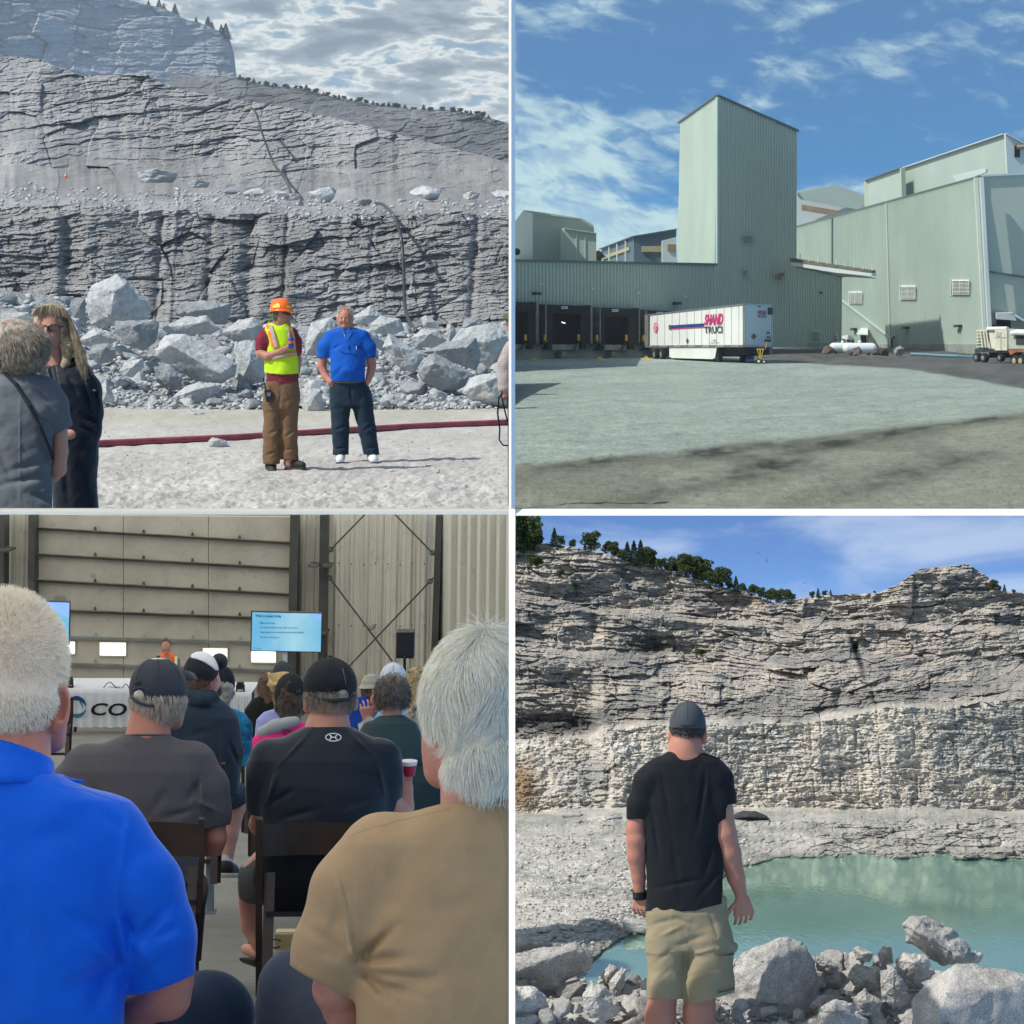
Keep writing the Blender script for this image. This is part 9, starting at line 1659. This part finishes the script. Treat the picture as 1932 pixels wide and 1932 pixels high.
bust(12.6, 'woman with long brown hair in a black jacket, third row', 985, 1010, 665, 34, 56, cl('jacket_black', (.010, .012, .011)), (918, 1080), 690, 880, hair=((.075, .038, .022), (.15, .08, .05), .3), hair_to=735)
bust(15.0, 'person in a dark grey cap beyond the straw hat', 1065, 1066, 612, 34, 44, cl('jacket_dark_grey', (.03, .035, .03)), (1020, 1110), 660, 800, hair=((.06, .05, .045), (.1, .09, .08), .2), hair_to=650, cap_=dict(m=plain('cap_dark_grey', (.045, .05, .055), .8), band=612))
def straw(f, hr):
    sm = mixmat('straw', (.58, .42, .20), (.42, .29, .13), .8, 40, .2, .003); S = f.sdf((990, 570, -110), (1150, 710, 110), 2.6); S.ell((1068, 640, 0), (46, 48, 56), k=2); S.cut((0, 655, 0), (0, 1, 0)); S.cone((1040, 598, 0), (1096, 596, 0), 8, 8, 4, k=6, op='s'); S.ell((1072, 652, 0), (66, 10, 96), k=6); S.cone((1016, 612, 0), (1032, 672, -20), 8, 9, 6.0, k=16); f.put('straw_hat', S, sm)
    line_part(f, 'hat_band', [(1068+47*math.sin(w), 646, -57*math.cos(w)) for w in np.linspace(-1.5, 1.5, 14)], 5, plain('band_white', (.6, .6, .62), .7))
bust(11.8, 'person in a straw cowboy hat and lavender shirt', 1010, 1062, 672, 38, 56, cl('shirt_lavender', (.30, .33, .62)), (958, 1110), 742, 900, hair=((.14, .085, .05), (.24, .15, .09), .3), hair_to=760, extra=straw)
def pink_extra(f, hr):
    S = f.sdf((960, 770, -110), (1180, 880, 40), 3.2); S.path([(990, 832, -40, 22), (1040, 808, -66, 26), (1110, 790, -64, 22)], k=10); f.put('hood', S, f.cloth('hood_grey', (.34, .34, .36)))
    line_part(f, 'back_emblem', [(1085+17*math.cos(w), 832+10*math.sin(w), -84) for w in np.linspace(0, 6.3, 20)], 2.2, plain('emblem_plum', (.16, .01, .06), .7)); line_part(f, 'back_emblem', [(1085+8*math.cos(w), 830+5*math.sin(w), -87) for w in np.linspace(0, 6.3, 16)], 1.8, plain('emblem_plum', (.16, .01, .06), .7))
bust(8.9, 'woman in a bright pink hooded top and black cap with curly dark hair', 1060, 1096, 700, 56, 82, cl('hoodie_pink', (.80, .025, .21), rough=.8), (944, 1240), 792, 1010, hair=((.030, .018, .014), (.075, .045, .035), .8), hair_to=796, cap_=dict(m=plain('cap_black_c', (.010, .011, .015), .75), band=738), extra=pink_extra)
def teal_extra(f, hr):
    S = f.sdf((1355, 690, -20), (1440, 850, 90), 3); S.path([(1380, 850, 60, 20), (1384, 800, 60, 18), (1390, 782, 60, 16)], k=5); hand(S, (1390, 784, 60), (-.12, -1, 0), (.9, 0, .2), 84, .35, (0, 0, -1), spread=.22); f.put('raised_hand', S, f.skin)
    S = f.sdf((1395, 640, 0), (1450, 780, 100), 3); S.ell((1428, 700, 42), (26, 50, 36)); S.cone((1404, 704, 50), (1400, 716, 52), 7, 8, k=6); f.put('face_side', S, f.skin); S = f.sdf((1415, 670, -40), (1460, 740, 30), 2.6); ear(S, 1440, 702, -6, 40, 3, -.2); f.put('ear', S, f.skin)
    line_part(f, 'glasses_arm', [(1448, 692, -20), (1420, 698, 20), (1400, 700, 50)], 2.2, M_blk); line_part(f, 'glasses_rim', [(1402+8*math.cos(w), 706+14*math.sin(w), 60) for w in np.linspace(0, 6.3, 16)], 2, M_blk)
    m = MB(); m.add([f.L(1350, 800, 30), f.L(1400, 770, 30), f.L(1426, 790, 34), f.L(1360, 850, 20)], [(0, 1, 2, 3)]); m.build('folded_paper', wht, f.root)
    S = f.sdf((1490, 930, -140), (1720, 1400, 160), 5); stack(S, [(960, 1590, 60, 0, 80), (1020, 1600, 100, 0, 110), (1390, 1600, 110, 0, 120)], 10, p=2.4); f.put('shirt_back', S, f.cloth('tshirt_teal_grey_low', (.022, .042, .052)))
bust(9.0, 'man with curly dark hair and glasses in a teal grey t-shirt raising a hand', 1465, 1480, 690, 64, 76, cl('tshirt_teal_grey', (.040, .068, .076), rough=.9), (1322, 1610), 768, 1140, hair=((.055, .045, .04), (.16, .14, .125), 1.0), hair_to=742, extra=teal_extra)
def bucket(f, hr):
    S = f.sdf((1340, 600, -70), (1450, 690, 70), 2.6); S.cone((1400, 630, 0), (1400, 655, 0), 30, 36, k=3); S.cut((0, 616, 0), (0, -1, 0)); S.cone((1400, 650, 0), (1400, 668, 0), 38, 50, k=3); S.cut((0, 668, 0), (0, 1, 0)); f.put('bucket_hat', S, f.cloth('hat_beige', (.36, .34, .28), fold=.3))
bust(13.0, 'person in a beige bucket hat and bright blue shirt', 1370, 1400, 672, 34, 46, cl('shirt_bright_blue', (.010, .05, .30)), (1312, 1450), 690, 840, hair=((.10, .06, .04), (.2, .13, .1), .2), hair_to=690, extra=bucket)
bust(11.0, 'person in a white mesh cap and light blue shirt behind the curly haired man', 1500, 1484, 640, 48, 64, cl('shirt_light_blue', (.20, .36, .56)), (1362, 1620), 742, 900, hair=((.2, .17, .14), (.3, .26, .22), .2), hair_to=690, cap_=dict(m=plain('cap_mesh_white', (.60, .64, .74), .7, .12, 18, .003), band=656))
def braid(f, hr):
    S = f.sdf((1520, 620, -60), (1600, 800, 30), 2.6)
    for i in range(9): S.ell((1553+4*(-1)**i, 640+i*16, -36), (15-i*.7, 11, 14), k=3)
    f.put('braid', S, hr); S = f.sdf((1510, 590, -50), (1640, 630, 50), 2.6); S.ell((1575, 606, 0), (38, 11, 36)); f.put('visor', S, M_blk)
bust(10.2, 'woman with a thick blond braid and a pale grey sweater', 1580, 1572, 655, 44, 66, cl('sweater_pale_grey', (.34, .34, .36)), (1530, 1700), 744, 900, hair=((.52, .40, .20), (.32, .23, .12), .5), hair_to=745, extra=braid)
def presenter():
    f = Fig('BL', 26.5, 'presenter with dark hair in an orange high visibility vest standing at the front', (630, 815), sk=(.50, .25, .18), red=.3)
    S = f.sdf((570, 466, -40), (700, 820, 40), 2.6); S.ell((626, 507, 0), (19, 28, 22)); S.cone((627, 525, 0), (630, 550, 0), 13, 18, k=5); face(f, S, 626, 510, 17, 26, -21, 0); stack(S, [(552, 631, 24, 0, 18), (680, 631, 34, 0, 24)], 8); S.path([(598, 660, 0, 9), (604, 690, -20, 9)], k=4); S.path([(664, 660, 0, 9), (658, 690, -20, 9)], k=4); f.put('body', S, f.skin); eyes(f, 626, 510, 17, 26, -21)
    S = f.sdf((570, 530, -50), (700, 690, 50), 2.4); stack(S, [(536, 630, 14, 0, 16), (550, 631, 38, 0, 24), (600, 632, 40, 0, 28), (680, 632, 40, 0, 28)], 5); S.path([(596, 560, 0, 12), (594, 640, 0, 12)], k=8); S.path([(668, 560, 0, 12), (670, 640, 0, 12)], k=8); f.put('shirt', S, f.cloth('shirt_grey_p', (.18, .18, .19)))
    S = f.sdf((580, 530, -50), (690, 690, 50), 2.2); stack(S, [(532, 630, 20, 0, 20), (548, 631, 38, 0, 27), (600, 632, 42, 0, 31), (680, 632, 42, 0, 31)], 4); S.cone((630, 530, -36), (632, 620, -40), 12, 4, 2, k=2, op='s'); f.put('safety_vest', S, plain('vest_orange_p', (.85, .12, .02), .6))
    for x in (598, 664): m = MB(); m.add([f.L(x-5, 545, -26), f.L(x+5, 545, -26), f.L(x+6, 640, -33), f.L(x-4, 640, -33)], [(0, 1, 2, 3)]); m.build('vest_stripe', plain('stripe_lime', (.70, .78, .35), .5), f.root)
    S = f.sdf((600, 470, -30), (655, 520, 34), 2.0); S.ell((626, 500, 4), (21, 26, 24)); S.cut((0, 492, -12), (0, .9, -1)); f.put('hair', S, hairm('hair_presenter', (.03, .02, .016), (.07, .05, .04), f.k))
    S = f.sdf((590, 670, -40), (680, 820, 40), 4); S.path([(618, 690, 0, 18), (616, 810, 0, 12)], k=6); S.path([(646, 690, 0, 18), (648, 810, 0, 12)], k=6); f.put('trousers', S, f.cloth('trousers_p', (.03, .035, .05)))
presenter()
# ================================================================== the white cross of walls that parts the four bays
WH = plain('white_paint', (.93, .93, .92), .55, .01, 2, spec=.3)
def frame():
    h = 12/FQ
    m = MB()   # ridge wall between hall and pit: thin at its near edge
    y0 = 2.05; y1 = 2.075
    def top(y, v=.5029): return -(v-VH)/F2*2*y/2*1.0
    zt = lambda y: -((.4971+.0004)-VH)/1*y/ (1/ (1/F2))**1 if 0 else -((.4974)-VH)*y/F2
    zb = lambda y: -(1.04-VH)*y/F2
    w = lambda y: h*y*.98
    m.hexa([(-w(y0), y0+.004, zb(y0)), (w(y0), y0, zb(y0)), (w(y1), y1, zb(y1)), (-w(y1), y1, zb(y1)), (-w(y0), y0+.004, zt(y0)), (w(y0), y0, zt(y0)), (w(y1), y1, zt(y1)), (-w(y1), y1, zt(y1))])
    return m
m = frame(); o = m.build('divider_post', WH); tag(o, 'slim white upright post between the meeting hall and the flooded quarry', 'post')
# upper post and right-hand beam
d = 33.2; w = 12/FQ*d
m = MB(); z0 = -(.498-VH)*d/F2; z1 = (VH+.02)*d/F2
m.slab([(-w, d-.01, z0), (-.25*w, d-w*1.6, z0), (w, d-.01, z0), (.3*w, d+w*1.5, z0)], (0, 0, 1), z1-z0); o = m.build('partition_post', WH); tag(o, 'slim white upright post between the quarry face and the plant yard', 'post')
m = MB(); za = -(.4969-VH)*d/F2; zb_ = -(.5031-VH)*d/F2
m.slab([(0, d-w*1.2, zb_), (0, d+.0, za), (0, d+w*1.5, za-.01), (0, d+w*1.5, zb_)], (1, 0, 0), 9.6); o = m.build('white_beam', WH); tag(o, 'white horizontal beam over the flooded quarry on the right', 'beam')

# air: thins and whitens the far quarry wall
hm = bpy.data.materials.new('haze_air'); hm.use_nodes = True; t = NT(hm.node_tree); t.n.clear(); o_ = t.new('ShaderNodeOutputMaterial'); pv = t.new('ShaderNodeVolumePrincipled')
pv.inputs['Density'].default_value = .00009; pv.inputs['Color'].default_value = (.82, .90, 1, 1); pv.inputs['Anisotropy'].default_value = .0; t.l.new(pv.outputs[0], o_.inputs['Volume'])
m = MB(); m.hexa([(-900, -8, -60), (900, -8, -60), (900, 2620, -60), (-900, 2620, -60), (-900, -8, 480), (900, -8, 480), (900, 2620, 480), (-900, 2620, 480)]); o = m.build('haze', hm); o['kind'] = 'stuff'; o['label'] = 'thin pale haze over the whole scene'; o['category'] = 'haze'
